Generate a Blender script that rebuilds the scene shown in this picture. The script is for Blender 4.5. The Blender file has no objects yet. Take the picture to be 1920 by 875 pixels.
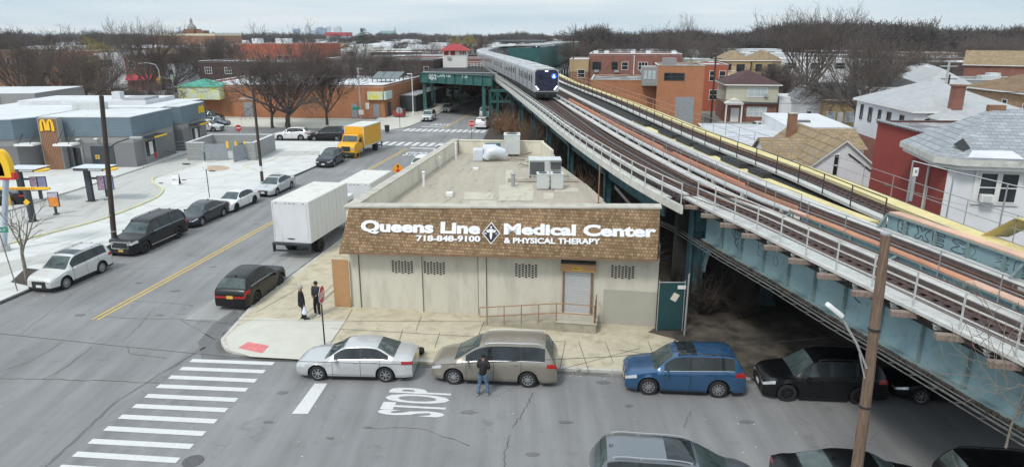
import bpy, bmesh, math, random
import numpy as np
from mathutils import Vector, Matrix
sc = bpy.context.scene
C = sc.collection
R = math.radians
# ------------------------------------------------------------------ camera, sky, sun, exposure
F = 1280.0; PIT = math.atan(372.5/1280); SP, CP = math.sin(PIT), math.cos(PIT); H0 = 13.6
cam = bpy.data.cameras.new('camera'); cam.lens = 24.0; cam.sensor_width = 36.0
cam.clip_start = 0.1; cam.clip_end = 9000
co = bpy.data.objects.new('camera', cam); C.objects.link(co)
co.location = (0, 0, H0); co.rotation_euler = (math.pi/2-PIT, 0, 0)
sc.camera = co
SUN_EL, SUN_AZ = R(52), R(215)      # azimuth clockwise from +Y
w = bpy.data.worlds.new('World'); sc.world = w; w.use_nodes = True
nt = w.node_tree; nt.nodes.clear(); N = nt.nodes.new; Lk = nt.links.new
out = N('ShaderNodeOutputWorld'); bg = N('ShaderNodeBackground'); bg.inputs[1].default_value = 1.0
sky = N('ShaderNodeTexSky'); sky.sky_type = 'NISHITA'; sky.sun_disc = False
sky.sun_elevation = SUN_EL; sky.sun_rotation = SUN_AZ; sky.altitude = 50; sky.dust_density = 2.5
sk = N('ShaderNodeVectorMath'); sk.operation = 'SCALE'; sk.inputs['Scale'].default_value = 0.085
Lk(sky.outputs[0], sk.inputs[0])
tc = N('ShaderNodeTexCoord'); mp = N('ShaderNodeMapping'); mp.inputs['Scale'].default_value = (1.6, 1.6, 22)
Lk(tc.outputs['Generated'], mp.inputs[0])
nz = N('ShaderNodeTexNoise'); nz.inputs['Scale'].default_value = 1.5; nz.inputs['Detail'].default_value = 5; nz.inputs['Roughness'].default_value = .5
Lk(mp.outputs[0], nz.inputs['Vector'])
cr = N('ShaderNodeValToRGB'); cr.color_ramp.elements[0].position = .36; cr.color_ramp.elements[1].position = .68
cr.color_ramp.elements[0].color = (.50, .63, .715, 1); cr.color_ramp.elements[1].color = (.76, .80, .82, 1)
Lk(nz.outputs['Fac'], cr.inputs[0])
mx = N('ShaderNodeMix'); mx.data_type = 'RGBA'; mx.inputs[0].default_value = .86
Lk(sk.outputs[0], mx.inputs[6]); Lk(cr.outputs[0], mx.inputs[7])
# the overcast deck is brighter overhead than at the horizon
sp = N('ShaderNodeSeparateXYZ'); Lk(tc.outputs['Generated'], sp.inputs[0])
mr = N('ShaderNodeMapRange'); mr.inputs['From Min'].default_value = 0.05; mr.inputs['From Max'].default_value = .8
mr.inputs['To Min'].default_value = 1.0; mr.inputs['To Max'].default_value = 1.3; Lk(sp.outputs['Z'], mr.inputs['Value'])
s2 = N('ShaderNodeVectorMath'); s2.operation = 'SCALE'; Lk(mx.outputs[2], s2.inputs[0]); Lk(mr.outputs[0], s2.inputs['Scale'])
Lk(s2.outputs[0], bg.inputs[0]); Lk(bg.outputs[0], out.inputs[0])
sun = bpy.data.lights.new('sun', 'SUN'); sun.energy = 1.5; sun.angle = R(11); sun.color = (1, .96, .9)
so = bpy.data.objects.new('sun', sun); C.objects.link(so)
sd = Vector((math.sin(SUN_AZ)*math.cos(SUN_EL), math.cos(SUN_AZ)*math.cos(SUN_EL), math.sin(SUN_EL)))
so.rotation_euler = sd.to_track_quat('Z', 'Y').to_euler()
vs = sc.view_settings; vs.view_transform = 'Standard'; vs.look = 'None'; vs.gamma = 1; vs.use_curve_mapping = False
vs.exposure = 0.40
# ------------------------------------------------------------------ from photo measurements to metres
def G(px, py, z=0.0):
    u = px-960; v = py-437.5; t = (H0-z)/(F*SP+v*CP)
    return Vector((u*t, (F*CP-v*SP)*t, z))
def AT(px, py, Y):
    u = px-960; v = py-437.5; t = Y/(F*CP-v*SP)
    return Vector((u*t, Y, H0-(F*SP+v*CP)*t))
def ZY(py, Y): return AT(960, py, Y).z
GR = R(-8.4)                                    # street grid
DA = Vector((.146, .989, 0)); DR = Vector((.989, -.146, 0))
def xl(y): return -26.87+(y-33.36)*.155         # left kerb of the avenue
def xr(y): return -13.46+(y-33.43)*.1475        # right kerb
# ------------------------------------------------------------------ mesh builder
class MB:
    def __init__(s): s.v = []; s.f = []; s.m = []; s.cur = 0
    def vs(s, pts):
        b = len(s.v); s.v += [tuple(p) for p in pts]; return b
    def face(s, idx): s.f.append(tuple(idx)); s.m.append(s.cur)
    def poly(s, pts):
        b = s.vs(pts); s.face(range(b, b+len(pts))); return s
    def box(s, x0, y0, z0, x1, y1, z1):
        b = s.vs([(x0,y0,z0),(x1,y0,z0),(x1,y1,z0),(x0,y1,z0),(x0,y0,z1),(x1,y0,z1),(x1,y1,z1),(x0,y1,z1)])
        for q in ((0,3,2,1),(4,5,6,7),(0,1,5,4),(1,2,6,5),(2,3,7,6),(3,0,4,7)): s.face([b+i for i in q])
        return s
    def cb(s, c, d, rz=0, ry=0, rx=0):
        M = Matrix.Translation(c) @ Matrix.Rotation(rz, 4, 'Z') @ Matrix.Rotation(ry, 4, 'Y') @ Matrix.Rotation(rx, 4, 'X')
        k = len(s.v); s.box(-d[0]/2,-d[1]/2,-d[2]/2,d[0]/2,d[1]/2,d[2]/2)
        for i in range(k, len(s.v)): s.v[i] = tuple(M @ Vector(s.v[i]))
        return s
    def prism(s, p2, z0, z1, cap=True):
        n = len(p2); f0 = z0 if callable(z0) else (lambda x, y: z0); f1 = z1 if callable(z1) else (lambda x, y: z1)
        b = s.vs([(p[0],p[1],f0(p[0],p[1])) for p in p2]+[(p[0],p[1],f1(p[0],p[1])) for p in p2])
        for i in range(n): j = (i+1) % n; s.face((b+i, b+j, b+n+j, b+n+i))
        if cap: s.face([b+n+i for i in range(n)]); s.face([b+n-1-i for i in range(n)])
        return s
    def bar(s, a, b, w=.05, h=None):
        a = Vector(a); b = Vector(b); d = b-a; L = d.length
        if L < 1e-6: return s
        h = h or w; q = d.to_track_quat('X', 'Z'); M = Matrix.Translation((a+b)/2) @ q.to_matrix().to_4x4()
        k = len(s.v); s.box(-L/2,-w/2,-h/2,L/2,w/2,h/2)
        for i in range(k, len(s.v)): s.v[i] = tuple(M @ Vector(s.v[i]))
        return s
    def tube(s, pts, r, n=6, cap=True):
        pts = [Vector(p) for p in pts]; m = len(pts); b0 = len(s.v)
        rr = r if isinstance(r, (list, tuple)) else [r]*m
        up = None
        for i, p in enumerate(pts):
            d = (pts[min(i+1, m-1)]-pts[max(i-1, 0)]).normalized()
            if up is None:
                up = Vector((0,0,1)) if abs(d.z) < .9 else Vector((1,0,0))
            a = d.cross(up).normalized(); c = a.cross(d).normalized(); up = c
            s.vs([p+a*math.cos(2*math.pi*k/n)*rr[i]+c*math.sin(2*math.pi*k/n)*rr[i] for k in range(n)])
        for i in range(m-1):
            for k in range(n):
                k2 = (k+1) % n
                s.face((b0+i*n+k, b0+i*n+k2, b0+(i+1)*n+k2, b0+(i+1)*n+k))
        if cap:
            s.face([b0+k for k in range(n)]); s.face([b0+(m-1)*n+n-1-k for k in range(n)])
        return s
    def lathe(s, prof, c=(0,0,0), n=16, axis='z', cap=True):
        b = len(s.v); m = len(prof)
        for (r, h) in prof:
            for k in range(n):
                a = 2*math.pi*k/n; x, y = r*math.cos(a), r*math.sin(a)
                p = (x, y, h) if axis == 'z' else ((x, h, y) if axis == 'y' else (h, x, y))
                s.v.append((p[0]+c[0], p[1]+c[1], p[2]+c[2]))
        for i in range(m-1):
            for k in range(n):
                k2 = (k+1) % n; s.face((b+i*n+k, b+i*n+k2, b+(i+1)*n+k2, b+(i+1)*n+k))
        if cap and prof[0][0] > 1e-4: s.face([b+k for k in range(n)])
        if cap and prof[-1][0] > 1e-4: s.face([b+(m-1)*n+k for k in range(n)])
        return s
    def strip(s, A, B):
        b = s.vs(A); c = s.vs(B)
        for i in range(len(A)-1): s.face((b+i, b+i+1, c+i+1, c+i))
        return s
    def build(s, name, mat, parent=None, off=(0,0,0), smooth=False, bevel=0, fix=True, sharp=35):
        me = bpy.data.meshes.new(name)
        ox, oy, oz = off
        me.from_pydata([(a-ox, b-oy, c-oz) for a, b, c in s.v], [], s.f)
        mats = mat if isinstance(mat, (list, tuple)) else [mat]
        for q in mats: me.materials.append(q)
        if len(mats) > 1: me.polygons.foreach_set('material_index', s.m)
        if fix or bevel:
            bm = bmesh.new(); bm.from_mesh(me)
            if bevel:
                bmesh.ops.remove_doubles(bm, verts=bm.verts, dist=1e-5)
                bmesh.ops.bevel(bm, geom=[e for e in bm.edges if len(e.link_faces) == 2 and e.calc_face_angle(0) > .5], offset=bevel, segments=2, affect='EDGES', profile=.6)
            if fix: bmesh.ops.recalc_face_normals(bm, faces=bm.faces)
            bm.to_mesh(me); bm.free()
        uvbox(me)
        if smooth:
            me.shade_smooth()
            if sharp: me.set_sharp_from_angle(angle=R(sharp))
        o = bpy.data.objects.new(name, me); C.objects.link(o)
        if parent is not None: o.parent = parent
        else: o.location = off
        return o
def uvbox(me):
    n = len(me.polygons)
    if n == 0: return
    uv = me.uv_layers.new(name='UV')
    nl = len(me.loops)
    vi = np.empty(nl, dtype=np.int32); me.loops.foreach_get('vertex_index', vi)
    cov = np.empty(len(me.vertices)*3); me.vertices.foreach_get('co', cov); cov = cov.reshape(-1, 3)
    ls = np.empty(n, dtype=np.int32); lt = np.empty(n, dtype=np.int32)
    me.polygons.foreach_get('loop_start', ls); me.polygons.foreach_get('loop_total', lt)
    nr = np.empty(n*3); me.polygons.foreach_get('normal', nr); nr = nr.reshape(-1, 3)
    fi = np.repeat(np.arange(n), lt); nn = nr[fi]; p = cov[vi]
    hx = np.hypot(nn[:, 0], nn[:, 1]); flat = hx < .05; hx[flat] = 1
    tx = -nn[:, 1]/hx; ty = nn[:, 0]/hx
    tx[flat] = 1; ty[flat] = 0
    u = p[:, 0]*tx+p[:, 1]*ty
    bx = -ty*nn[:, 2]; by = tx*nn[:, 2]; bz = nn[:, 0]*ty-nn[:, 1]*tx
    v = np.abs(1)*(p[:, 0]*bx+p[:, 1]*by-p[:, 2]*bz)
    v[flat] = p[flat, 1]
    uv.data.foreach_set('uv', np.stack([u, v], 1).ravel())
# ------------------------------------------------------------------ scene objects
def thing(name, label, cat, loc=(0,0,0), rz=0, group=None):
    o = bpy.data.objects.new(name, None); C.objects.link(o); o.empty_display_size = .3
    o.location = loc; o.rotation_euler = (0, 0, rz); o['label'] = label; o['category'] = cat
    if group: o['group'] = group
    return o
def tag(o, label, cat, group=None, kind=None):
    o['label'] = label; o['category'] = cat
    if group: o['group'] = group
    if kind: o['kind'] = kind
    return o
def struct(o): o['kind'] = 'structure'; return o
def dup(root, loc=None, rz=None, label=None, group=None, scale=None):
    def cp(o, par):
        c = o.copy(); C.objects.link(c); c.parent = par
        for ch in o.children: cp(ch, c)
        return c
    r = cp(root, None)
    if loc is not None: r.location = loc
    if rz is not None: r.rotation_euler = (0, 0, rz)
    if scale: r.scale = (scale,)*3 if not isinstance(scale, tuple) else scale
    if label: r['label'] = label
    if group: r['group'] = group
    return r
# ------------------------------------------------------------------ materials
MC = {}
def mat(key, col, rough=.8, metal=0, var=.12, vs_=3.0, col2=None, bump=0, bs=40, spec=.5, emit=0, stain=None, stain_s=.6, stain_t=(.55,.7), stretch=None, coat=0, noise2=0):
    if key in MC: return MC[key]
    m = bpy.data.materials.new(key); m.use_nodes = True; n = m.node_tree; b = n.nodes['Principled BSDF']
    b.inputs['Roughness'].default_value = rough; b.inputs['Metallic'].default_value = metal
    b.inputs['Specular IOR Level'].default_value = spec
    if coat: b.inputs['Coat Weight'].default_value = coat; b.inputs['Coat Roughness'].default_value = .05
    tcn = n.nodes.new('ShaderNodeTexCoord'); src = tcn.outputs['Object']
    if stretch:
        mpn = n.nodes.new('ShaderNodeMapping'); mpn.inputs['Scale'].default_value = stretch
        n.links.new(src, mpn.inputs[0]); src = mpn.outputs[0]
    def noise(scale, det=5, rg=.6):
        t = n.nodes.new('ShaderNodeTexNoise'); t.inputs['Scale'].default_value = scale
        t.inputs['Detail'].default_value = det; t.inputs['Roughness'].default_value = rg
        n.links.new(src, t.inputs['Vector']); return t
    cs = None
    if var or col2:
        t = noise(vs_); rp = n.nodes.new('ShaderNodeValToRGB')
        c2 = col2 or tuple(min(1, c*(1+var)) for c in col)
        c1 = col if col2 else tuple(c*(1-var) for c in col)
        rp.color_ramp.elements[0].position = .3; rp.color_ramp.elements[1].position = .7
        rp.color_ramp.elements[0].color = (*c1, 1); rp.color_ramp.elements[1].color = (*c2, 1)
        n.links.new(t.outputs['Fac'], rp.inputs[0]); cs = rp.outputs[0]
    else: b.inputs['Base Color'].default_value = (*col, 1)
    if stain:
        t = noise(stain_s, 7, .65); rp = n.nodes.new('ShaderNodeValToRGB')
        rp.color_ramp.elements[0].position = stain_t[0]; rp.color_ramp.elements[1].position = stain_t[1]
        n.links.new(t.outputs['Fac'], rp.inputs[0])
        mxn = n.nodes.new('ShaderNodeMix'); mxn.data_type = 'RGBA'; n.links.new(rp.outputs[0], mxn.inputs[0])
        if cs: n.links.new(cs, mxn.inputs[6])
        else: mxn.inputs[6].default_value = (*col, 1)
        mxn.inputs[7].default_value = (*stain, 1); cs = mxn.outputs[2]
    if noise2:
        t = noise(60, 3, .8); mxn = n.nodes.new('ShaderNodeMix'); mxn.data_type = 'RGBA'; mxn.blend_type = 'MULTIPLY'
        rp = n.nodes.new('ShaderNodeValToRGB'); rp.color_ramp.elements[0].position = .35; rp.color_ramp.elements[1].position = .6
        rp.color_ramp.elements[0].color = (1-noise2,)*3+(1,); rp.color_ramp.elements[1].color = (1,1,1,1)
        n.links.new(t.outputs['Fac'], rp.inputs[0]); mxn.inputs[0].default_value = 1
        if cs: n.links.new(cs, mxn.inputs[6])
        else: mxn.inputs[6].default_value = (*col, 1)
        n.links.new(rp.outputs[0], mxn.inputs[7]); cs = mxn.outputs[2]
    if cs: n.links.new(cs, b.inputs['Base Color'])
    if bump:
        t = noise(bs, 4, .6); bn = n.nodes.new('ShaderNodeBump'); bn.inputs['Strength'].default_value = bump; bn.inputs['Distance'].default_value = .02
        n.links.new(t.outputs['Fac'], bn.inputs['Height']); n.links.new(bn.outputs[0], b.inputs['Normal'])
    if emit:
        b.inputs['Emission Color'].default_value = (*col, 1); b.inputs['Emission Strength'].default_value = emit
    MC[key] = m; return m
def brickmat(key, c1, c2, mortar, w=.22, h=.075, ms=.012, rough=.9, bias=0, stain=None, offs=.5, var=.25, bump=.3, squash=0):
    if key in MC: return MC[key]
    m = bpy.data.materials.new(key); m.use_nodes = True; n = m.node_tree; b = n.nodes['Principled BSDF']
    b.inputs['Roughness'].default_value = rough; b.inputs['Specular IOR Level'].default_value = .3
    tcn = n.nodes.new('ShaderNodeTexCoord'); t = n.nodes.new('ShaderNodeTexBrick')
    t.inputs['Color1'].default_value = (*c1, 1); t.inputs['Color2'].default_value = (*c2, 1); t.inputs['Mortar'].default_value = (*mortar, 1)
    t.inputs['Scale'].default_value = 1; t.inputs['Mortar Size'].default_value = ms; t.inputs['Mortar Smooth'].default_value = .2
    t.inputs['Bias'].default_value = bias; t.inputs['Brick Width'].default_value = w; t.inputs['Row Height'].default_value = h; t.offset = offs
    n.links.new(tcn.outputs['UV'], t.inputs['Vector'])
    nn = n.nodes.new('ShaderNodeTexNoise'); nn.inputs['Scale'].default_value = .9; nn.inputs['Detail'].default_value = 6
    n.links.new(tcn.outputs['Object'], nn.inputs['Vector'])
    rp = n.nodes.new('ShaderNodeValToRGB'); rp.color_ramp.elements[0].color = (1-var,)*3+(1,); rp.color_ramp.elements[1].color = (1+var*.4,)*3+(1,)
    rp.color_ramp.elements[0].position = .3; rp.color_ramp.elements[1].position = .7
    n.links.new(nn.outputs['Fac'], rp.inputs[0])
    mxn = n.nodes.new('ShaderNodeMix'); mxn.data_type = 'RGBA'; mxn.blend_type = 'MULTIPLY'; mxn.inputs[0].default_value = 1
    n.links.new(t.outputs['Color'], mxn.inputs[6]); n.links.new(rp.outputs[0], mxn.inputs[7]); n.links.new(mxn.outputs[2], b.inputs['Base Color'])
    if bump:
        bn = n.nodes.new('ShaderNodeBump'); bn.inputs['Strength'].default_value = bump; bn.inputs['Distance'].default_value = .01; bn.invert = True
        n.links.new(t.outputs['Fac'], bn.inputs['Height']); n.links.new(bn.outputs[0], b.inputs['Normal'])
    MC[key] = m; return m
def asphalt(key, base, crackw=.010, scale=.28, seams=True, vcol=None):
    m = bpy.data.materials.new(key); m.use_nodes = True; n = m.node_tree; b = n.nodes['Principled BSDF']
    b.inputs['Roughness'].default_value = .9; b.inputs['Specular IOR Level'].default_value = .3
    L = n.links.new; nd = n.nodes.new
    tcn = nd('ShaderNodeTexCoord')
    def noise(s, d=6, r=.6, st=None, src=None):
        t = nd('ShaderNodeTexNoise'); t.inputs['Scale'].default_value = s; t.inputs['Detail'].default_value = d; t.inputs['Roughness'].default_value = r
        if st:
            q = nd('ShaderNodeMapping'); q.inputs['Scale'].default_value = st; q.inputs['Rotation'].default_value = (0, 0, R(8.4)); L(tcn.outputs['Object'], q.inputs[0]); L(q.outputs[0], t.inputs['Vector'])
        else: L(src or tcn.outputs['Object'], t.inputs['Vector'])
        return t
    def ramp(src, p0, c0, p1, c1):
        r = nd('ShaderNodeValToRGB'); r.color_ramp.elements[0].position = p0; r.color_ramp.elements[1].position = p1
        r.color_ramp.elements[0].color = (*c0, 1); r.color_ramp.elements[1].color = (*c1, 1); L(src, r.inputs[0]); return r.outputs[0]
    def mul(a, bb):
        x = nd('ShaderNodeMix'); x.data_type = 'RGBA'; x.blend_type = 'MULTIPLY'; x.inputs[0].default_value = 1
        L(a, x.inputs[6]); L(bb, x.inputs[7]); return x.outputs[2]
    c = ramp(noise(.16, 5, .55).outputs['Fac'], .32, tuple(k*.86 for k in base), .68, tuple(k*1.12 for k in base))
    c = mul(c, ramp(noise(.5, 6, .6, (3, .25, 1)).outputs['Fac'], .3, (.80,)*3, .7, (1.08,)*3))
    c = mul(c, ramp(noise(.8, 8, .7).outputs['Fac'], .30, (.76,)*3, .42, (1,)*3))
    c = mul(c, ramp(noise(45, 3, .9).outputs['Fac'], .3, (.78,)*3, .7, (1.16,)*3))
    c = mul(c, ramp(noise(3.2, 8, .75).outputs['Fac'], .24, (.62,)*3, .34, (1,)*3))
    # cracks: thin lines where a warped voronoi's cell edges run
    w_ = noise(.9, 6, .6); add = nd('ShaderNodeVectorMath'); add.operation = 'MULTIPLY_ADD'
    L(w_.outputs['Color'], add.inputs[0]); add.inputs[1].default_value = (1.6, 1.6, 0); L(tcn.outputs['Object'], add.inputs[2])
    vo = nd('ShaderNodeTexVoronoi'); vo.feature = 'DISTANCE_TO_EDGE'; vo.inputs['Scale'].default_value = scale; L(add.outputs[0], vo.inputs['Vector'])
    ck = ramp(vo.outputs['Distance'], crackw*.2, (.68,)*3, crackw*.6, (1,)*3)
    msk = ramp(noise(.11, 3, .5).outputs['Fac'], .56, (0,)*3, .62, (1,)*3)
    x = nd('ShaderNodeMix'); x.data_type = 'RGBA'; L(msk, x.inputs[0]); x.inputs[6].default_value = (1,1,1,1); L(ck, x.inputs[7])
    c = mul(c, x.outputs[2])
    L(c, b.inputs['Base Color'])
    bn = nd('ShaderNodeBump'); bn.inputs['Strength'].default_value = .25; bn.inputs['Distance'].default_value = .01
    L(noise(70, 3, .8).outputs['Fac'], bn.inputs['Height']); L(bn.outputs[0], b.inputs['Normal'])
    MC[key] = m; return m
def M(k): return MC[k]
mat('white_paint', (.60,.60,.60), .7, var=.06, vs_=6, stain=(.42,.42,.42), stain_s=5, stain_t=(.62,.72))
mat('yellow_paint', (.62,.42,.08), .7, var=.1, stain=(.33,.28,.16), stain_s=4, stain_t=(.55,.7))
mat('faded_yellow', (.62,.58,.30), .8, var=.1, stain=(.5,.49,.42), stain_s=1.5, stain_t=(.45,.6))
mat('black', (.012,.012,.014), .5, var=0)
mat('black_metal', (.025,.027,.03), .45, var=.2)
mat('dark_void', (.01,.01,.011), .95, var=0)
mat('galv', (.42,.43,.44), .5, .5, var=.1)
mat('white_trim', (.74,.74,.72), .6, var=.04)
mat('glass', (.03,.04,.045), .06, var=0, spec=.7)
mat('pane', (.025,.032,.038), .08, var=.6, vs_=.6, spec=.5)
mat('chrome', (.62,.62,.63), .2, 1, var=0)
mat('rubber', (.018,.018,.019), .8, var=.2)
mat('rim', (.5,.5,.52), .3, .8, var=0)
mat('rim_dark', (.05,.05,.055), .35, .6, var=0)
mat('lamp_clear', (.6,.62,.64), .12, .3, var=0)
mat('lamp_red', (.38,.02,.02), .2, var=0)
mat('plate_yellow', (.65,.42,.08), .5, var=0)
mat('plate_white', (.7,.7,.7), .5, var=0)
mat('wood_pole', (.10,.062,.042), .9, var=.35, vs_=4, col2=(.23,.16,.115), bump=.5, bs=8, stretch=(6,6,.5))
mat('dark_pole', (.055,.04,.033), .9, var=.3, vs_=4, stretch=(5,5,.5))
mat('pale_pole', (.36,.36,.35), .8, var=.15)
mat('concrete', (.46,.455,.43), .9, var=.1, vs_=1, stain=(.3,.3,.28), stain_s=1.2, stain_t=(.6,.75), noise2=.12)
mat('red', (.52,.03,.03), .5, var=0)
mat('green_sign', (.02,.25,.17), .5, var=0)
def fit_text(s, width, height, mt, M4, name, parent=None, ext=.02, off=0.0, space=1.0, align_words=False):
    cu = bpy.data.curves.new(name, 'FONT'); cu.body = s; cu.extrude = ext; cu.offset = off; cu.space_character = space; cu.resolution_u = 3
    ob = bpy.data.objects.new('tmp', cu); C.objects.link(ob)
    bpy.context.view_layer.update()
    me = bpy.data.meshes.new_from_object(ob.evaluated_get(bpy.context.evaluated_depsgraph_get()))
    bpy.data.objects.remove(ob)
    n = len(me.vertices); a = np.empty(n*3); me.vertices.foreach_get('co', a); a = a.reshape(-1, 3)
    lo, hi = a.min(0), a.max(0)
    a[:, 0] = (a[:, 0]-(lo[0]+hi[0])/2)*width/(hi[0]-lo[0]); a[:, 1] = (a[:, 1]-(lo[1]+hi[1])/2)*height/(hi[1]-lo[1])
    me.vertices.foreach_set('co', a.ravel()); me.transform(M4); me.materials.clear(); me.materials.append(mt); me.update()
    o = bpy.data.objects.new(name, me); C.objects.link(o)
    if parent is not None: o.parent = parent
    return o
def frame(o, xdir, up, n=None):
    x = Vector(xdir).normalized(); u = Vector(up).normalized(); z = x.cross(u).normalized(); u = z.cross(x)
    return Matrix(((x.x,u.x,z.x,o[0]),(x.y,u.y,z.y,o[1]),(x.z,u.z,z.z,o[2]),(0,0,0,1)))
# ------------------------------------------------------------------ ground, roads, pavements
asphalt('asphalt', (.25,.25,.252)); asphalt('asphalt_side', (.24,.24,.242), .014, .4); asphalt('asphalt_patch', (.17,.17,.172))
asphalt('asphalt_pale', (.33,.33,.32), .012, .5)
mat('earth', (.16,.145,.12), .95, var=.3, vs_=.4, col2=(.26,.25,.23), stain=(.42,.42,.41), stain_s=.05, stain_t=(.5,.6), noise2=.2)
mat('lot_concrete', (.60,.60,.58), .9, var=.07, vs_=.5, stain=(.45,.45,.43), stain_s=.45, stain_t=(.55,.72), noise2=.08)
mat('lane_concrete', (.50,.50,.475), .9, var=.12, vs_=.7, stain=(.36,.355,.33), stain_s=.7, stain_t=(.48,.68), noise2=.12, stretch=(1.6,.35,1))
mat('tan_concrete', (.52,.465,.345), .92, var=.12, vs_=1.1, stain=(.36,.31,.22), stain_s=1.7, stain_t=(.5,.72), noise2=.12)
mat('new_concrete', (.56,.545,.48), .9, var=.06, vs_=1.3, stain=(.44,.42,.36), stain_s=1.2, stain_t=(.6,.75), noise2=.1)
mat('dirt_shade_concrete', (.105,.09,.07), .95, var=.3, vs_=1.2, stain=(.035,.03,.025), stain_s=1.1, stain_t=(.42,.62), noise2=.2)  # dirt plus the shade under the railway, put into the colour
mat('kerb', (.50,.49,.45), .9, var=.2, vs_=2, stain=(.2,.19,.18), stain_s=2, stain_t=(.55,.65))
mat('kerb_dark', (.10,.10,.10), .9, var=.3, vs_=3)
mat('seam', (.10,.095,.085), .95, var=.3)
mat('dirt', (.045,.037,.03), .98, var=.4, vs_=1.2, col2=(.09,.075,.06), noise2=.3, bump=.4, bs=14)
g = MB(); g.poly([(-7000,-300,0),(7000,-300,0),(7000,7500,0),(-7000,7500,0)])
struct(g.build('ground', M('earth'), fix=False))
def by(x): return 27.36-(x+10.81)*.104           # far kerb of the near street
g = MB(); g.poly([(-60,5,.004),(75,-6,.004),(75,by(75)+.05,.004),(-60,by(-60)+.05,.004)]); struct(g.build('near_street', M('asphalt_side'), fix=False))
g = MB()
A = [(xl(y)-.05, y, .008) for y in (2,27,97,103,160,260,420)]; B = [(xr(y)+.05, y, .008) for y in (2,27,97,103,160,260,420)]
g.strip(B, A); struct(g.build('avenue', M('asphalt'), fix=False))
def cs0(x): return 87.2-(x+12)*.148
def cs1(x): return 100.6-(x+12)*.148
g = MB(); g.poly([(-150,cs0(-150)-.1,.004),(90,cs0(90)-.1,.004),(90,cs1(90)+.1,.004),(-150,cs1(-150)+.1,.004)]); struct(g.build('cross_street', M('asphalt_side'), fix=False))
g = MB(); g.poly([(-120,104.5+13,.006),(-19,104.4,.006),(-18,111,.006),(-120,126,.006)]); struct(g.build('side_road', M('asphalt_side'), fix=False))
# paler repaired lane strip by the building, darker corner patch, narrow tar seam
g = MB(); g.poly([G(340,598,.012),G(420,600,.012),G(655,470,.012)+Vector((-.3,0,0)),G(512,478,.012)])
struct(g.build('lane_repair', M('asphalt_pale'), fix=False))
g = MB(); g.strip([G(*p,.014) for p in ((378,672),(372,640),(398,608),(440,580))],[G(*p,.014) for p in ((448,672),(415,650),(417,630),(455,592))])
struct(g.build('tar_patch', M('asphalt_patch'), fix=False))
def crack(pts, wd, name, z=.014, rnd=.05, seed=1, sub=7):
    rr = random.Random(seed); P = []
    for a, b in zip(pts[:-1], pts[1:]):
        a = G(*a, z); b = G(*b, z)
        for i in range(sub): P.append(a.lerp(b, i/sub)+Vector((rr.uniform(-rnd,rnd), rr.uniform(-rnd,rnd), 0)))
    P.append(G(*pts[-1], z)); m = MB(); A = []; B = []
    for i, p in enumerate(P):
        d = (P[min(i+1,len(P)-1)]-P[max(i-1,0)]); n = Vector((-d.y, d.x, 0)).normalized()*wd*rr.uniform(.3,1)*.5
        A.append(p+n); B.append(p-n)
    m.strip(A, B); o = m.build(name, M('asphalt_patch') if wd > .05 else M('seam'), fix=False); struct(o); return o
crack([(84,875),(150,815),(215,755),(300,700),(385,650)], .16, 'tar_seam', rnd=.03)
crack([(0,709),(90,710),(180,713),(300,717)], .05, 'road_crack', seed=3)
crack([(82,710),(120,690),(172,650)], .045, 'road_crack', seed=4)
crack([(0,696),(60,675),(120,640)], .03, 'road_crack', seed=5)
crack([(240,650),(242,662),(312,671)], .045, 'road_crack', seed=6)
crack([(180,592),(260,597),(330,597),(430,606)], .045, 'road_crack', seed=7)
crack([(225,563),(300,566),(362,572)], .035, 'road_crack', seed=8)
crack([(230,640),(262,610),(290,575)], .03, 'road_crack', seed=9)
crack([(960,800),(975,780),(990,755),(1000,735)], .05, 'road_crack', seed=10)
crack([(945,875),(948,840),(957,815)], .04, 'road_crack', seed=11)
crack([(1283,800),(1290,785),(1296,768)], .035, 'road_crack', seed=12)
crack([(690,803),(740,800),(800,805),(880,835)], .03, 'road_crack', seed=13)
crack([(20,640),(150,540),(230,505),(330,500)], .03, 'road_crack', seed=14)
crack([(410,640),(340,600),(420,545),(560,470)], .05, 'road_crack', seed=15, rnd=.02)
# pavements (kerb height .13)
KH = .13
def slab(name, pts, m_, z=KH, edge=None):
    s = MB(); s.prism(pts, -.05, z); o = s.build(name, [m_], None); struct(o); return o
left = [(-31,28.9),(-29,29.3),(-27.7,30.6),(-27.05,32.4)]+[(xl(y), y) for y in (33.5,45,60,75,86)]+[(xl(89)-.4,88.2),(xl(89)-1.6,89.1),(-30,89.9),(-150,107.5),(-150,20)]
slab('parking_lot', left, M('lot_concrete'))
def curve(c, r, a0, a1, n=8): return [(c[0]+r*math.cos(a0+(a1-a0)*i/n), c[1]+r*math.sin(a0+(a1-a0)*i/n)) for i in range(n+1)]
cornerN = [G(415,640).xy, G(417,650).xy, G(424,658).xy, G(440,664).xy, G(465,668).xy, G(500,670).xy]
right = [(xr(86.0), 86.0),(xr(60),60),(xr(45),45),(xr(33),33)]+[tuple(p) for p in cornerN]+[(0,by(0)),(14,by(14)),(14,40),(6,86)]
slab('pavement', [tuple(p) for p in right], M('tan_concrete'))
kb = MB()
kpts = [(xr(86),86)]+[(xr(y),y) for y in (70,55,45,38,33)]+[tuple(p) for p in cornerN]+[(x,by(x)) for x in (-6,0,6,12,30)]
def ribbon(pts, w0, w1, z):
    A = []; B = []
    for i, p in enumerate(pts):
        p = Vector((p[0],p[1],0)); a = Vector((*pts[max(i-1,0)],0)); b = Vector((*pts[min(i+1,len(pts)-1)],0)); d = b-a; n = Vector((-d.y,d.x,0)).normalized()
        A.append(p+n*w0+Vector((0,0,z))); B.append(p+n*w1+Vector((0,0,z)))
    return A, B
A, B = ribbon(kpts, -.015, .16, KH+.004); kb.strip(A, B)
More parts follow.
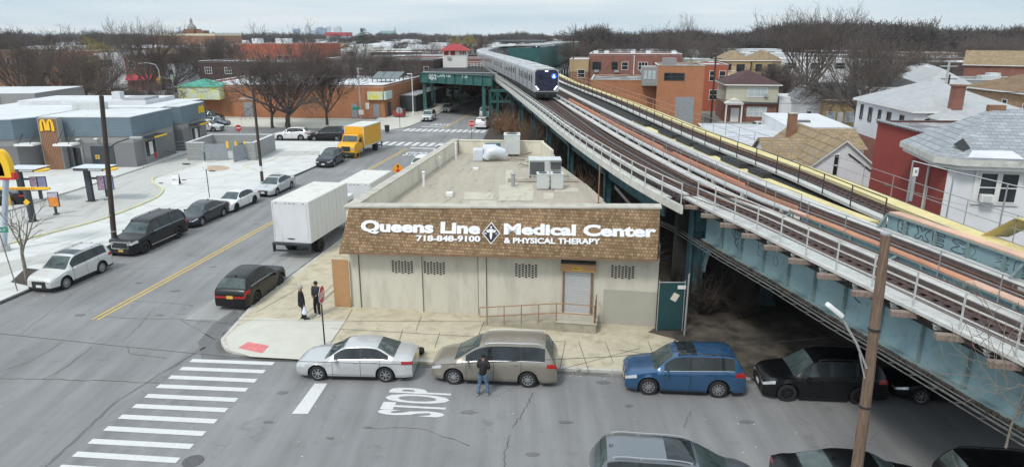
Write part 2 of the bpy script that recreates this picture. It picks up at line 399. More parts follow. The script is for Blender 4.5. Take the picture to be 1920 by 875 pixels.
A2, _ = ribbon(kpts, -.015, .1, .0); kb.strip(A, A2); struct(kb.build('kerb', M('kerb'), fix=False))
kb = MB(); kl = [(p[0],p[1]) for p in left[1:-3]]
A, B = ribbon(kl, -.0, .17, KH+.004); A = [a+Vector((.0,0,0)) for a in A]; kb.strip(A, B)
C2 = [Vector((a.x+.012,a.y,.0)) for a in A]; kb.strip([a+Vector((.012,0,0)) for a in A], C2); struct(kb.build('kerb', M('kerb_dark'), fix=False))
# far side pavements
slab('pavement', [(-150,cs1(-150)),(xl(103)-1.8,cs1(xl(103)-1.8)),(xl(104)-.3,103.6)]+[(xl(y),y) for y in (106,130,170,230)]+[(-30,230),(-22.5,125),(-22.5,111.5),(-150,131)], M('new_concrete'))
slab('pavement', [(xr(103.5),103.5),(xr(103)+2,cs1(xr(103)+2)+.3),(10,cs1(10)),(6,120),(xr(230)+2.2,230),(xr(230),230),(xr(150),150)], M('dirt_shade_concrete'))
slab('brick_forecourt', [(-120,127.5),(-22.5,112.2),(-22.5,113.2),(-120,128.5)], M('new_concrete'), .16)
# corner made in newer paler concrete, stained pavement with railway shade in its colour
Z1 = KH+.008
g = MB(); g.poly([G(px,py,Z1) for px,py in ((430,655),(470,668),(560,673),(600,672),(622,640),(650,600),(480,596),(448,610),(424,632))]); struct(g.build('corner_pavement', M('new_concrete'), fix=False))
g = MB(); g.poly([G(px,py,Z1) for px,py in ((1215,622),(1262,634),(1300,652),(1335,662),(1372,690),(1385,700),(1420,712),(1600,722),(2300,765),(2300,560),(1225,560),(1228,614))][::-1]); struct(g.build('stained_shaded_pavement', M('dirt_shade_concrete'), fix=False))
def line(a, b, wd=.03, z=Z1+.004, m_='seam', name='joint'):
    A = G(*a, z); B = G(*b, z); d = B-A; n = Vector((-d.y,d.x,0)).normalized()*wd/2
    m = MB(); m.poly([A+n,B+n,B-n,A-n]); o = m.build(name, M(m_), fix=False); struct(o); return o
jn = MB()
for a, b in (((660,580),(650,598)),((790,592),(780,619)),((907,603),(898,626)),((430,600),(906,602)),((650,598),(600,672)),((755,618),(746,646)),((825,622),(815,652)),
             ((900,625),(893,640)),((620,615),(1060,640)),((1085,640),(1105,698)),((1150,680),(1135,640)),((1060,640),(1050,690)),((1225,665),(1160,655)),
             ((480,585),(560,540)),((600,555),(640,520)),((627,545),(600,570)),((560,600),(627,543)),((1240,700),(1215,640)),((1330,700),(1290,650)),((1020,700),(1200,652))):
    A = G(*a, Z1+.004); B = G(*b, Z1+.004); d = B-A; n = Vector((-d.y,d.x,0)).normalized()*.012; jn.poly([A+n,B+n,B-n,A-n])
struct(jn.build('pavement_joints', M('seam'), fix=False))
mat('tactile', (.62,.19,.19), .8, var=.15, vs_=5)
g = MB(); c0 = [G(px,py,0) for px,py in ((447,657),(466,646),(505,653),(492,667))]; g.prism([(p.x,p.y) for p in c0], KH, KH+.02)
struct(g.build('tactile_paving', M('tactile')))
g = MB(); g.poly([G(*p,.012+KH) for p in ((74,540),(88,506),(48,502),(20,528))[::-1]]); struct(g.build('tree_pit', M('dirt'), fix=False))
g = MB(); g.poly([G(*p,.010+KH) for p in ((0,520),(60,495),(130,490),(200,478),(215,468),(130,466),(0,492))]); struct(g.build('worn_pavement', M('lane_concrete'), fix=False))
# painted markings
mk = MB(); zt = .016
def pbar(a, b, wd, z=zt):
    A = G(*a, z); B = G(*b, z); d = B-A; n = Vector((-d.y,d.x,0)).normalized()*wd/2; mk.poly([A+n,B+n,B-n,A-n])
for (x0,y0,x1,y1) in ((358,675,513,681),(339,690,496,696),(318,706,480,713),(296,723,463,730),(274,741,444,749),(251,760,425,768),(225,780,405,789),(198,802,383,812),(169,826,360,836),(140,850,334,862),(110,875,318,888)):
    pbar((x0,y0),(x1,y1),.30)
tag(mk.build('crosswalk', M('white_paint'), fix=False), '', '')
for o in (C.objects[-1],):
    del o['label']; del o['category']; struct(o)
mk = MB(); mk.poly([G(*p,zt) for p in ((590,718),(614,718),(577,775),(547,775))]); struct(mk.build('stop_line', M('white_paint'), fix=False))
def dyellow(a, b):
    mk = MB(); A0 = Vector((a[0],a[1],zt)); B0 = Vector((b[0],b[1],zt)); d = (B0-A0).normalized(); n = Vector((-d.y,d.x,0))
    for s in (-.15,.15):
        L_ = (B0-A0).length; k = int(L_/3)+1
        mk.strip([A0+d*L_*i/k+n*(s+.055) for i in range(k+1)],[A0+d*L_*i/k+n*(s-.055) for i in range(k+1)])
    struct(mk.build('double_yellow_line', M('yellow_paint'), fix=False))
yx = lambda y: -20.73+(y-31.47)*.1453
dyellow((yx(31.4),31.4),(yx(84.5),84.5)); dyellow((yx(103.2),103.2),(yx(240),240))
mk = MB()
def xwalk(y0, n, m_=None):
    for i in range(n):
        f = (i+.5)/n; x = xl(y0)+.3+f*(xr(y0)-xl(y0)-.6); y = y0-(x+12)*.148
        c = Vector((x,y,zt)); mk.poly([c+DR*.3*s1+DA*1.45*s2 for s1,s2 in ((-1,-1),(1,-1),(1,1),(-1,1))])
xwalk(87.9, 12); xwalk(101.2, 14)
y = 84.6; mk.poly([(yx(y)+.3,y,zt),(xr(y)-2.4,y-.9,zt),(xr(y)-2.4,y-.3,zt),(yx(y)+.3,y+.6,zt)])
y = 104.3; mk.poly([(xl(y)+1.9,y+.7,zt),(yx(y)-.25,y,zt),(yx(y)-.25,y+.6,zt),(xl(y)+1.9,y+1.3,zt)])
y = 175; mk.poly([(yx(y)+.3,y,zt),(xr(y)-.4,y-.9,zt),(xr(y)-.4,y-.3,zt),(yx(y)+.3,y+.6,zt)])
struct(mk.build('crosswalk', M('white_paint'), fix=False))
def roadtext(c, up, wd, ht, s='STOP'):
    up = Vector((up[0],up[1],0)).normalized(); x = Vector((up.y,-up.x,0))
    m4 = Matrix(((x.x,up.x,0,c[0]),(x.y,up.y,0,c[1]),(0,0,1,zt),(0,0,0,1)))
    o = fit_text(s, wd, ht, M('white_paint'), m4, 'stop_lettering', ext=0, off=.03); struct(o)
c_ = G(780,753); roadtext((c_.x,c_.y), (-1,.1), 2.05, 2.55)
c_ = G(779,289); roadtext((c_.x,c_.y), DA, 2.6, 2.6)
c_ = G(826,234); roadtext((c_.x,c_.y), -DA, 2.9, 2.4)
mk = MB()                                                              # yellow kerb edges in the lot
def ykerb(pts, wd, mt, nm, z=KH+.10):
    P = [G(*p,KH) for p in pts]; Q = []
    for i in range(len(P)-1):
        for k in range(4):
            t = k/4; p0,p1,p2,p3 = P[max(i-1,0)],P[i],P[i+1],P[min(i+2,len(P)-1)]
            Q.append(.5*((2*p1)+(p2-p0)*t+(2*p0-5*p1+4*p2-p3)*t*t+(3*p1-p0-3*p2+p3)*t**3))
    Q.append(P[-1]); m = MB(); A, B = ribbon([(q.x,q.y) for q in Q], -wd/2, wd/2, z)
    m.strip(A, B); m.strip([Vector((a.x,a.y,KH)) for a in A], A); m.strip(B, [Vector((a.x,a.y,KH)) for a in B])
    struct(m.build(nm, M(mt), fix=False))
g = MB(); g.poly([G(*p,KH+.006) for p in ((-60,470),(0,462),(166,419),(226,399),(289,373),(305,358),(299,351),(287,343),(285,337),(320,325),(378,305),(470,296),(600,290),(600,283),(370,283),(251,321),(161,351),(7,399),(-60,410))])
struct(g.build('drive_lane', M('lane_concrete'), fix=False))
ykerb([(-60,476),(0,462),(80,441),(166,419),(226,399),(289,373),(305,358),(299,351),(287,343),(286,336),(292,334)], .2, 'faded_yellow', 'yellow_kerb')
ykerb([(309,331),(340,320),(377,305)], .12, 'faded_yellow', 'yellow_kerb', KH+.012)
ykerb([(-60,412),(7,399),(80,376),(161,351),(251,321),(310,302),(367,283)], .22, 'kerb', 'lane_kerb', KH+.13)
ykerb([(520,296),(500,303),(465,309),(455,312),(480,318)], .15, 'faded_yellow', 'yellow_kerb', KH+.03)
ykerb([(60,450),(120,430),(209,405)], .12, 'kerb', 'lane_kerb', KH+.02)
mat('rust_stain', (.45,.33,.24), .9, var=.2)
g = MB(); g.poly([G(405+26*math.cos(a*.523),315+5*math.sin(a*.523),KH+.012) for a in range(12)][::-1]); struct(g.build('rust_stain', M('rust_stain'), fix=False))
for px, py, a in ((350,310,9),(398,323,7),(302,346,5),(345,340,5)):
    g = MB(); g.prism([tuple(G(px+a*math.cos(k*.785),py+a*.18*math.sin(k*.785)).xy) for k in range(8)], KH+.008, KH+.016); struct(g.build('drain_cover', M('black_metal')))
jl = MB()
for k in range(9):
    y0 = 38+k*5.2; a = Vector((xl(y0)-.3,y0,KH+.005)); b = a-DR*(9+(k*37%5)); n = Vector((.0,.02,0)); jl.poly([a+n,b+n,b-n,a-n])
a = Vector((xl(38)-4.6,38,KH+.005)); b = a+DA*46; n = Vector((.02,0,0)); jl.poly([a+n,a-n,b-n,b+n])
for (p,q) in (((150,455),(240,425)),((240,425),(380,375)),((400,330),(560,318)),((300,345),(420,350)),((540,300),(600,292)),((20,505),(200,462))):
    a=G(*p,KH+.009); b=G(*q,KH+.009); d=(b-a).normalized(); n=Vector((-d.y,d.x,0))*.02; jl.poly([a+n,b+n,b-n,a-n])
mat('lot_joint', (.36,.355,.34), .9, var=.2)
struct(jl.build('lot_joints', M('lot_joint'), fix=False))
mh = MB(); cc = G(362,864); mh.lathe([(.34,.0),(.34,.022),(.30,.022),(.30,.018),(0,.018)], (cc.x,cc.y,0), 24)
mhc = MB();
mat('iron', (.12,.12,.125), .7, .3, var=.2, vs_=9)
o = mh.build('manhole_cover', M('iron'), None, (cc.x,cc.y,0)); tag(o, 'round iron manhole cover in the asphalt beside the lower crosswalk bars', 'manhole cover')
for i in range(8):
    mm = MB(); a = i*.785; mm.lathe([(.02,.0),(.02,.01)], (.2*math.cos(a),.2*math.sin(a),.012), 6); mm.build('lift_hole', M('black'), o)
# grime along the gutters, oil drips and small repairs in the asphalt
mat('gutter_grime', (.12,.115,.105), .95, var=.35, vs_=1.5, stain=(.2,.195,.19), stain_s=1.1, stain_t=(.45,.6))
gm = MB()
A, B = ribbon([(xr(86),86),(xr(60),60),(xr(45),45),(xr(38),38),(xr(33),33)]+[tuple(p) for p in cornerN]+[(x,by(x)) for x in (-6,0,6,12,30)], -.30, -.02, .0155); gm.strip(A, B)
A, B = ribbon([(xl(y),y) for y in (86,75,60,45,33.5)], -.32, -.02, .0155); gm.strip(A, B)
struct(gm.build('gutter', M('gutter_grime'), fix=False))
rr = random.Random(14)
for i,(px,py,s) in enumerate(((530,735,1),(505,790,.8),(690,800,.7),(880,772,1.1),(1060,790,.9),(1130,716,1.2),(1000,850,1),(1400,790,.9),(330,545,1),(400,500,.8),(150,590,1.1),(260,530,.9),(480,420,.8),(620,820,.6),(1180,760,.7),(300,590,.7))):
    c = G(px,py,.017+i*.0002); gm = MB(); k = 11; gm.poly([c+Vector((math.cos(j*6.283/k)*.32*s*rr.uniform(.5,1.1), math.sin(j*6.283/k)*.16*s*rr.uniform(.5,1.1), 0)) for j in range(k)]); struct(gm.build('oil_stain', M('asphalt_patch'), fix=False))
# litter
rr = random.Random(8); li = MB()
mat('litter', (.6,.58,.55), .8, var=.3, vs_=2)
for i in range(110):
    px = rr.uniform(470,1500); py = rr.uniform(700,860)
    if rr.random() < .6: px = rr.uniform(780,1500); py = 690+(px-780)*.03+rr.uniform(0,12)
    p = G(px,py,.012); a = rr.uniform(0,6); s = rr.uniform(.02,.06); li.cb((p.x,p.y,.02),(s,s*.7,.01),a,rr.uniform(-.3,.3))
for i in range(50):
    px = rr.uniform(60,330); py = 560-(px-60)*.42+rr.uniform(-4,14); p = G(px,py,.012); s = rr.uniform(.02,.07); li.cb((p.x,p.y,.02),(s,s*.7,.01),rr.uniform(0,6),rr.uniform(-.3,.3))
o = li.build('litter', M('litter')); o['kind'] = 'stuff'; o['label'] = 'scraps of pale litter scattered along the kerbs and asphalt'; o['category'] = 'litter'
# ------------------------------------------------------------------ elevated railway
def itp(tab):
    ys = [t[1] for t in tab]; xs = [t[0] for t in tab]
    def f(y):
        if y <= ys[0]: return xs[0]+(y-ys[0])*(xs[1]-xs[0])/(ys[1]-ys[0])
        if y >= ys[-1]: return xs[-1]+(y-ys[-1])*(xs[-1]-xs[-2])/(ys[-1]-ys[-2])
        for i in range(len(ys)-1):
            if ys[i] <= y <= ys[i+1]:
                t = (y-ys[i])/(ys[i+1]-ys[i]); p0=xs[max(i-1,0)]; p1=xs[i]; p2=xs[i+1]; p3=xs[min(i+2,len(xs)-1)]
                h = ys[i+1]-ys[i]; m1 = (p2-p0)/(ys[i+1]-ys[max(i-1,0)])*h; m2 = (p3-p1)/(ys[min(i+2,len(ys)-1)]-ys[i])*h
                return (2*t**3-3*t*t+1)*p1+(t**3-2*t*t+t)*m1+(-2*t**3+3*t*t)*p2+(t**3-t*t)*m2
    return f
W1 = itp([(13.1,11),(12.1,15.2),(11.3,18.8),(10.5,22.1),(9.75,25.8),(8.95,29),(8.2,32.5)])
W1F = itp([(7.75,30.4),(6.75,34.8),(5.87,40.3),(4.43,51.5),(2.4,71.7),(.75,88),(-.9,104),(-2.9,122),(-5.4,146),(-7.7,166),(-9.2,180)])
W2 = itp([(15.5,11),(14.65,15.2),(13.8,19.7),(12.5,25.8),(10.95,32.6),(8.95,47.5),(6.9,70),(5.3,88),(3.7,104),(1.9,122),(-.6,146),(-3.4,166),(-5,180)])
W3 = itp([(17.0,11),(16.4,15.2),(15.4,21.9),(13.96,29.1),(12.6,38.2),(10.6,56.65),(8.9,75),(7.6,90),(6.5,104),(5.5,122),(4.8,150),(5.2,180)])
W4 = itp([(20.2,11),(19.6,17),(18.5,27.1),(17.8,37.7),(16.4,49.9),(14.2,79.2),(12.2,100),(10.6,117.5),(9.4,150),(9.8,180)])
ZD = 6.1
def w1(y): return W1(y) if y < 31.5 else W1F(y)
mat('walk_white', (.54,.53,.505), .85, var=.1, vs_=1.2, stain=(.36,.36,.34), stain_s=1.5, stain_t=(.5,.7), noise2=.1)
mat('fascia', (.55,.545,.50), .8, var=.15, vs_=1.5, stain=(.33,.31,.27), stain_s=2, stain_t=(.55,.7))
mat('tie', (.040,.024,.023), .95, var=.4, vs_=5, col2=(.085,.05,.045))
mat('rust_rail', (.16,.085,.06), .7, .3, var=.3)
mat('steel_rail', (.20,.17,.16), .5, .5, var=.2)
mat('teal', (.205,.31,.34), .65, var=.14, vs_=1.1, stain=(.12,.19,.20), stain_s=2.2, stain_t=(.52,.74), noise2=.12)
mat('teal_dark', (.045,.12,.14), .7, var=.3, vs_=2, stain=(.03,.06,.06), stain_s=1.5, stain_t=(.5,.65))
mat('teal_edge', (.17,.24,.245), .8, var=.25, vs_=5, stain=(.12,.10,.08), stain_s=5, stain_t=(.56,.68))
mat('station_green', (.018,.092,.086), .6, var=.2, vs_=1)
mat('coral', (.66,.28,.17), .8, var=.15, vs_=1)
mat('peach', (.60,.38,.28), .8, var=.2, vs_=.8)
mat('orange_plank', (.48,.22,.13), .85, var=.3, vs_=1.2, stretch=(1,.2,1))
mat('deck_yellow', (.64,.54,.26), .85, var=.12, vs_=1, stain=(.5,.44,.26), stain_s=1.2, stain_t=(.55,.7))
mat('deck_dark', (.028,.026,.025), .95, var=.3, vs_=2)
mat('old_beam', (.15,.10,.08), .9, var=.5, vs_=5, col2=(.29,.24,.20), stretch=(4,4,1))
mat('rail_post', (.50,.51,.49), .6, .2, var=.15, vs_=8)
mat('dark_rail', (.05,.05,.05), .7, .2, var=.2)
mat('pale_panel', (.58,.57,.53), .85, var=.15, vs_=1)
mat('cable_tray', (.10,.10,.095), .8, var=.4, vs_=6)
mat('pipe_silver', (.62,.62,.62), .35, .6, var=.1)
mat('added_dark_wall', (.035,.034,.03), .97, var=.4, vs_=1.5)  # near black, paints in the darkness below the deck
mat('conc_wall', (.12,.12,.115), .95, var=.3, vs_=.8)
el = thing('elevated_railway', 'teal steel elevated railway with three tracks curving from the right foreground to the station', 'elevated railway', (9, 33, 0))
EO = (9,33,0)
def ys(a, b, st): n = max(1,int(round(abs(b-a)/st))); return [a+(b-a)*i/n for i in range(n+1)]
def band(f0, f1, y0, y1, z0, z1, st=3):
    m = MB(); Y = ys(y0,y1,st)
    a = [(f0(y),y,z1) for y in Y]; b = [(f1(y),y,z1) for y in Y]; c = [(f0(y),y,z0) for y in Y]; d = [(f1(y),y,z0) for y in Y]
    m.strip(b,a); m.strip(a,c); m.strip(d,b); m.strip(c,d)
    m.poly([a[0],b[0],d[0],c[0]]); m.poly([a[-1],c[-1],d[-1],b[-1]]); return m
def part(m, name, mt, **k): return m.build(name, M(mt) if isinstance(mt,str) else mt, el, EO, **k)
NEAR = 31.6
o_ = lambda f, d: (lambda y: f(y)+d)
part(band(o_(W1,.3),o_(W4,-.0),-14,NEAR,5.62,5.82), 'deck', 'deck_dark')
part(band(o_(W1F,.25),o_(W4,-.3),NEAR+.02,160,5.6,5.82), 'deck', 'deck_dark')
part(band(W1,o_(W1,.72),11,NEAR+.6,ZD-.1,ZD), 'walkway', 'walk_white')
part(band(W1F,o_(W1F,.1),30.4,180,ZD-.42,ZD-.02), 'fascia', 'fascia')
part(band(o_(W1F,.1),o_(W1F,.45),32.3,180,ZD-.12,ZD-.04), 'walkway', 'fascia')
part(band(o_(W2,-.50),W2,11,170,ZD-.1,ZD), 'walkway', 'walk_white')
part(band(o_(W3,.0),o_(W3,.68),11,130,ZD-.1,ZD), 'walkway', 'walk_white')
part(band(o_(W3,.69),o_(W3,1.15),27.6,62,ZD-.1,ZD+.004), 'edge_board', 'deck_yellow')
part(band(o_(W4,-2.80),o_(W4,-2.38),27.5,125,ZD-.1,ZD+.03), 'walkway', 'pale_panel')
part(band(o_(W4,-.95),W4,11,140,ZD-.1,ZD+.01), 'walkway', 'deck_yellow')
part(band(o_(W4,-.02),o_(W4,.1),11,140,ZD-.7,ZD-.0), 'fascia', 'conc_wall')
def track(fc, y0, y1, hw=1.2, dens=.46):
    m = MB(); y = y0; rr = random.Random(int(y0*7+hw*3))
    while y < y1:
        x = fc(y); dx = (fc(y+.5)-fc(y-.5)); a = math.atan2(-dx, 1.0); m.cb((x+rr.uniform(-.05,.05),y,5.9),(hw*2,.27,.16),a)
        y += dens if y < 70 else dens*2
    for s,hw_ in ((-1.04,.14),(1.04,.14),(-.2,.11),(.2,.11)):
        if hw < .8 and abs(s) > 1: continue
        Y = ys(y0,y1,3); m.strip([(fc(y)+s-hw_,y,5.99) for y in Y],[(fc(y)+s+hw_,y,5.99) for y in Y])
    part(m, 'track_bed', 'tie', fix=False)
    for s in (-.72,.72): part(band(o_(fc,s-.035),o_(fc,s+.035),y0,y1,5.98,6.13), 'rail', 'steel_rail')
    for s in (-.42,.42): part(band(o_(fc,s-.03),o_(fc,s+.03),y0,y1,5.98,6.08), 'guard_rail', 'rust_rail')
t1 = lambda y: (w1(y)+ (.82 if y<NEAR else .25)+W2(y)-.72)/2 if y < 50 else 0
T1 = itp([(t1(y) if y<50 else W1F(y)+{52:1.8,62:2.1,72:2.38}.get(y,2.65),y) for y in (11,15,19,23,27,30,34,38,44,52,62,72,82,95,110,125,140,155,170,180)])
track(T1,11,178); 
T2 = lambda y: (W2(y)+.6+W3(y))/2
track(T2,11,120,.95)
T3 = lambda y: W4(y)-1.62
track(T3,11,140,.62)
# third rail cover and pipes
part(band(o_(T1,1.18),o_(T1,1.26),11,150,6.12,6.17), 'third_rail', 'rust_rail')
m = MB(); Y = ys(27.5,90,3); m.tube([(W2(y)+.16,y,ZD+.2) for y in Y], .12, 8); part(m,'steam_pipe','pipe_silver',smooth=True)
for y in ys(29,86,3.2):
    m = MB(); m.cb((W2(y)+.16,y,ZD+.1),(.3,.1,.32)); part(m,'pipe_bracket','rail_post')
# coral picket barrier, and the plate girder that takes over from it
m = MB(); y = 33.0
while y < 80:
    if not (42.5 < y < 44.3): m.cb((W2(y)+.55,y,ZD+.22),(.05,.17,.50),math.atan2(-(W2(y+.5)-W2(y-.5)),1))
    y += .24
part(m,'picket_barrier','coral')
part(band(o_(W2,.50),o_(W2,.53),28.6,80,ZD-.05,ZD+.40), 'barrier_backing', 'orange_plank')
def girder_wall(f, y0, y1, z0, z1, mt, step, outward=-1, flange=.2, seed=0, name='plate_girder'):
    m = band(o_(f,0),o_(f,.03),y0,y1,z0,z1); g = part(m,name,mt)
    y = y0+.1
    while y < y1:
        sm = MB(); sm.box(f(y)+outward*.12, y-.04, z0+.01, f(y)-.002, y+.04, z1-.01); y += step
        sm2 = sm.build('stiffener', M('teal_edge' if mt=='teal' else mt), g); sm2.location = (-EO[0],-EO[1],0)
    fl = band(o_(f,-flange),o_(f,flange),y0,y1,z1,z1+.05); fl.v += []; o1 = fl.build('flange', M('teal_edge'), g); o1.location = (-EO[0],-EO[1],0)
    if z0 < 5: 
        fl = band(o_(f,-flange),o_(f,flange),y0,y1,z0-.06,z0); o1 = fl.build('flange', M('teal_edge'), g); o1.location = (-EO[0],-EO[1],0)
    return g
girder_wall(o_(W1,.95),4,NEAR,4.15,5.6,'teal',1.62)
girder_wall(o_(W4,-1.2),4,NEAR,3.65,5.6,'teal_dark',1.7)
girder_wall(o_(W2,.10),11,28.4,ZD-.1,ZD+.20,'teal',1.7,flange=.1)
part(band(o_(W2,.0),o_(W2,.34),11,19.6,ZD+.26,ZD+.31), 'cover_board', 'peach')
part(band(o_(W2,.0),o_(W2,.34),19.62,28.4,ZD+.26,ZD+.30), 'cover_board', 'orange_plank')
girder_wall(o_(W3,.72),11,26.6,ZD-.1,ZD+.56,'teal',1.45,flange=.1)
part(band(o_(W3,.72),o_(W3,1.14),11,26.6,ZD+.62,ZD+.68), 'cover_board', 'peach')
for (f,y,zz) in ((o_(W3,.68),26.6,.58),(o_(W3,.68),20.6,.52),(o_(W2,.08),22.4,.2),(o_(W2,.08),17.2,.2),(o_(W2,.08),28.3,.2)):
    m = MB(); x = f(y); m.bar((x-.35,y,ZD),(x,y+.0,ZD+zz),.1,.05); m.poly([(x,y,ZD),(x-.33,y,ZD),(x,y,ZD+zz-.04)]); part(m,'knee_brace','teal_edge',fix=False)
# beam ends and brackets below the walkway, with the handrail standing on them
y = 11.9; k = 0; posts = []
while y < 31:
    x = W1(y); m = MB(); m.cb((x-.02,y,ZD-.22),(.95,.22,.17),R(-14)); part(m,'beam_end','old_beam',bevel=.015)
    m = MB(); m.cb((x+.3,y+.75,ZD-.3),(.75,.12,.1),R(-14)); m.cb((x+.05,y+.75,ZD-.2),(.35,.14,.05),R(-14)); part(m,'bracket','rail_post')
    posts.append(y); y += 1.58
def handrail(f, Y, h, rails, mt, r=.032, wob=0, base=0, name='handrail'):
    m = MB()
    for y in Y: m.tube([(f(y),y,ZD+base),(f(y),y,ZD+h)], r*1.15, 5)
    yy = ys(Y[0],Y[-1],1.6)
    for z in rails: m.tube([(f(y),y,ZD+z) for y in yy], r, 5)
    part(m, name, mt)
handrail(o_(W1,.06), posts, 1.08, (.36,.70,1.06), 'rail_post', .026, base=-.14)
handrail(o_(W1F,.04), ys(30.5,110,2.0), 1.0, (.5,.97), 'rail_post', .028, base=-.35)
part(band(o_(W1F,.42),o_(W1F,.62),31,140,6.42,6.50), 'cable_cover', 'walk_white')
m = MB()
for y in ys(31.5,100,2.0): m.bar((W1F(y)+.5,y,5.9),(W1F(y)+.5,y,6.45),.06)
part(m,'cable_support','dark_rail')
m = MB()
for y in ys(110,160,2.6): m.bar((W1F(y)+.04,y,5.8),(W1F(y)+.04,y,7.05),.07)
for z in (6.5,7.05): m.tube([(W1F(y)+.04,y,z) for y in ys(110,170,4)], .05, 4)
part(m,'handrail','rail_post')
mat('dull_rail', (.27,.275,.28), .7, .2, var=.15)
handrail(o_(W2,-.04), ys(14,60,2.15), .95, (.55,.93), 'dull_rail', .016)
handrail(o_(W2,.62), ys(28.6,72,2.6), .95, (.93,), 'dull_rail', .016)
handrail(o_(W4,-2.9), ys(27.6,110,2.6), 1.0, (.3,.65,.98), 'dark_rail', .028)
handrail(o_(W4,-2.25), ys(27.6,110,1.0), .42, (.42,), 'dark_rail', .014)
mat('dull_rail', (.27,.275,.28), .7, .2, var=.15)
handrail(o_(W4,.02), ys(12,62,2.5), 1.08, (.55,1.06), 'dull_rail', .017)
mat('brown_rail', (.35,.2,.14), .8, .1, var=.2)
handrail(o_(W4,.02), ys(64,122,2.8), 1.05, (.5,1.03), 'brown_rail', .035)
for a, b in ((36.4,38.2),(39.2,42.0),(43.6,46.6),(47.2,50.2),(51,54.4),(58,61.6)):
    m = MB(); yy = (a+b)/2; d = math.atan2(-(W3(b)-W3(a)),b-a); m.cb((W3(yy)+1.02,yy,ZD+.16),(.5,b-a,.26),d)
    for q in ys(a+.2,b-.2,.45): m.cb((W3(q)+1.02,q,ZD+.30),(.56,.08,.06),d)
    part(m,'cable_trough','black_metal')
# cable trays under the outer girder
for (dx,z,rr_) in ((.62,4.02,.03),(.52,3.95,.035),(.42,3.86,.025),(.66,3.90,.02)):
    m = MB(); Y = ys(12,31,2); pts = [(W1(y)+dx,y,z) for y in Y]+[(W1(31)+dx-.6,33.5,z+.05),(6.9,36.5,z+.25),(6.3,41,z+.7)]
    m.tube(pts, rr_, 4); part(m,'cable','cable_tray')
for y in ys(13.5,31,.8): m = MB(); m.cb((W1(y)+.54,y,3.92),(.34,.03,.03)); part(m,'cable_clamp','cable_tray')
rr = random.Random(3)
m = MB()
for y in ys(12,31.5,.16):
    m.cb((W1(y)+.72+rr.uniform(-.05,.05),y,4.07+rr.uniform(-.03,.03)),(.16,.12,.07),rr.uniform(0,3))
part(m,'flange_dirt','dirt')
# supports
def column(x, y, z1=5.5, w_=.5, mt='teal_dark'):
    c = MB(); c.box(x-w_/2,y-w_/2,-.1,x-w_/2+.08,y+w_/2,z1); c.box(x+w_/2-.08,y-w_/2,-.1,x+w_/2,y+w_/2,z1); c.box(x-w_/2+.08,y-.05,-.1,x+w_/2-.08,y+.05,z1)
    c.box(x-w_/2-.12,y-w_/2-.12,0,x+w_/2+.12,y+w_/2+.12,.35); part(c,'column',mt)
column(9.2,32.6,5.5,.7); column(13.2,33.3,5.5,.6); column(17.6,33.8,5.5,.6)
m = MB(); m.box(9.0,32.35,4.3,18,32.85,5.6); m.poly([(9.5,32.3,4.3),(9.5,32.3,2.6),(9.9,32.3,3.5),(10.6,32.3,4.1),(11.2,32.3,4.3)]); part(m,'cross_beam','teal_dark',fix=False)
m = MB(); 
arc = [(9.55+1.5*(1-math.cos(t)),4.3-2.0+2.0*math.sin(t)) for t in [i*math.pi/2/8 for i in range(9)]]
for (a,b) in zip(arc[:-1],arc[1:]): m.bar((a[0],32.2,a[1]),(b[0],32.2,b[1]),.35,.1)
part(m,'arched_brace','teal')
for y in (44,56,68,80,92,104):
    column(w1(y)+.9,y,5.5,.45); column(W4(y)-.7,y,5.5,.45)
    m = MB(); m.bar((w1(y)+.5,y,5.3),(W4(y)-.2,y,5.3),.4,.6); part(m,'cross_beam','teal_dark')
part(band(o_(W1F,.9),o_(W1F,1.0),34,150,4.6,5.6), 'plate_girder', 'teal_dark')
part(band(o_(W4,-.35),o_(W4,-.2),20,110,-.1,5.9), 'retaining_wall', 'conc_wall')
part(band(lambda y:8.4, lambda y:18.4, 33.3,34.0,-.1,5.55), 'added_dark_wall', 'added_dark_wall')  # added wall, stands in for the dark void under the bridge end
# graffiti outlines painted on the girders
def scribble(f, y0, ln, z0, ht, strokes, mt, r=.02, flip=1):
    m = MB()
    for s in strokes:
        Q = []
        for i in range(len(s)-1):
            p0,p1,p2,p3 = s[max(i-1,0)],s[i],s[i+1],s[min(i+2,len(s)-1)]
            for k in range(4):
                t = k/4; Q.append(tuple(.5*((2*p1[j])+(p2[j]-p0[j])*t+(2*p0[j]-5*p1[j]+4*p2[j]-p3[j])*t*t+(3*p1[j]-p0[j]-3*p2[j]+p3[j])*t**3) for j in (0,1)))
        Q.append(s[-1]); P = [(y0-q[0]*ln, z0+q[1]*ht) for q in Q]
        for (ya,za),(yb,zb) in zip(P[:-1],P[1:]):
            m.bar((f(ya)-.012,ya,za),(f(yb)-.012,yb,zb),.012,r)
    part(m,'graffiti',mt)
mat('spray_black', (.03,.045,.06), .7, var=0); mat('spray_white', (.6,.68,.7), .7, var=0); mat('spray_dark', (.02,.06,.08), .7, var=0)
hand = [[(.1,.9),(.0,.75),(.1,.55),(.25,.5),(.2,.75),(.1,.9)],[(.25,.55),(.25,.95),(.35,.98),(.4,.6)],[(.4,.6),(.5,1),(.6,.98),(.55,.55)],[(.55,.6),(.75,.95),(.82,.85),(.65,.5)],
        [(.25,.5),(.3,.25),(.45,.1),(.6,.05),(.75,0),(.85,.08),(.8,.2),(.65,.3),(.7,.5),(.9,.55),(.88,.65),(.7,.6)],[(.35,.35),(.4,.5),(.5,.52),(.5,.4)],[(.45,.15),(.5,.3),(.6,.35)]]
o95 = o_(W1,.95)
scribble(o95,29.3,1.1,4.5,1.0,hand,'spray_dark',.022)
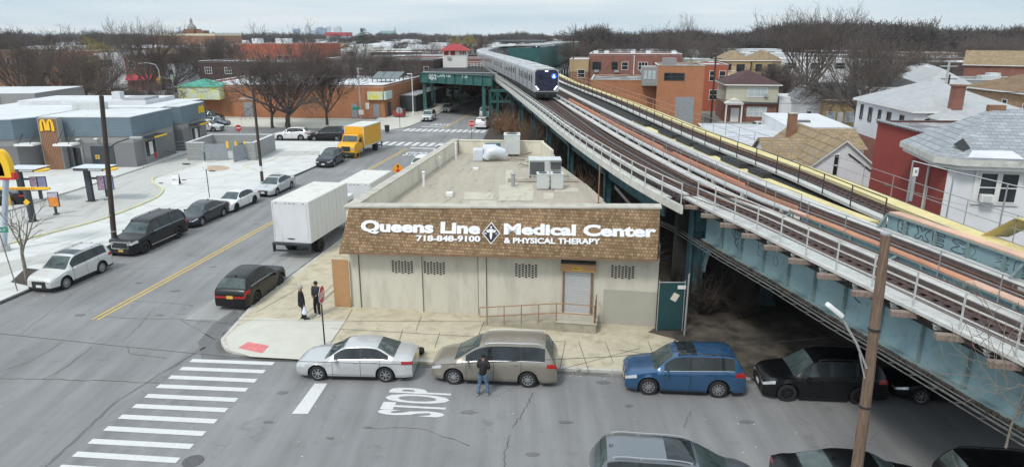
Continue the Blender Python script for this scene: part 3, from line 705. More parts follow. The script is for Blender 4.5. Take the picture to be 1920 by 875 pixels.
scribble(o95,27.3,1.3,4.7,.7,[[(0,.9),(.02,.1)],[(.02,.55),(.3,.9)],[(.02,.5),(.3,.3)],[(.35,.85),(.6,.8),(.4,.4),(.65,.35)],[(.9,.5),(.8,.3),(.85,0),(1,-.05),(1.05,.2),(.98,.45),(.9,.5)],[(0,.05),(.5,.05)]],'spray_dark',.02)
scribble(o95,21.6,.35,5.0,.3,[[(.0,.8),(.4,1),(.6,.6),(.1,.4),(.5,.1),(1,0)]],'spray_dark',.03)
E_=[[(.28,1),(0,.95),(.02,.05),(.3,0)],[(.28,1),(.3,.8),(.12,.75),(.12,.6),(.28,.58),(.28,.42),(.12,.42),(.12,.22),(.3,.2),(.3,0)]]
X_=[[(0,1),(.14,.95),(.2,.65),(.3,1),(.42,.98),(.3,.5),(.42,.05),(.28,0),(.2,.35),(.12,0),(0,.05),(.1,.5),(0,1)]]
S_=[[(.35,.9),(.1,1),(0,.75),(.2,.55),(.1,.4),(.0,.1),(.2,0),(.38,.15),(.3,.35)],[(.3,.75),(.15,.8)],[(.4,.5),(.25,.45)]]
f3 = o_(W3,.72)
for i,(q,w_) in enumerate(((E_,1.0),(X_,1.0),(E_,1.0),(S_,1.0),(X_,1.0),(S_,1.0),(E_,1.0),(X_,1.0))):
    scribble(f3,26.0-i*.85,1.6,ZD+.04,.47,q,'spray_black',.022)
scribble(f3,19.3,.5,ZD+.22,.3,[[(0,1),(.1,.6),(.25,1)],[(.1,.6),(.1,.2)],[(.4,.9),(.3,.5),(.4,.2),(.5,.5)],[(.6,.2),(.62,.9),(.75,.8),(.62,.55)],[(.85,.8),(.85,.2),(1.1,.15)],[(.85,.5),(1.1,.6)],[(.85,.85),(1.2,1)],[(1.2,.3),(1.4,.0),(1.2,-.3),(.9,-.35)]],'spray_white',.02)
f2 = o_(W2,.10)
scribble(f2,20.5,.5,ZD+.02,.14,[[(0,1),(.2,0),(.4,1),(.6,0)],[(.7,.8),(1,.2)]],'spray_white',.014)
# notice boards on the inner girder
for yy,xx in ((28.0,0),(15.6,0)):
    m = MB(); m.cb((W2(yy)+.03,yy,ZD+.16),(.02,.62,.3),R(14)); b_ = part(m,'notice_board','white_trim')
    d = Vector((math.sin(R(-14))*-1,-math.cos(R(14)),0)); 
    fit_text('DANGER', .5, .12, M('red'), frame((W2(yy)+.014-EO[0],yy-EO[1],ZD+.21), (math.sin(R(14)),-math.cos(R(14)),0),(0,0,1)), 'notice_lettering', b_, .003, .01)
# raised yellow hump with graffiti cheek at the right edge
m = MB(); y0=24.4; x0=W4(24.4)
m.poly([(x0-.6,25.4,ZD+.02),(x0+.35,25.2,ZD+.02),(x0+.9,24.3,ZD+.95),(x0-.1,24.5,ZD+.95)]); 
part(m,'girder_cover','deck_yellow',fix=False)
m = MB(); m.prism([(x0-.1,24.48),(x0+.9,24.3),(x0+3.4,15.5),(x0+2.2,15.5)],ZD+.95,ZD+1.0); part(m,'girder_cover','deck_yellow')
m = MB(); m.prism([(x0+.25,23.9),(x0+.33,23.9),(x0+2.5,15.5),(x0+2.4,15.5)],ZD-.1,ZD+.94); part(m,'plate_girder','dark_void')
scribble(lambda y: x0+.25+(23.9-y)*.256,23.2,1.6,ZD+.1,.7,[[(0,.5),(.2,1),(.35,.6),(.2,.1),(0,.5)],[(.45,.9),(.6,.95),(.7,.6),(.5,.3),(.5,.05)],[(.8,.9),(.85,.1)]],'spray_white',.05)
# station end: branch deck over the avenue, green windscreen walls, platform roofs
m = MB(); gz0,gz1 = 5.7,7.2
gA = Vector((-15.9,121.6,0)); gB = Vector((-3.2,112,0))
d = (gB-gA); 
def wallseg(a,b,z0,z1,t,name,mt,parent=None,off=(0,0,0)):
    a = Vector((a[0],a[1],0)); b = Vector((b[0],b[1],0)); n = Vector((-(b-a).y,(b-a).x,0)).normalized()*t
    m = MB(); m.prism([(a.x,a.y),(b.x,b.y),(b.x+n.x,b.y+n.y),(a.x+n.x,a.y+n.y)],z0,z1); return m.build(name,M(mt),parent,off)
mat('overpass_green', (.032,.112,.103), .6, var=.2, vs_=1)
ovp = thing('railway_overpass','dark green girder bridge of the railway crossing over the avenue','railway bridge',(-10,118,0)); OO=(-10,118,0)
wallseg(gA,gB,gz0,gz1,.25,'plate_girder','overpass_green',ovp,OO)
n_ = Vector((-d.y,d.x,0)).normalized()
for zz in (gz0-.08,gz1): 
    wallseg(gA-n_*.25,gB-n_*.25,zz,zz+.08,.6,'flange','overpass_green',ovp,OO)
for i in range(9):
    p = gA+d*(i+.0)/8; m = MB(); m.cb((p.x-n_.x*.1,p.y-n_.y*.1,(gz0+gz1)/2),(.1,.2,gz1-gz0-.02),math.atan2(d.y,d.x)); m.build('stiffener',M('overpass_green'),ovp,OO)
m = MB(); m.prism([(gA.x,gA.y+.4),(gB.x,gB.y+.4),(-3.0,165),(-20,172)],gz1-.75,gz1-.55); m.build('deck',M('deck_dark'),ovp,OO)
m = MB()
for i in range(12): a=Vector((-14+i*1.0,122+i*-.3,gz1-.45)); m.bar(a+Vector((-3,12,0)),a+Vector((6,-.5+10,0)),.25,.12)
m.build('rail',M('rail_post'),ovp,OO)
for (x,y) in ((-15.3,121.8),(-4.6,113.4),(-15.9,138),(-12.8,150),(-10.4,139),(-3.4,132)):
    c = MB(); c.box(x-.28,y-.28,0,x+.28,y+.28,gz0); c.build('column',M('overpass_green'),ovp,OO)
    c = MB(); c.cb((x+.6,y,gz0-.5),(1.5,.2,.12),0,R(-40)); c.build('knee_brace',M('overpass_green'),ovp,OO)
wallseg((-15.3,137.5),(-3.5,132),5.0,6.2,.3,'plate_girder','overpass_green',ovp,OO)
rr = random.Random(12); m = MB(); dd = d.normalized()
tw = [[(0,.2),(.1,1),(.2,.3),(.3,1),(.4,0)],[(.5,0),(.55,.9),(.7,.8),(.6,.5),(.8,.4)],[(.9,.1),(.95,1),(1.1,.2),(1.2,.9)],[(1.3,.9),(1.3,.1),(1.5,.3)],[(1.6,.1),(1.7,.8),(1.9,.2)]]
for s in tw+[[(p[0]*1+1.9,p[1]) for p in q] for q in tw[:3]]+[[(p[0]*1+.1,p[1]-.9) for p in q] for q in tw[:3]]+[[(p[0]+4.1,p[1]) for p in q] for q in tw[1:3]]:
    for (a,b),(c,e) in zip(s[:-1],s[1:]):
        A = gA+dd*(1.8+a*1.7)-n_*.04; B = gA+dd*(1.8+c*1.7)-n_*.04; m.bar((A.x,A.y,gz0+.9+a*0+b*.6),(B.x,B.y,gz0+.9+e*.6),.05,.12)
m.build('graffiti',M('spray_white'),ovp,OO)
# steel bent at the right side of the avenue
for x in (-3.3,-2.2):
    column(x,104.5,5.6,.4,'station_green')
m = MB(); m.bar((-3.3,104.5,3.9),(1.5,104.5,3.9),.3,.4); m.bar((-3.3,104.5,5.5),(2,104.5,5.5),.3,.4)
for a,b in (((-3.2,3.9),(-2.2,5.5)),((-2.2,5.5),(-1.2,3.9)),((-1.2,3.9),(-.2,5.5))): m.bar((a[0],104.4,a[1]),(b[0],104.4,b[1]),.12)
part(m,'truss_beam','station_green')
# station
st = thing('elevated_station','dark green elevated station with long windscreen wall and flat platform roof','station',(14,190,0)); SO=(14,190,0)
sA=(6.1,150); sB=(22.6,242)
wallseg(sA,sB,6.2,11.0,.3,'windscreen_wall','station_green',st,SO)
wallseg((sA[0]-.06,sA[1]),(sB[0]-.06,sB[1]),8.9,9.1,.05,'handrail','galv',st,SO)
wallseg((sA[0]-7,sA[1]+1),sA,7.2,10.9,.3,'end_wall','station_green',st,SO)
for i in range(30):
    t=i/29; x=sA[0]+(sB[0]-sA[0])*t-.1; y=sA[1]+(sB[1]-sA[1])*t; m=MB(); m.box(x-.09,y-.12,6.2,x+.02,y+.12,11); m.build('mullion',M('overpass_green'),st,SO)
mat('roof_grey', (.30,.30,.29), .9, var=.15, vs_=.5, stain=(.42,.42,.42), stain_s=.3, stain_t=(.5,.6))
mat('roof_dark', (.05,.05,.052), .9, var=.2)
m=MB(); m.prism([(sA[0]+.1,sA[1]+6),(sB[0]+.3,sB[1]),(sB[0]-8,sB[1]+2),(sA[0]-5.5,sA[1]+8)],11.1,11.35); m.build('platform_roof',M('roof_grey'),st,SO)
m=MB(); m.prism([(-6,225),(5,196),(9,200),(13,262),(-4,262)],11.35,11.7); m.build('platform_roof',M('roof_dark'),st,SO)
m=MB(); m.prism([(sA[0]-5,sA[1]+1),(sA[0],sA[1]+.5),(sB[0],sB[1]),(sB[0]-8,sB[1]+2)],6.0,6.25); m.build('platform',M('conc_wall'),st,SO)
for i in range(14):
    t=i/13; x=sA[0]+(sB[0]-sA[0])*t; y=sA[1]+(sB[1]-sA[1])*t; c=MB(); c.box(x-.25,y-.25,0,x+.25,y+.25,6); c.build('column',M('station_green'),st,SO)
m=MB(); m.prism([(W4(120)-3,120),(W4(120)+.0,120),(9.5,151),(sB[0]+.3,sB[1]),(-2,262),(-10,262),(-12,180),(-6,150),(-2,120)],5.3,5.6); m.build('deck',M('conc_wall'),st,SO)
# signal tower
tw_ = thing('signal_tower','white railway signal cabin with red hipped roof above the green bridge','signal cabin',(-13,156,7.0)); TO=(-13,156,7.0)
mat('tower_white',(.72,.71,.68),.8,var=.05); mat('tower_red',(.33,.03,.035),.7,var=.15)
q0=AT(831,123,154); q1=AT(861,123,153); tz=ZY(95,154); 
xa,xb=q0.x,q1.x; ya=153.6; yb=158.5; zb=6.6
m=MB(); m.box(xa,ya,zb,xb+1.6,yb,tz-.0); m.build('wall',M('tower_white'),tw_,TO)
for x in ((xa+.3,xa+1.3),(xa+1.7,xa+2.7)):
    m=MB(); m.box(x[0],ya-.03,tz-1.0,x[1],ya+.02,tz-.1); m.build('shutter',M('tower_red'),tw_,TO)
for k in range(4):
    m=MB(); m.box(xb+.1+k*.38,ya-.03,tz-.9,xb+.34+k*.38,ya+.02,tz-.15); m.build('window',M('tower_red'),tw_,TO)
m=MB(); e=.7; xm=(xa+xb+1.6)/2
P=[(xa-e,ya-e,tz),(xb+1.6+e,ya-e,tz),(xb+1.6+e,yb+e,tz),(xa-e,yb+e,tz)]; a=(xm-.9,(ya+yb)/2,tz+1.35); b=(xm+.9,(ya+yb)/2,tz+1.35)
for f in ([P[0],P[1],b,a],[P[1],P[2],b],[P[2],P[3],a,b],[P[3],P[0],a],[P[3],P[2],P[1],P[0]]): m.poly(f)
m.build('roof',M('tower_red'),tw_,TO,fix=False)
m=MB(); m.box(xa+1,ya-.35,zb+1.9,xa+1.8,ya,zb+2.4); m.build('air_conditioner',M('galv'),tw_,TO)
m=MB()
for k in range(6): m.bar((xb+1.8+k*.7,ya,zb+.1),(xb+1.8+k*.7,ya,zb+1.3),.08)
for z in (.5,.9,1.3): m.bar((xb+1.7,ya,zb+z),(xb+5.5,ya,zb+z),.07)
m.build('railing',M('tower_white'),tw_,TO)
# ------------------------------------------------------------------ medical centre
def PL(px, py, P0, n):
    u = px-960; v = py-437.5; d = Vector((u, F*CP-v*SP, -(F*SP+v*CP))); o = Vector((0,0,H0)); n = Vector(n)
    return o+d*((Vector(P0)-o).dot(n)/d.dot(n))
mat('stucco', (.57,.54,.455), .92, var=.06, vs_=.9, stretch=(1.3,1.3,.35), stain=(.43,.41,.35), stain_s=1.3, stain_t=(.48,.75), bump=.2, bs=60)
mat('stucco_patch', (.385,.375,.32), .92, var=.05, vs_=.9, bump=.2, bs=60)
mat('parapet', (.68,.635,.53), .92, var=.08, vs_=.5, stain=(.50,.455,.35), stain_s=.7, stain_t=(.5,.7), stretch=(1,1,.4))
mat('coping', (.47,.44,.38), .9, var=.15, vs_=1.5, stain=(.33,.31,.26), stain_s=2, stain_t=(.5,.7))
mat('roof_felt', (.40,.355,.285), .95, var=.12, vs_=.8, stain=(.41,.375,.31), stain_s=1.1, stain_t=(.48,.70), stretch=(3.2,.5,1), noise2=.1)
mat('roof_coat', (.50,.465,.375), .9, var=.12, vs_=1.5, noise2=.1)
brickmat('shingle', (.215,.135,.075), (.385,.265,.155), (.12,.075,.042), w=.15, h=.125, ms=.009, bias=.0, var=.25, bump=.8)
mat('brown_frame', (.22,.13,.08), .7, var=.2)
mat('brown_board', (.42,.24,.115), .85, var=.08)
mat('letter', (.80,.80,.82), .5, var=0)
mc = thing('medical_centre', 'single storey beige corner building with brown shingle mansard sign band and flat roof', 'building', (-8.28,32.85,0))
LO = (-8.28,32.85,0)
Lc = Vector((-8.28,32.85,0)); Rc = Vector((6.88,30.25,0)); wd_ = (Rc-Lc).normalized(); wn = Vector((wd_.y,-wd_.x,0))    # wn points to the street
def zr(x,y): return 4.45
foot = [(Lc.x,Lc.y),(Rc.x,Rc.y),(5.45,36.5),(4.45,44),(2.5,54.9),(-4.75,55.6)]
m = MB(); m.prism([(p[0],p[1]) for p in foot],0,4.3,cap=False); m.build('wall',M('stucco'),mc,LO)
m = MB(); 
fr = [(Lc.x+.1,Lc.y+.2),(Rc.x-.05,Rc.y+.2),(5.55,36.5),(4.6,44),(2.6,54.9),(-4.75,55.4)]
m.prism(fr,4.2,4.36); rf = m.build('roof',M('roof_felt'),mc,LO)
for px0,py0,px1,py1 in ((935,345,1000,376),(1019,361,1038,373),(987,354,1002,361),(870,360,925,374),(880,375,930,386),(990,290,1040,316),(960,335,972,376),(1040,352,1085,360),(948,318,962,345)):
    zq=4.366+len(C.objects)%97*.0002; a=G(px0,py0,zq); b=G(px1,py0,zq); c=G(px1,py1,zq); d=G(px0,py1,zq)
    q=MB(); q.poly([a,b,c,d]); q.build('roof_patch',M('roof_coat'),mc,LO,fix=False)
rr=random.Random(4)
q=MB()
for i in range(70):
    p=G(rr.uniform(760,1000),rr.uniform(300,384),4.388+i*.0002); l=rr.uniform(.3,1.4)
    if p.x> -5.5: q.poly([p,p+Vector((.05,0,0)),p+Vector((.05+.15*l,l,0)),p+Vector((.15*l,l,0))])
q.build('tar_streaks',M('roof_coat'),mc,LO,fix=False)
# parapets
lp = [(Lc.x,Lc.y+.1),(-4.75,55.6)]
def para(a,b,t,z0,z1,name='parapet',m_='parapet'):
    a=Vector((*a,0)); b=Vector((*b,0)); n=Vector((-(b-a).y,(b-a).x,0)).normalized()*t
    q=MB(); q.prism([(a.x,a.y),(b.x,b.y),(b.x+n.x,b.y+n.y),(a.x+n.x,a.y+n.y)],z0,z1); return q.build(name,M(m_),mc,LO)
para(lp[1],(Lc.x,Lc.y+.1),.42,4.1,5.38)
para((-4.85,55.7),(Lc.x-.1,Lc.y),.56,5.38,5.44,'coping','coping')
para((-4.32,55.15),(2.5,54.5),.3,4.1,5.36); para((-4.3,55.1),(2.55,54.45),.4,5.36,5.41,'coping','parapet')
para((2.5,54.8),(3.1,50.5),-.2,4.1,5.36)
para((5.2,38.5),(4.6,43),-.12,4.3,4.42,'kerb','coping')
TL=AT(655,388,32.75); TR=AT(1238,390,30.1); BL=AT(636,472,32.1); BR=AT(1232,486,29.45)
TL2=TL+Vector((.05,.6,0)); TR2=TR+Vector((.1,.6,0))
m=MB(); m.poly([BL,BR,TR,TL]); 
m.poly([BL,TL,TL2,Vector((Lc.x,Lc.y,BL.z))]); m.poly([BR,Vector((Rc.x,Rc.y,BR.z)),TR2,TR]); m.poly([BL,Vector((Lc.x,Lc.y,BL.z)),Vector((Rc.x,Rc.y,BR.z)),BR])
m.poly([TL2,TR2,Vector((Rc.x,Rc.y+.6,4.3)),Vector((Lc.x,Lc.y+.6,4.3))])
man=m.build('mansard',M('shingle'),mc,LO,fix=False)
m=MB(); zc=.05
a=[TL+Vector((-.06,-.06,0)),TR+Vector((.06,-.06,0)),TR2+Vector((.06,.06,0)),TL2+Vector((-.06,.06,0))]
k=m.vs([p-Vector((0,0,.03)) for p in a]+[p+Vector((0,0,.05)) for p in a])
for q in ((0,3,2,1),(4,5,6,7),(0,1,5,4),(1,2,6,5),(2,3,7,6),(3,0,4,7)): m.face([k+i for i in q])
m.build('coping',M('coping'),mc,LO)
m=MB(); e=Vector((0,0,.10)); m.poly([BL-wn*-.02,BR-wn*-.02,BR-wn*-.02-e,BL-wn*-.02-e]); m.poly([BL-e,BR-e,Vector((Rc.x,Rc.y,BR.z-.1)),Vector((Lc.x,Lc.y,BL.z-.1))]); m.build('drip_edge',M('brown_frame'),mc,LO,fix=False)
mn=(BR-BL).cross(TL-BL).normalized()
if mn.y>0: mn=-mn
def onm(px,py,d=.05): return PL(px,py,BL+mn*d,mn)
mup=((TL-BL)+(TR-BR)); mx_=(BR-BL).normalized(); mup=(mup-mx_*mup.dot(mx_)).normalized()
def mtext(s,x0,x1,y0,y1,off,name='lettering',sp=1.0,dz=0):
    a=onm(x0,(y0+y1)/2); b=onm(x1,(y0+y1)/2+dz); c=onm((x0+x1)/2,y0+dz/2); d=onm((x0+x1)/2,y1+dz/2)
    w_=(b-a).length; h=abs((c-d).dot(mup)); cen=(a+b)/2-Vector(LO)
    return fit_text(s,w_,h,M('letter'),frame(cen,b-a,mup),name,mc,.035,off,sp)
sg=mtext('Queens Line',677,901,412,438,.046,dz=5)
sg=mtext('Medical Center',945,1231,418,440,.046,dz=5)
mtext('718-848-9100',781,901,440.5,452,.04,dz=1.5)
mtext('& PHYSICAL THERAPY',945,1126,445,456,.04,dz=2)
# emblem
cen=onm(921,437,.05); 
def dia(r,d,name,mt,par=mc):
    q=MB(); c=cen+mn*d; P=[c+mx_*r*.82,c+mup*r,c-mx_*r*.82,c-mup*r]; b=q.vs(P+[p-mn*.03 for p in P]); q.face([b,b+1,b+2,b+3])
    for i in range(4): q.face((b+i,b+4+i,b+4+(i+1)%4,b+(i+1)%4))
    return q.build(name,M(mt),par,LO,fix=False)
dia(.53,.02,'emblem','letter'); dia(.47,.028,'emblem_field','black'); 
q=MB()
def mp2(x,y): return cen+mn*.05+mx_*x+mup*y
def flatp(pts): q.poly([mp2(*p) for p in pts])
flatp([(-.16,.16),(-.05,.20),(.05,.20),(.16,.16),(.12,.10),(.06,.10),(.06,-.12),(.03,-.28),(-.03,-.28),(-.06,-.12),(-.06,.10),(-.12,.10)])
for s in (-1,1): flatp([(s*.03,.13),(s*.2,.17),(s*.24,.10),(s*.16,.02),(s*.05,.05)])
flatp([(.05*math.cos(a*.785),.28+.05*math.sin(a*.785)) for a in range(8)])
q.build('emblem_figure',M('letter'),mc,LO,fix=False)
for s,x,y in (('M',-.27,-.02),('C',.27,-.02)):
    p=mp2(x,y)-Vector(LO); fit_text(s,.09,.10,M('letter'),frame(p,mx_,mup),'emblem_letter',mc,.004,.01)
# front wall details in wall coordinates
def onw(px,py,d=0): return PL(px,py,Lc+wn*d,wn)
def wu(p): return (p-Lc).dot(wd_)
def wbox(m,u0,u1,z0,z1,d0,d1):
    P=[Lc+wd_*u+wn*d+Vector((0,0,z)) for z in (z0,z1) for (u,d) in ((u0,d0),(u1,d0),(u1,d1),(u0,d1))]
    k=m.vs(P)
    for q in ((0,3,2,1),(4,5,6,7),(0,1,5,4),(1,2,6,5),(2,3,7,6),(3,0,4,7)): m.face([k+i for i in q])
def pxbox(m,x0,y0,x1,y1,d0,d1):
    a=onw(x0,y0,d1); b=onw(x1,y1,d1); wbox(m,wu(a),wu(b),min(a.z,b.z),max(a.z,b.z),d0,d1)
for x0,x1 in ((661,673),(778,791),(897,911)):
    m=MB(); a=onw(x0,520,.1); b=onw(x1,520,.1); wbox(m,wu(a),wu(b),0,3.6,0.0,.10); m.build('pilaster',M('stucco'),mc,LO)
for x0 in (674.5,791.5,896,911.5):
    m=MB(); a=onw(x0,520,.0); wbox(m,wu(a),wu(a)+.03,0,3.6,0.002,.012); m.build('wall_joint',M('seam'),mc,LO)
m=MB(); a=onw(1132,540); wbox(m,wu(a),15.36,.0,1.9,.002,.012); m.build('wall_patch',M('stucco_patch'),mc,LO)
for (x0,y0,x1,y1) in ((734,488,775,511),(794,490,835,513),(965,494,1008,519),(1145,497,1190,521)):
    a=onw(x0,(y0+y1)/2); b=onw(x1,(y0+y1)/2); c=onw((x0+x1)/2,y0); d=onw((x0+x1)/2,y1); u0,u1=wu(a),wu(b); z1,z0=c.z,d.z
    bx=MB(); wbox(bx,u0-.03,u1+.03,z0-.03,z1+.03,.002,.006); vb=bx.build('vent',M('stucco'),mc,LO)
    m=MB(); nc=7; nr=6; cw=(u1-u0)/nc; rh=(z1-z0)/nr
    for i in range(nc):
        for j in range(nr):
            o=(i%2)*rh*.5; wbox(m,u0+i*cw+cw*.14,u0+i*cw+cw*.86,z0+j*rh-o+rh*.2,z0+j*rh-o+rh*.82,.004,.012)
    o=m.build('vent_openings',M('dark_void'),vb); o.location=(-LO[0],-LO[1],0)
mat('shutter', (.60,.60,.61), .4, .3, var=.05)
a=onw(1058,545,.08); b=onw(1107,545,.08); us,ue=wu(a),wu(b); zt_=onw(1085,507,.05).z; zb_=onw(1085,586,.05).z
m=MB(); k=26
for i in range(k): 
    z0=zb_+(zt_-zb_)*i/k; h=(zt_-zb_)/k; wbox(m,us,ue,z0,z0+h*.66,.02,.075); wbox(m,us,ue,z0+h*.66,z0+h,.02,.045)
dr=m.build('roller_shutter',M('shutter'),mc,LO)
m=MB(); wbox(m,us-.09,us-.003,zb_-.05,zt_+.02,.0,.13); m.build('door_jamb',M('brown_frame'),mc,LO); m=MB(); wbox(m,ue+.003,ue+.09,zb_-.05,zt_+.02,.0,.13); m.build('door_jamb',M('brown_frame'),mc,LO)
m=MB(); wbox(m,us-.16,ue+.2,zt_,zt_+.40,.0,.30); m.build('shutter_box',M('brown_board'),mc,LO,bevel=.02)
m=MB(); wbox(m,us-.17,ue+.21,zt_+.40,zt_+.5,.0,.32); m.build('shutter_hood',M('black_metal'),mc,LO)
m=MB(); um=(us+ue)/2; wbox(m,um-.25,um+.25,zt_+.1,zt_+.27,.30,.315); ns=m.build('number_plate',M('plate_yellow'),mc,LO)
p=Lc+wd_*um+wn*.318+Vector((0,0,zt_+.185)); o=fit_text('106-13',.42,.1,M('black'),frame(p-Vector(LO),wd_,(0,0,1)),'number',mc,.003,.008)
m=MB(); wbox(m,.02,15.4,.0,.12,.004,.03); m.build('plinth',M('stucco_patch'),mc,LO)
m=MB(); a=BL+Vector((.05,.2,-.1)); m.prism([(a.x-.15,a.y+.15),(Lc.x+.0,Lc.y-.02),(Lc.x-.0,Lc.y+.08),(a.x-.15,a.y+.25)],KH,2.7); m.v=[(x,y,z) for x,y,z in m.v]
m=MB(); a=G(628,574,KH); b=G(658,576,KH); zt2=ZY(486,a.y); m.prism([(a.x,a.y),(b.x,b.y),(b.x,b.y+.08),(a.x,a.y+.08)],KH,zt2); o=m.build('side_gate',M('brown_board'),mc,LO)
# ramp with brown railings
rp=thing('entrance_ramp','low concrete ramp with brown pipe railings in front of the roller shutter','ramp',(2,31,0)); RO=(2,31,0)
a=onw(910,600,.0); u0=wu(a)+.1; u1=us-.25; u2=wu(onw(1118,600,1.3)); zp=zb_-.03
mat('ramp_side', (.36,.33,.26), .95, var=.15, vs_=1.5, stain=(.25,.23,.17), stain_s=2, stain_t=(.5,.7))
mat('ramp_top', (.47,.44,.36), .95, var=.15, vs_=1.5, noise2=.15)
def wp(u,d,z): return Lc+wd_*u+wn*d+Vector((0,0,z))
m=MB(); dd_=1.25
k=m.vs([wp(u0,.04,KH),wp(u0,dd_,KH),wp(u1,.04,KH),wp(u1,dd_,KH),wp(u1,.04,zp),wp(u1,dd_,zp)])
for f in ((k,k+1,k+5,k+4),(k+1,k+3,k+5),(k,k+4,k+2),(k+2,k+4,k+5,k+3)): m.face(f)
m.build('ramp',M('ramp_side'),rp,RO)
m=MB(); wbox(m,u1+.003,u2,0,zp,.04,dd_+.05); m.build('landing',M('ramp_side'),rp,RO)
m=MB(); wbox(m,u1-.02,u2+.03,zp,zp+.03,.04,dd_+.09); m.build('landing_slab',M('ramp_top'),rp,RO)
mat('brown_pipe', (.30,.17,.09), .6, .3, var=.25)
zz=lambda u: KH+(zp-KH)*max(0,min(1,(u-u0)/(u1-u0)))
m=MB(); U=[u0-.1,u0+.25]+[u0+.25+(u1-u0-.25)*i/4 for i in range(1,5)]+[u2-.1]
for u in U[1:]: m.tube([wp(u,dd_-.02,zz(u)-.3 if zz(u)>.4 else 0),wp(u,dd_-.02,zz(u)+.92)],.025,6)
for h in (.45,.92): m.tube([wp(u,dd_-.02,zz(u)+h) for u in U],.024,6)
m.tube([wp(U[0],dd_-.02,zz(u0)+.45),wp(U[0],dd_-.02,zz(u0)+.92)],.022,6)
m.build('railing',M('brown_pipe'),rp,RO)
m=MB(); 
for d in (.5,dd_-.1): m.tube([wp(u2-.06,d,zp),wp(u2-.06,d,zp+1.2)],.03,6)
for h in (.45,.92): m.tube([wp(u2-.06,.2,zp+h),wp(u2-.06,dd_-.05,zp+h)],.024,6)
m.build('railing',M('brown_pipe'),rp,RO)
# rooftop equipment
mat('hvac', (.56,.58,.57), .6, .1, var=.08, vs_=2, stain=(.42,.42,.38), stain_s=2.5, stain_t=(.55,.7))
mat('hvac_dark', (.10,.10,.105), .6, .2, var=.2)
mat('duct', (.62,.65,.70), .45, .2, var=.06)
ZR=4.36
def rbox(name,label,cat,px0,py0,px1,depth,h,mt,rz=0,lift=0,vents=True,grille=False):
    a=G(px0,py0,ZR+lift); b=G(px1,py0,ZR+lift); w_=(b-a).length; c=(a+b)/2; loc=(c.x,c.y,ZR+lift)
    t=thing(name,label,cat,loc,rz)
    m=MB(); m.box(-w_/2,0,.05,w_/2,depth,h); m.build('casing',M(mt),t,bevel=.02)
    m=MB(); m.box(-w_/2-.02,-.02,h,w_/2+.02,depth+.02,h+.04); m.build('lid',M(mt),t)
    m=MB(); m.box(-w_/2+.05,.05,-lift,-w_/2+.15,depth-.05,.05); m.box(w_/2-.15,.05,-lift,w_/2-.05,depth-.05,.05); m.build('foot',M('hvac_dark'),t)
    if vents: m=MB(); m.lathe([(.01,h+.05),(min(w_,depth)*.36,h+.05),(min(w_,depth)*.36,h+.08),(0.01,h+.08)],(0,depth/2,0),20); m.build('fan',M('hvac_dark'),t)
    if grille:
        m=MB()
        for i in range(8): m.box(-w_/2+.08,-.012,.15+i*(h-.3)/8,w_/2-.08,-.002,.15+(i+.6)*(h-.3)/8)
        m.build('grille',M('hvac_dark'),t)
    return t,w_
rbox('air_handler','large pale grey air handler box at the back of the flat roof','air handler',945,291,975,1.5,1.55,'hvac',lift=.1)
t,w_=rbox('rooftop_unit','wide low grey rooftop air conditioner standing on a beam frame','rooftop unit',992,331,1052,1.3,1.05,'hvac',lift=.35,vents=False)
m=MB(); m.box(-w_/2+.05,-.02,.12,-w_/2+1.0,-.004,.98); m.build('grille',M('hvac_dark'),t)
m=MB(); m.box(.35,-.3,.55,1.0,-.01,.95); m.box(.3,-.35,.95,1.05,-.01,1.0); m.build('hood',M('hvac_dark'),t)
m=MB(); m.box(-w_/2-1.4,-.1,-.3,w_/2+1.1,.08,-.1); m.build('beam',M('coping'),t)
rbox('condenser','left of the two small pale condenser boxes in front of the wide rooftop unit','condenser',1007,356,1029,.8,.95,'hvac',vents=True)
rbox('condenser','right of the two small pale condenser boxes in front of the wide rooftop unit','condenser',1033,356,1056,.8,.95,'hvac',vents=True)
b0=G(905,303,ZR); t=thing('air_duct','bent silver air duct on the roof beside the large air handler','duct',(b0.x,b0.y,ZR))
m=MB(); m.box(-.75,0,.0,.05,.8,.95); m.build('duct_box',M('duct'),t,bevel=.12)
m=MB(); pts=[(.2,.1,.2),(.5,.15,.7),(1.0,.2,.75),(1.5,.3,.55),(1.7,.4,.3)]; m.tube(pts,[.3,.42,.45,.42,.3],12); m.build('elbow',M('duct'),t,smooth=True)
m=MB(); m.cb((.75,1.1,.85),(1.2,.6,.75),0,0,R(-15)); m.build('duct_box',M('teal_dark'),t,bevel=.05)
m=MB(); m.cb((.5,.78,.95),(1.0,.05,.5),0,0,R(-20)); m.build('panel',M('duct'),t)
for i,(px,py) in enumerate(((975,296),(985,290),(1000,305),(968,300),(990,312))):
    p=G(px,py,ZR+.1); m=MB(); m.cb((0,0,.05),(rr.uniform(.9,1.8),.12,.06),rr.uniform(-.8,.8),rr.uniform(-.1,.1)); o=m.build('plank',M('old_beam')); o.location=p
    tag(o,'loose weathered plank lying on the roof behind the condensers','plank','loose planks on the roof')
def pipe(px0,py0,h,rad,label,mt='white_trim',name='vent_pipe',cap=True):
    p=G(px0,py0,ZR); t=thing(name,label,'pipe',(p.x,p.y,ZR)); m=MB(); m.tube([(0,0,0),(0,0,h)],rad,10); m.build('pipe',M(mt),t,smooth=True)
    m=MB(); m.lathe([(rad*1.4,h),(rad*1.5,h+.04),(rad*.6,h+.1),(0.001,h+.1)],(0,0,0),10); m.build('cap',M(mt),t)
pipe(795,350,.9,.08,'short white vent pipe by the left parapet near the front of the roof')
pipe(825,315,.75,.05,'thin white vent pipe halfway along the left parapet')
pipe(855,298,1.2,.07,'tall white vent pipe in the back left corner of the roof')
pipe(962,350,.8,.13,'round silver turbine vent in the middle of the roof','galv','turbine_vent')
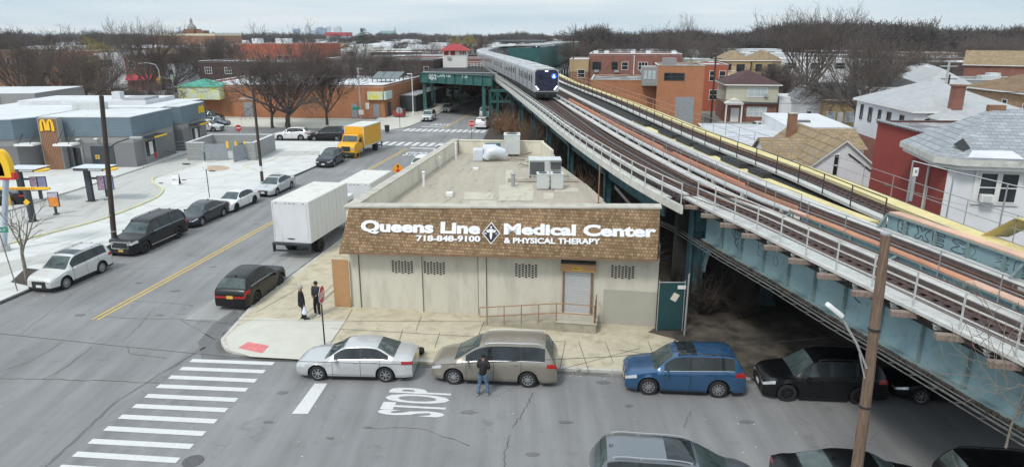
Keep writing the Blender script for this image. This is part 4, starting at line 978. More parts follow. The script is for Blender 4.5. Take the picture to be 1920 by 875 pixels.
p=G(892,318,ZR); m=MB(); m.box(-.2,-.15,0,.2,.15,.14); o=m.build('roof_hatch',M('white_trim')); o.location=p; tag(o,'small white box on the roof in front of the bent duct','roof box')
p=G(843,368,ZR); m=MB(); m.box(-.2,-.2,0,.2,.2,.25); o=m.build('roof_curb',M('white_trim'),bevel=.03); o.location=p; tag(o,'small white capped curb in the front part of the roof','roof box')
p=G(1122,381,ZR); t=thing('mast','rusty brown mast on the right edge of the flat roof','pole',(p.x,p.y,ZR)); m=MB(); m.tube([(0,0,0),(0,0,2.2)],.035,8); m.build('pole',M('brown_pipe'),t); m=MB(); m.box(-.12,-.12,0,.12,.12,.02); m.build('base_plate',M('brown_frame'),t)
# green gate and its post, right of the building
gt=thing('screened_gate','dark green screened chain link gate between the beige wall and the railway','gate',(7.6,30,0)); GO=(7.6,30,0)
a=G(1231,619,KH); b=G(1279,620,KH); z1=ZY(529,a.y)
mat('screen', (.012,.055,.06), .75, var=.15)
m=MB(); m.box(a.x,a.y-.02,KH+.05,b.x,a.y+.01,z1-.04); m.build('screen',M('screen'),gt,GO)
m=MB()
for x in (a.x,b.x): m.tube([(x,a.y,KH),(x,a.y,z1+.1)],.03,6)
m.tube([(a.x,a.y,z1),(b.x,a.y,z1)],.025,6); m.build('gate_frame',M('galv'),gt,GO)
m=MB(); m.box(a.x+.85,a.y-.05,z1-.32,a.x+1.23,a.y-.03,z1-.14); m.build('sign_plate',M('white_trim'),gt,GO)
m=MB(); m.cb((a.x+.75,a.y-.04,z1-.72),(.30,.012,.38),0,R(28)); m.build('paper_notice',M('parapet'),gt,GO)
p=G(1283,628,KH); m=MB(); m.tube([(0,0,0),(0.02,0,ZY(513,p.y)-KH)],.045,8); o=m.build('post',M('galv')); o.location=p; tag(o,'weathered pale steel post standing beside the green gate','post')
# ------------------------------------------------------------------ vehicles
def paint(key, col, rough=.28, metal=.0, coat=.8, var=0): return mat(key, col, rough, metal, var=var, coat=coat)
paint('p_silver', (.52,.52,.525), .3, .3); paint('p_black', (.004,.004,.005), .35, 0, .1); paint('p_navy', (.008,.011,.024), .3, 0, .4); paint('p_white', (.68,.68,.68)); paint('p_blue', (.03,.095,.20), .25, .3)
paint('p_tan', (.27,.245,.205), .3, .4); paint('p_grey', (.16,.175,.195), .28, .4); paint('p_charcoal', (.018,.02,.026), .3, 0, .4); paint('p_dkblue', (.03,.045,.07)); paint('p_red', (.3,.02,.02)); paint('p_pale', (.60,.595,.58), .3,.25)
mat('trim_black', (.02,.02,.022), .55, var=0)
mat('glass_tint', (.01,.013,.015), .04, var=.5, vs_=1.5, spec=.45, col2=(.035,.045,.05))
mat('glass_clear', (.03,.045,.045), .04, var=.5, vs_=1.3, spec=.6, col2=(.10,.13,.13))
def lerp(tab, x):
    if x <= tab[0][0]: return tab[0][1]
    if x >= tab[-1][0]: return tab[-1][1]
    for i in range(len(tab)-1):
        (x0,z0),(x1,z1) = tab[i],tab[i+1]
        if x0 <= x <= x1:
            t = (x-x0)/(x1-x0)
            a = tab[max(i-1,0)]; d = tab[min(i+2,len(tab)-1)]
            h = x1-x0
            m1 = (z1-a[1])/(x1-a[0])*h if x1>a[0] else 0; m2 = (d[1]-z0)/(d[0]-x0)*h if d[0]>x0 else 0
            lo,hi = min(z0,z1)-.02,max(z0,z1)+.02
            v = (2*t**3-3*t*t+1)*z0+(t**3-2*t*t+t)*m1+(-2*t**3+3*t*t)*z1+(t**3-t*t)*m2
            return max(lo,min(hi,v))
KINDS = {
 'sedan': dict(L=4.82,W=1.83,top=[(0,.66),(.25,.78),(1.25,.96),(1.95,1.37),(2.5,1.46),(3.3,1.43),(4.1,1.10),(4.6,1.06),(4.82,.98)],ws=(1.18,2.0),rg=(3.35,4.12),belt=[(0,.60),(.3,.70),(1.2,.88),(2.4,.93),(3.9,.98),(4.82,.92)],wx=(.93,3.72),rw=.33,pil=[(2.72,.09)],gl=(1.62,3.86),roof=.60,fr=.62),
 'coupe': dict(L=4.6,W=1.8,top=[(0,.64),(.25,.76),(1.25,.94),(2.0,1.34),(2.5,1.42),(3.2,1.38),(4.1,1.08),(4.6,.98)],ws=(1.18,2.0),rg=(3.2,4.05),belt=[(0,.58),(.3,.68),(1.2,.86),(2.4,.91),(3.7,.97),(4.6,.92)],wx=(.9,3.6),rw=.33,pil=[(2.65,.09)],gl=(1.6,3.6),roof=.58,fr=.62),
 'suv': dict(L=4.62,W=1.84,top=[(0,.78),(.2,.93),(1.15,1.10),(1.75,1.56),(2.2,1.68),(3.2,1.70),(4.2,1.63),(4.45,1.25),(4.58,1.05),(4.62,.8)],ws=(1.1,1.82),rg=(4.2,4.50),belt=[(0,.70),(.3,.84),(1.1,.99),(2.4,1.03),(4.0,1.09),(4.62,1.04)],wx=(.90,3.58),rw=.36,pil=[(2.48,.10),(3.42,.10)],gl=(1.48,4.16),roof=.66,fr=.66,rails=1),
 'crossover': dict(L=4.72,W=1.90,top=[(0,.78),(.2,.95),(1.2,1.12),(1.95,1.58),(2.5,1.70),(3.3,1.69),(4.1,1.56),(4.5,1.20),(4.66,1.08),(4.72,.85)],ws=(1.15,2.0),rg=(4.05,4.52),belt=[(0,.70),(.3,.86),(1.2,1.0),(2.4,1.06),(4.0,1.12),(4.72,1.04)],wx=(.93,3.72),rw=.37,pil=[(2.62,.09),(3.5,.09)],gl=(1.6,4.1),roof=.60,fr=.64),
 'bigsuv': dict(L=5.7,W=2.06,top=[(0,1.02),(.12,1.12),(1.35,1.25),(1.95,1.72),(2.4,1.90),(3.8,1.93),(5.3,1.86),(5.55,1.45),(5.66,1.2),(5.7,.9)],ws=(1.3,2.02),rg=(5.3,5.58),belt=[(0,.95),(.2,1.04),(1.3,1.13),(2.4,1.16),(5.0,1.18),(5.7,1.12)],wx=(1.02,4.42),rw=.41,pil=[(2.82,.11),(3.92,.13)],gl=(1.75,5.25),roof=.74,fr=.84,rails=1),
 'minivan': dict(L=5.1,W=1.96,top=[(0,.72),(.2,.88),(1.0,1.08),(1.85,1.58),(2.4,1.73),(3.4,1.76),(4.6,1.69),(4.9,1.25),(5.05,1.05),(5.1,.8)],ws=(.95,1.95),rg=(4.6,4.93),belt=[(0,.66),(.3,.82),(1.0,.96),(2.4,1.04),(4.4,1.08),(5.1,1.0)],wx=(.92,3.92),rw=.34,pil=[(2.55,.10),(3.65,.12)],gl=(1.42,4.6),roof=.70,fr=.66,rails=1),
 'van': dict(L=5.4,W=2.0,top=[(0,.85),(.15,1.0),(.8,1.2),(1.4,1.85),(1.9,2.02),(3.4,2.05),(5.1,2.0),(5.3,1.5),(5.38,1.2),(5.4,.8)],ws=(.78,1.5),rg=(5.12,5.32),belt=[(0,.8),(.3,.95),(1.0,1.15),(2.4,1.2),(5.1,1.2),(5.4,1.1)],wx=(.85,4.2),rw=.36,pil=[(2.3,.12),(3.7,.14)],gl=(1.1,5.0),roof=.78,fr=.8),
}
WH = {}
def wheel(parent, x, y, rw, side, rimm='rim', spokes=7):
    key = (round(rw,2), rimm, spokes)
    if key not in WH:
        t = MB(); wt = .22
        t.lathe([(rw*.62,-wt/2),(rw*.93,-wt/2),(rw,-wt/2+.03),(rw,wt/2-.03),(rw*.93,wt/2),(rw*.68,wt/2),(rw*.66,wt/2-.05)],(0,0,0),24,'y',cap=False)
        to = t.build('tyre',M('rubber'),smooth=True,sharp=50)
        r = MB(); d = wt/2-.035
        r.lathe([(rw*.60,-.02),(rw*.66,-.02),(rw*.66,d+.025),(rw*.60,d+.02)],(0,0,0),24,'y',cap=False)
        for i in range(spokes):
            a = 2*math.pi*i/spokes; c = (math.cos(a)*rw*.33, d+.002, math.sin(a)*rw*.33)
            k = len(r.v); r.box(-rw*.30,-.012,-rw*.065,rw*.30,.012,rw*.065)
            Mx = Matrix.Translation(c) @ Matrix.Rotation(-a,4,'Y')
            for j in range(k,len(r.v)): r.v[j] = tuple(Mx @ Vector(r.v[j]))
        r.lathe([(.001,d+.03),(rw*.16,d+.025),(rw*.18,d-.01)],(0,0,0),12,'y')
        ro = r.build('rim',M(rimm),smooth=True)
        b = MB(); b.lathe([(.001,d-.035),(rw*.62,d-.035)],(0,0,0),20,'y'); bo = b.build('brake_disc',M('rim_dark'),fix=False)
        for o in (to,ro,bo): C.objects.unlink(o)
        WH[key] = (to,ro,bo)
    w0 = bpy.data.objects.new('wheel', WH[key][0].data); C.objects.link(w0); w0.parent = parent; w0.location = (x,y,rw)
    w0.rotation_euler = (0,0,0 if side>0 else math.pi)
    for o in WH[key][1:]:
        c = o.copy(); C.objects.link(c); c.parent = w0
    return w0
def car(name, kind, pm, label, cat='car', group=None, rimm='rim', spokes=7, low='same', roofglass=False, plate='plate_white', grille='trim_black', winmat='glass_tint', glasskit=True, chromeline=True, tail_bar=False, scaleL=1.0, scaleW=1.0, scaleH=1.0):
    K = KINDS[kind]; L, W = K['L'], K['W']; hw = W/2
    t = thing(name, label, cat, group=group)
    wf, wr = K['wx']; rw = K['rw']; ra = rw+.075
    top = lambda x: lerp(K['top'],x); belt = lambda x: min(lerp(K['belt'],x), top(x)-.05)
    def wpl(x):
        f = 1-(.23*max(0,1-x/.55)**2.2) - (.13*max(0,1-(L-x)/.5)**2.2); return hw*f
    def zl(x):
        z = .24
        for c in (wf,wr):
            d = abs(x-c)
            if d < ra: z = max(z, rw+math.sqrt(ra*ra-d*d)*1.0)
        if x < .3: z = .24+.0*(x)
        return z
    ws0,ws1 = K['ws']; rg0,rg1 = K['rg']; rf = K['roof']*hw/ (0.92) if False else K['roof']
    def ge(x):      # half width of the upper edge
        wh = wpl(x)*.86
        if x <= ws0: return wh
        if x < ws1: s=(x-ws0)/(ws1-ws0); s=s*s*(3-2*s); return wh*(1-s)+rf*s
        if x <= rg0: return rf
        if kind in ('sedan','coupe'):
            if x < rg1: s=(x-rg0)/(rg1-rg0); s=s*s*(3-2*s); return rf*(1-s)+wh*s
            return wh
        s=min(1,(x-rg0)/(rg1-rg0)); return rf*(1-s)+wpl(x)*.9*s
    def ze(x):
        c = .045 if (ws1<x<rg0) else .05
        return max(belt(x)+.012, top(x)-c)
    xs = set([0,.03,.08,.16,.28,.42,ws0,ws1,rg0,rg1,L,L-.03,L-.08,L-.16,L-.28,L-.42])
    x = .5
    while x < L-.45: xs.add(round(x,3)); x += .14
    for c in (wf,wr):
        for k in range(-8,9): xs.add(round(c+ra*math.sin(k/8*math.pi/2),3))
        xs.add(c-ra-.004); xs.add(c+ra+.004)
    for p,wd in K['pil']: xs.add(p-wd/2); xs.add(p+wd/2)
    xs.add(K['gl'][0]); xs.add(K['gl'][1])
    xs = sorted(x for x in xs if 0<=x<=L); X=[xs[0]]
    for x in xs[1:]:
        if x-X[-1] > .012: X.append(x)
    X[-1] = L
    def col(x):
        w_ = wpl(x); b = belt(x); z0 = zl(x); g_ = ge(x); e = ze(x); tp = top(x)
        zs = [z0, max(z0+.01,.36), max(z0+.02, .24+(b-.24)*.52), max(z0+.03,.24+(b-.24)*.80), b]
        ws_ = [w_*.955, w_*.995, w_, w_*.99, w_*.955]
        P = list(zip(ws_,zs))
        for s in (.10,.93): P.append((w_*.955+(g_-w_*.955)*s**.9, b+(e-b)*s))
        P.append((g_, e)); P.append((g_*.93, e+(tp-e)*.45)); P.append((g_*.5, e+(tp-e)*.9)); P.append((0, tp))
        return P
    cols = [col(x) for x in X]; nr = len(cols[0])
    parts = {}
    def emit(pn, pts):
        parts.setdefault(pn, MB()).poly(pts)
    tx = lambda x: L/2-x      # front is +x
    grow = {}
    VV = {}
    def cls(xm, r, dz):
        gl0,gl1 = K['gl']
        if r in (5,) and gl0 < xm < gl1 and dz > .12:
            for p,wd in K['pil']:
                if abs(xm-p) < wd/2: return 'pillar'
            return 'side_window'
        if r in (8,9) and ws0+.02 < xm < ws1-.02: return 'windscreen'
        if r in (7,) and 0: return 'x'
        if r in (8,9) and rg0+.03 < xm < rg1-.02: return 'rear_window'
        if r == 3 and (xm < .42) : return 'headlight'
        if r == 3 and xm > L-.36: return 'tail_light'
        if kind not in('sedan','coupe') and r == 4 and xm > L-.30: return 'tail_light'
        if roofglass and r in (8,9) and ws1+.15 < xm < ws1+.95: return 'sunroof'
        if r == 0: return 'sill'
        return 'body'
    for side in (1,-1):
        for i in range(len(X)-1):
            xm = (X[i]+X[i+1])/2; A = cols[i]; B = cols[i+1]
            for r in range(nr-1):
                dz = min(abs(A[6][1]-A[5][1]), 9) if r==5 else 0
                c = cls(xm,r,max(abs(A[6][1]-A[5][1]),abs(B[6][1]-B[5][1])))
                if c in ('side_window','headlight','tail_light','pillar'): c = (c, side, sum(xm>p for p,_ in K['pil']))
                q = [(tx(X[i]),side*A[r][0],A[r][1]),(tx(X[i+1]),side*B[r][0],B[r][1]),(tx(X[i+1]),side*B[r+1][0],B[r+1][1]),(tx(X[i]),side*A[r+1][0],A[r+1][1])]
                if side < 0: q = q[::-1]
                emit(c, q)
    # end caps
    for end,P,x in ((0,cols[0],X[0]),(1,cols[-1],X[-1])):
        fr = [-1,-.62,-.2,.2,.62,1]
        for r in range(nr-1):
            for j in range(5):
                a0,a1 = fr[j],fr[j+1]
                q = [(tx(x),a0*P[r][0],P[r][1]),(tx(x),a1*P[r][0],P[r][1]),(tx(x),a1*P[r+1][0],P[r+1][1]),(tx(x),a0*P[r+1][0],P[r+1][1])]
                if end: q = q[::-1]
                out_ = j in (0,4)
                if end == 0: c = 'lower_grille' if r in (0,1) and not out_ else ('grille' if r in (2,3) and not out_ else ('headlight' if r==3 and out_ else ('sill' if r==0 else 'body')))
                else: c = 'tail_light' if (r in (3,) and (out_ or tail_bar)) else ('sill' if r==0 else 'body')
                if c in ('headlight','tail_light') and out_: c = (c, 1 if j==4 else -1, 0 if end==0 else len(K['pil']))
                emit(c, q)
    lowm = pm if low == 'same' else low
    mm = {'body':pm,'pillar':'trim_black','side_window':winmat,'windscreen':'glass_clear','rear_window':'glass_clear','headlight':'lamp_clear','tail_light':'lamp_red','sunroof':'glass_tint','sill':lowm,'grille':grille,'lower_grille':'trim_black'}
    for k,b in parts.items():
        k = k[0] if isinstance(k,tuple) else k
        me = b.build(k if k!='sill' else 'lower_body', M(mm[k]), t, fix=False)
        bm = bmesh.new(); bm.from_mesh(me.data); bmesh.ops.remove_doubles(bm, verts=bm.verts, dist=1e-4); bmesh.ops.recalc_face_normals(bm, faces=bm.faces) if k=='body' else None; bm.to_mesh(me.data); bm.free()
        me.data.shade_smooth(); me.data.set_sharp_from_angle(angle=R(38))
    # underbody, with an added low box that deepens the shade beneath, and arches
    m = MB(); m.box(-L/2+.15,-hw+.28,.17,L/2-.15,hw-.28,.62); m.box(tx(wr)+ra+.02,-hw+.07,.15,tx(wf)-ra-.02,hw-.07,.3); m.build('underbody',M('black'),t)
    for i,c in enumerate((wf,wr)):
        for s in (1,-1):
            wheel(t, tx(c), s*(hw-.13), rw, s, rimm, spokes)
            m=MB(); m.box(tx(c)-ra+.02,min(s*(hw-.3),s*(hw-.27)),.25,tx(c)+ra-.02,max(s*(hw-.3),s*(hw-.27)),rw+ra-.02); m.build('wheel_arch',M('black'),t)
    # seams, handles, mirrors, plates
    def side_pt(x, r, s, d=.004):
        P = col(x); a,b = P[int(r)],P[min(int(r)+1,nr-1)]; f = r-int(r); return Vector((tx(x), s*(a[0]+(b[0]-a[0])*f+d), a[1]+(b[1]-a[1])*f))
    seams = [K['gl'][0]+.02]+[p for p,_ in K['pil']]
    if kind in('sedan','coupe','crossover'): seams = [K['gl'][0]-.05,K['pil'][0][0],min(K['gl'][1]-.35,wr-.1)]
    for s in (1,-1):
        for x in seams:
            sm = MB(); pts = [side_pt(x,r,s) for r in (.2,1,1.5,2,2.5,3,3.5,4,4.9)]
            sm.strip([p+Vector((.008,0,0)) for p in pts],[p-Vector((.008,0,0)) for p in pts])
            sm.build('door_seam',M('trim_black'),t,fix=False)
    for s in (1,-1):
        for x in [p-.2 for p in seams[1:]][:2]:
            p = side_pt(x,3.55,s,.02); hm = MB(); hm.cb(p,(.2,.03,.035)); hm.build('door_handle',M(pm if pm!='p_black' else 'trim_black'),t)
    for s in (1,-1):
        p = side_pt(K['gl'][0]+.12,4.4,s,.12); m = MB(); m.cb(p,(.12,.22,.15),R(-8*s)); m.build('mirror',M(pm),t,bevel=.035,smooth=True)
    if chromeline:
        for s in (1,-1):
            cm = MB(); xx = [x for x in X if K['gl'][0]-.1<=x<=K['gl'][1]]; cm.tube([side_pt(x,4.98,s,.003) for x in xx],.011,4)
            cm.build('window_trim',M('chrome'),t)
    z_ = .52
    m = MB(); m.box(-L/2-.022,-.17,z_+.15,-L/2-.004,.17,z_+.31); m.build('licence_plate',M(plate),t)
    m = MB(); m.box(L/2+.004,-.17,.36,L/2+.022,.17,.50); m.build('licence_plate',M(plate),t)
    if K.get('rails'):
        for s in (1,-1):
            xx = [x for x in X if ws1+.15<=x<=rg0-.1]; m = MB(); m.tube([Vector((tx(x),s*(ge(x)-.04),ze(x)+.07)) for x in xx],.02,5)
            for x in (xx[0],xx[len(xx)//2],xx[-1]): m.cb((tx(x),s*(ge(x)-.04),ze(x)+.03),(.08,.03,.08))
            m.build('roof_rail',M('trim_black' if pm in('p_black','p_blue') else 'galv'),t)
    m = MB(); xx = rg0-.12; m.cb((tx(xx),0,top(xx)+.03),(.13,.04,.06)); m.build('antenna',M(pm),t,bevel=.01)
    return t
def place(t, fpx, rpx, side, kind, dz=0):
    """put a vehicle so that its visible wheels stand at these two spots of the photograph"""
    K = KINDS[kind]; f = G(*fpx); r = G(*rpx); d = (f-r).normalized(); n = Vector((-d.y,d.x,0))     # left of heading
    c = (f+r)/2; wf,wr = K['wx']; mid = K['L']/2-(wf+wr)/2
    off = K['W']/2-.06
    c = c - n*off*(1 if side=='L' else -1) - d*mid
    t.location = (c.x,c.y,dz); t.rotation_euler = (0,0,math.atan2(d.y,d.x)); return t
def at(t, px, py, head, fwd=0, left=0, dz=0):
    c = G(px,py); d = Vector(head).normalized(); n = Vector((-d.y,d.x,0)); c = c+d*fwd+n*left
    t.location = (c.x,c.y,dz); t.rotation_euler = (0,0,math.atan2(d.y,d.x)); return t
GK='cars parked along the kerbs'
place(car('parked_car','suv','p_pale','silver crossover with dark sunroof parked first at the left kerb beside the bare young tree',group=GK,roofglass=True,low='trim_black',spokes=10),(127,541),(192,512),'L','suv')
t=place(car('parked_suv','bigsuv','p_black','large black sport utility vehicle with chrome grille beside the tall brown pole','suv',GK,rimm='rim_dark',plate='plate_yellow',grille='rim_dark',chromeline=True),(278,473),(333,448),'L','bigsuv')
m=MB()
for (a,b) in (((-.55,1.0),(.55,1.0)),((-.55,.58),(.55,.58)),((-.58,.58),(-.58,1.0)),((.58,.58),(.58,1.0))): m.bar((2.87,a[0],a[1]),(2.87,b[0],b[1]),.05)
m.build('grille_frame',M('chrome'),t)
for s in (1,-1): m=MB(); m.bar((1.3,s*1.03,.42),(-1.3,s*1.03,.42),.03,.05); m.build('running_board',M('chrome'),t)
place(car('parked_car','sedan','p_charcoal','dark charcoal sedan parked behind the large black sport utility vehicle',group=GK,plate='plate_yellow'),(381,423),(419,406),'L','sedan')
place(car('parked_car','coupe','p_white','white sedan parked between the charcoal sedan and the silver sedan',group=GK,rimm='rim_dark'),(445,396),(477,382),'L','coupe')
place(car('parked_car','sedan','p_silver','silver sedan parked last in the left row beside the second utility pole',group=GK,roofglass=True),(521,366),(546,354),'L','sedan')
place(car('parked_car','crossover','p_navy','dark navy crossover parked nose to nose with the yellow box truck',group=GK),(627,313),(644,304),'L','crossover')
place(car('parked_car','crossover','p_black','black crossover seen from behind parked beside the corner pavement',group=GK,rimm='rim_dark',plate='plate_yellow',tail_bar=True),(523,539),(487,567),'R','crossover')
place(car('parked_car','sedan','p_silver','silver sedan parked across the near kerb in front of the stop sign',group=GK,plate='plate_yellow'),(597,713),(723,716),'L','sedan')
place(car('parked_minivan','minivan','p_tan','tan minivan with a person standing at its driver door','minivan',GK,spokes=9),(851,720),(989,726),'L','minivan')
place(car('parked_car','suv','p_blue','blue sport utility vehicle parked at the near kerb right of the tan minivan',group=GK,roofglass=True,plate='plate_yellow',rimm='rim',spokes=10),(1219,740),(1341,745),'L','suv')
t=place(car('parked_suv','suv','p_black','black sport utility vehicle in the railway shadow behind the foreground utility pole','suv',GK,rimm='rim_dark',spokes=7),(1475,752),(1608,758),'L','suv')
m=MB()
for k in range(7): m.box(2.315,-.42+k*.13,.66,2.33,-.35+k*.13,.84)
m.build('grille_slot',M('chrome'),t)
place(car('parked_car','sedan','p_black','black sedan half hidden below the teal girder behind the black sport utility vehicle',group=GK),(1731,758),(1862,764),'L','sedan')
def near(t,px,py,zref,kind,back):
    p=G(px,py,zref); K=KINDS[kind]; d=Vector((.9946,-.104,0)); c=Vector((p.x,p.y,0))
    c=c+d*back; t.location=(c.x,c.y,0); t.rotation_euler=(0,0,math.atan2(d.y,d.x)); return t
# near row, heading right; located by the far roof edge and the rear end
t=car('parked_minivan','minivan','p_grey','grey minivan cut by the bottom edge of the picture left of the foreground pole','minivan',GK,roofglass=True,chromeline=True)
t.location=(4.9,17.78,0); t.rotation_euler=(0,0,-.104)
t=car('parked_car','sedan','p_black','black sedan at the bottom edge directly behind the foreground utility pole',group=GK,winmat='glass_tint'); t.location=(10.45,17.65,0); t.rotation_euler=(0,0,-.104)
t=car('parked_suv','suv','p_black','black sport utility vehicle in the bottom right corner of the picture','suv',GK); t.location=(15.1,17.15,0); t.rotation_euler=(0,0,-.104)
# across and beyond the second junction
place(car('parked_car','suv','p_pale','silver pickup like car parked beyond the far crosswalk at the left kerb',group=GK,low='trim_black'),(809,229),(818,223),'L','suv')
place(car('parked_car','sedan','p_white','white sedan parked under the green overpass behind the silver car',group=GK),(844,211.5),(850.5,207),'L','sedan')
at(car('driving_suv','suv','p_black','dark boxy car driving towards us under the overpass','car'),887,187,-DA,-2)
t=at(car('parked_suv','suv','p_white','white sport utility vehicle standing side on beyond the overpass columns','suv'),857,177,DR,0)
at(car('parked_suv','suv','p_white','white sport utility vehicle parked at the right kerb below the far stop sign','suv',GK,low='trim_black',roofglass=False),901,243,DA,2.4)
at(car('parked_van','van','p_pale','old pale van parked in front of the white car at the right kerb','van'),907,226,DA,3.5)
place(car('parked_car','crossover','p_white','white crossover parked on the cross street behind the big bare tree',group=GK),(527,263.5),(563,263.5),'L','crossover')
place(car('parked_minivan','minivan','p_black','black minivan parked on the cross street beside the yellow truck','minivan',GK),(592,264.5),(629,264.5),'L','minivan')
t=car('parked_car','sedan','p_white','white sedan partly hidden behind the parapet parked at the right kerb near the second junction',group=GK)
t.location=(xr(79)-1.1,79,0); t.rotation_euler=(0,0,math.atan2(DA.y,DA.x))
t=car('parked_car','crossover','p_white','white crossover partly hidden behind the parapet beyond the orange warning sign',group=GK)
t.location=(xr(70.5)-1.1,70.5,0); t.rotation_euler=(0,0,math.atan2(DA.y,DA.x))
for (px,py,kd,pm,lb,hd) in ((402,246,'suv','p_pale','silver blue estate car parked nearest the trash enclosure behind the restaurant',DR),(413,236,'sedan','p_dkblue','dark blue sedan parked in the middle of three cars behind the restaurant',DR),(403,226,'crossover','p_charcoal','dark crossover parked farthest back of three cars behind the restaurant',DR)):
    at(car('parked_car',kd,pm,lb,group='cars behind the restaurant'),px,py,hd,-1.0)
at(car('parked_car','sedan','p_black','black car waiting in the drive through lane behind the yellow bollard'),18,384,(-.9,-.35,0),1.0)
# ---- trucks
mat('truck_white', (.66,.67,.69), .45, var=.06, vs_=1.2, stain=(.50,.50,.48), stain_s=1.2, stain_t=(.55,.75), stretch=(1,1,.3))
mat('truck_roof', (.64,.63,.59), .7, var=.08, vs_=.8, stain=(.50,.48,.42), stain_s=.8, stain_t=(.5,.7))
mat('truck_yellow', (.78,.40,.02), .4, var=.04); mat('frame_dark', (.03,.032,.035), .6, var=.2)
def box_truck(name,label,Lb,Wb,z0,z1,cabm,boxm,cab=True,hood=False,Wc=2.1,axles=(1.2,)):
    t=thing(name,label,'truck')
    m=MB(); m.box(0,-Wb/2,z0,Lb,Wb/2,z1); m.build('cargo_box',M(boxm),t,bevel=.02)
    m=MB(); m.box(.02,-Wb/2+.02,z1,Lb-.02,Wb/2-.02,z1+.03)
    for i in range(1,8): m.box(Lb*i/8-.01,-Wb/2+.1,z1+.03,Lb*i/8+.01,Wb/2-.1,z1+.038)
    m.build('roof',M('truck_roof'),t)
    m=MB()
    for s in (-1,1):
        for z in (z0,z1-.09): m.box(-.02,s*Wb/2-.03,z,Lb+.02,s*Wb/2+.03,z+.1)
        for x in (-.03,Lb-.05): m.box(x,s*Wb/2-.035,z0+.1,x+.08,s*Wb/2+.035,z1-.1)
    for z in (z0,z1-.14): m.box(-.04,-Wb/2+.03,z,.0,Wb/2-.03,z+.14)
    m.build('edge_rail',M('truck_white'),t)
    m=MB()
    for s in (-1,1):
        x=.5
        while x<Lb-.3: m.box(x,s*(Wb/2+.001),z0+.1,x+.012,s*(Wb/2+.006),z1-.1) if s>0 else m.box(x,-Wb/2-.006,z0+.1,x+.012,-Wb/2-.001,z1-.1); x+=.6
    m.build('panel_seam',M('galv'),t)
    m=MB(); m.box(-.03,-Wb/2+.12,z0+.14,-.002,Wb/2-.12,z1-.14)
    for i in range(1,6): zz=z0+.14+(z1-z0-.28)*i/6; m.box(-.034,-Wb/2+.12,zz,-.03,Wb/2-.12,zz+.012)
    dr=m.build('rear_door',M('truck_white'),t)
    m=MB(); m.box(-.06,-.1,z0+.2,-.034,.25,z0+.27); m.cb((-.05,.1,z0+.24),(.03,.5,.03)); o=m.build('latch',M('frame_dark'),dr)
    for y in (-.9,-.3,0,.3,.9): m=MB(); m.box(-.055,y*Wb/2.4-.05,z1-.11,-.04,y*Wb/2.4+.05,z1-.07); m.build('marker_lamp',M('trim_black'),t)
    m=MB(); m.box(-.35,-Wb/2,z0-.12,-.0,Wb/2,z0-.01); m.box(-.3,-Wb/2,z0-.55,-.2,Wb/2,z0-.45); 
    for s in (-1,1): m.box(-.32,s*Wb/2-.05,z0-.6,-.1,s*Wb/2+.05,z0-.0)
    m.build('tail_lift',M('frame_dark'),t)
    m=MB(); m.box(0,-.45,z0-.3,Lb+(1.8 if cab else 0),-.3,z0-.06); m.box(0,.3,z0-.3,Lb+(1.8 if cab else 0),.45,z0-.06); m.box(.0,-.9,z0-.22,.4,.9,z0-.12); m.build('chassis',M('frame_dark'),t)
    for a in axles:
        for s in (-1,1): wheel(t,a,s*(Wb/2-.15),.46,s,'rim_dark',5); wheel(t,a,s*(Wb/2-.42),.46,s,'rim_dark',5)
    if hood:
        xc=Lb+.15
        prof=[(xc,1.0),(xc,2.45),(xc+.2,2.5),(xc+1.05,2.5),(xc+1.45,1.75),(xc+2.6,1.55),(xc+2.85,1.35),(xc+2.9,.6),(xc,.6)]
        m=MB(); b=m.vs([(x,-Wc/2+(.12 if z>1.8 else 0),z) for x,z in prof]+[(x,Wc/2-(.12 if z>1.8 else 0),z) for x,z in prof]); n=len(prof)
        for i in range(n): j=(i+1)%n; m.face((b+i,b+j,b+n+j,b+n+i))
        m.face([b+i for i in range(n)]); m.face([b+n+i for i in range(n)][::-1]); m.build('cab',M(cabm),t,bevel=.05)
        m=MB(); m.poly([(xc+1.09,-Wc/2+.2,2.44),(xc+1.09,Wc/2-.2,2.44),(xc+1.46,Wc/2-.1,1.80),(xc+1.46,-Wc/2+.1,1.80)]); m.v=[(x+.03,y,z) for x,y,z in m.v]; m.build('windscreen',M('glass_clear'),t,fix=False)
        for s in (-1,1):
            m=MB(); m.poly([(xc+.3,s*(Wc/2-.11),2.35),(xc+.98,s*(Wc/2-.11),2.35),(xc+1.25,s*(Wc/2+.002),1.75),(xc+.3,s*(Wc/2+.002),1.75)]); m.build('side_window',M('glass_tint'),t,fix=False)
            m=MB(); m.bar((xc+1.3,s*Wc/2,1.8),(xc+1.35,s*(Wc/2+.28),1.9),.03); m.cb((xc+1.35,s*(Wc/2+.3),2.0),(.1,.18,.55)); m.build('mirror',M('frame_dark'),t)
            m=MB(); m.lathe([(.52,-.14),(.56,-.14),(.56,.14),(.52,.14)],(xc+1.95,s*(Wc/2-.1),.5),18,'y',cap=False); m.build('mudguard',M(cabm),t)
            m=MB(); m.cb((xc+2.86,s*(Wc/2-.28),1.12),(.06,.3,.22)); m.build('headlight',M('lamp_clear'),t)
            wheel(t,xc+1.95,s*(Wc/2-.12),.46,s,'rim_dark',5)
            m=MB(); m.cb((xc+.5,s*(Wc/2-.1),.75),(.8,.4,.4)); m.build('fuel_tank',M('galv'),t,bevel=.08)
        m=MB(); m.box(xc+2.87,-.5,.85,xc+2.93,.5,1.4); m.build('grille',M('frame_dark'),t)
        m=MB(); m.box(xc+2.85,-Wc/2,.45,xc+3.0,Wc/2,.72); m.build('bumper',M('frame_dark'),t)
    elif cab:
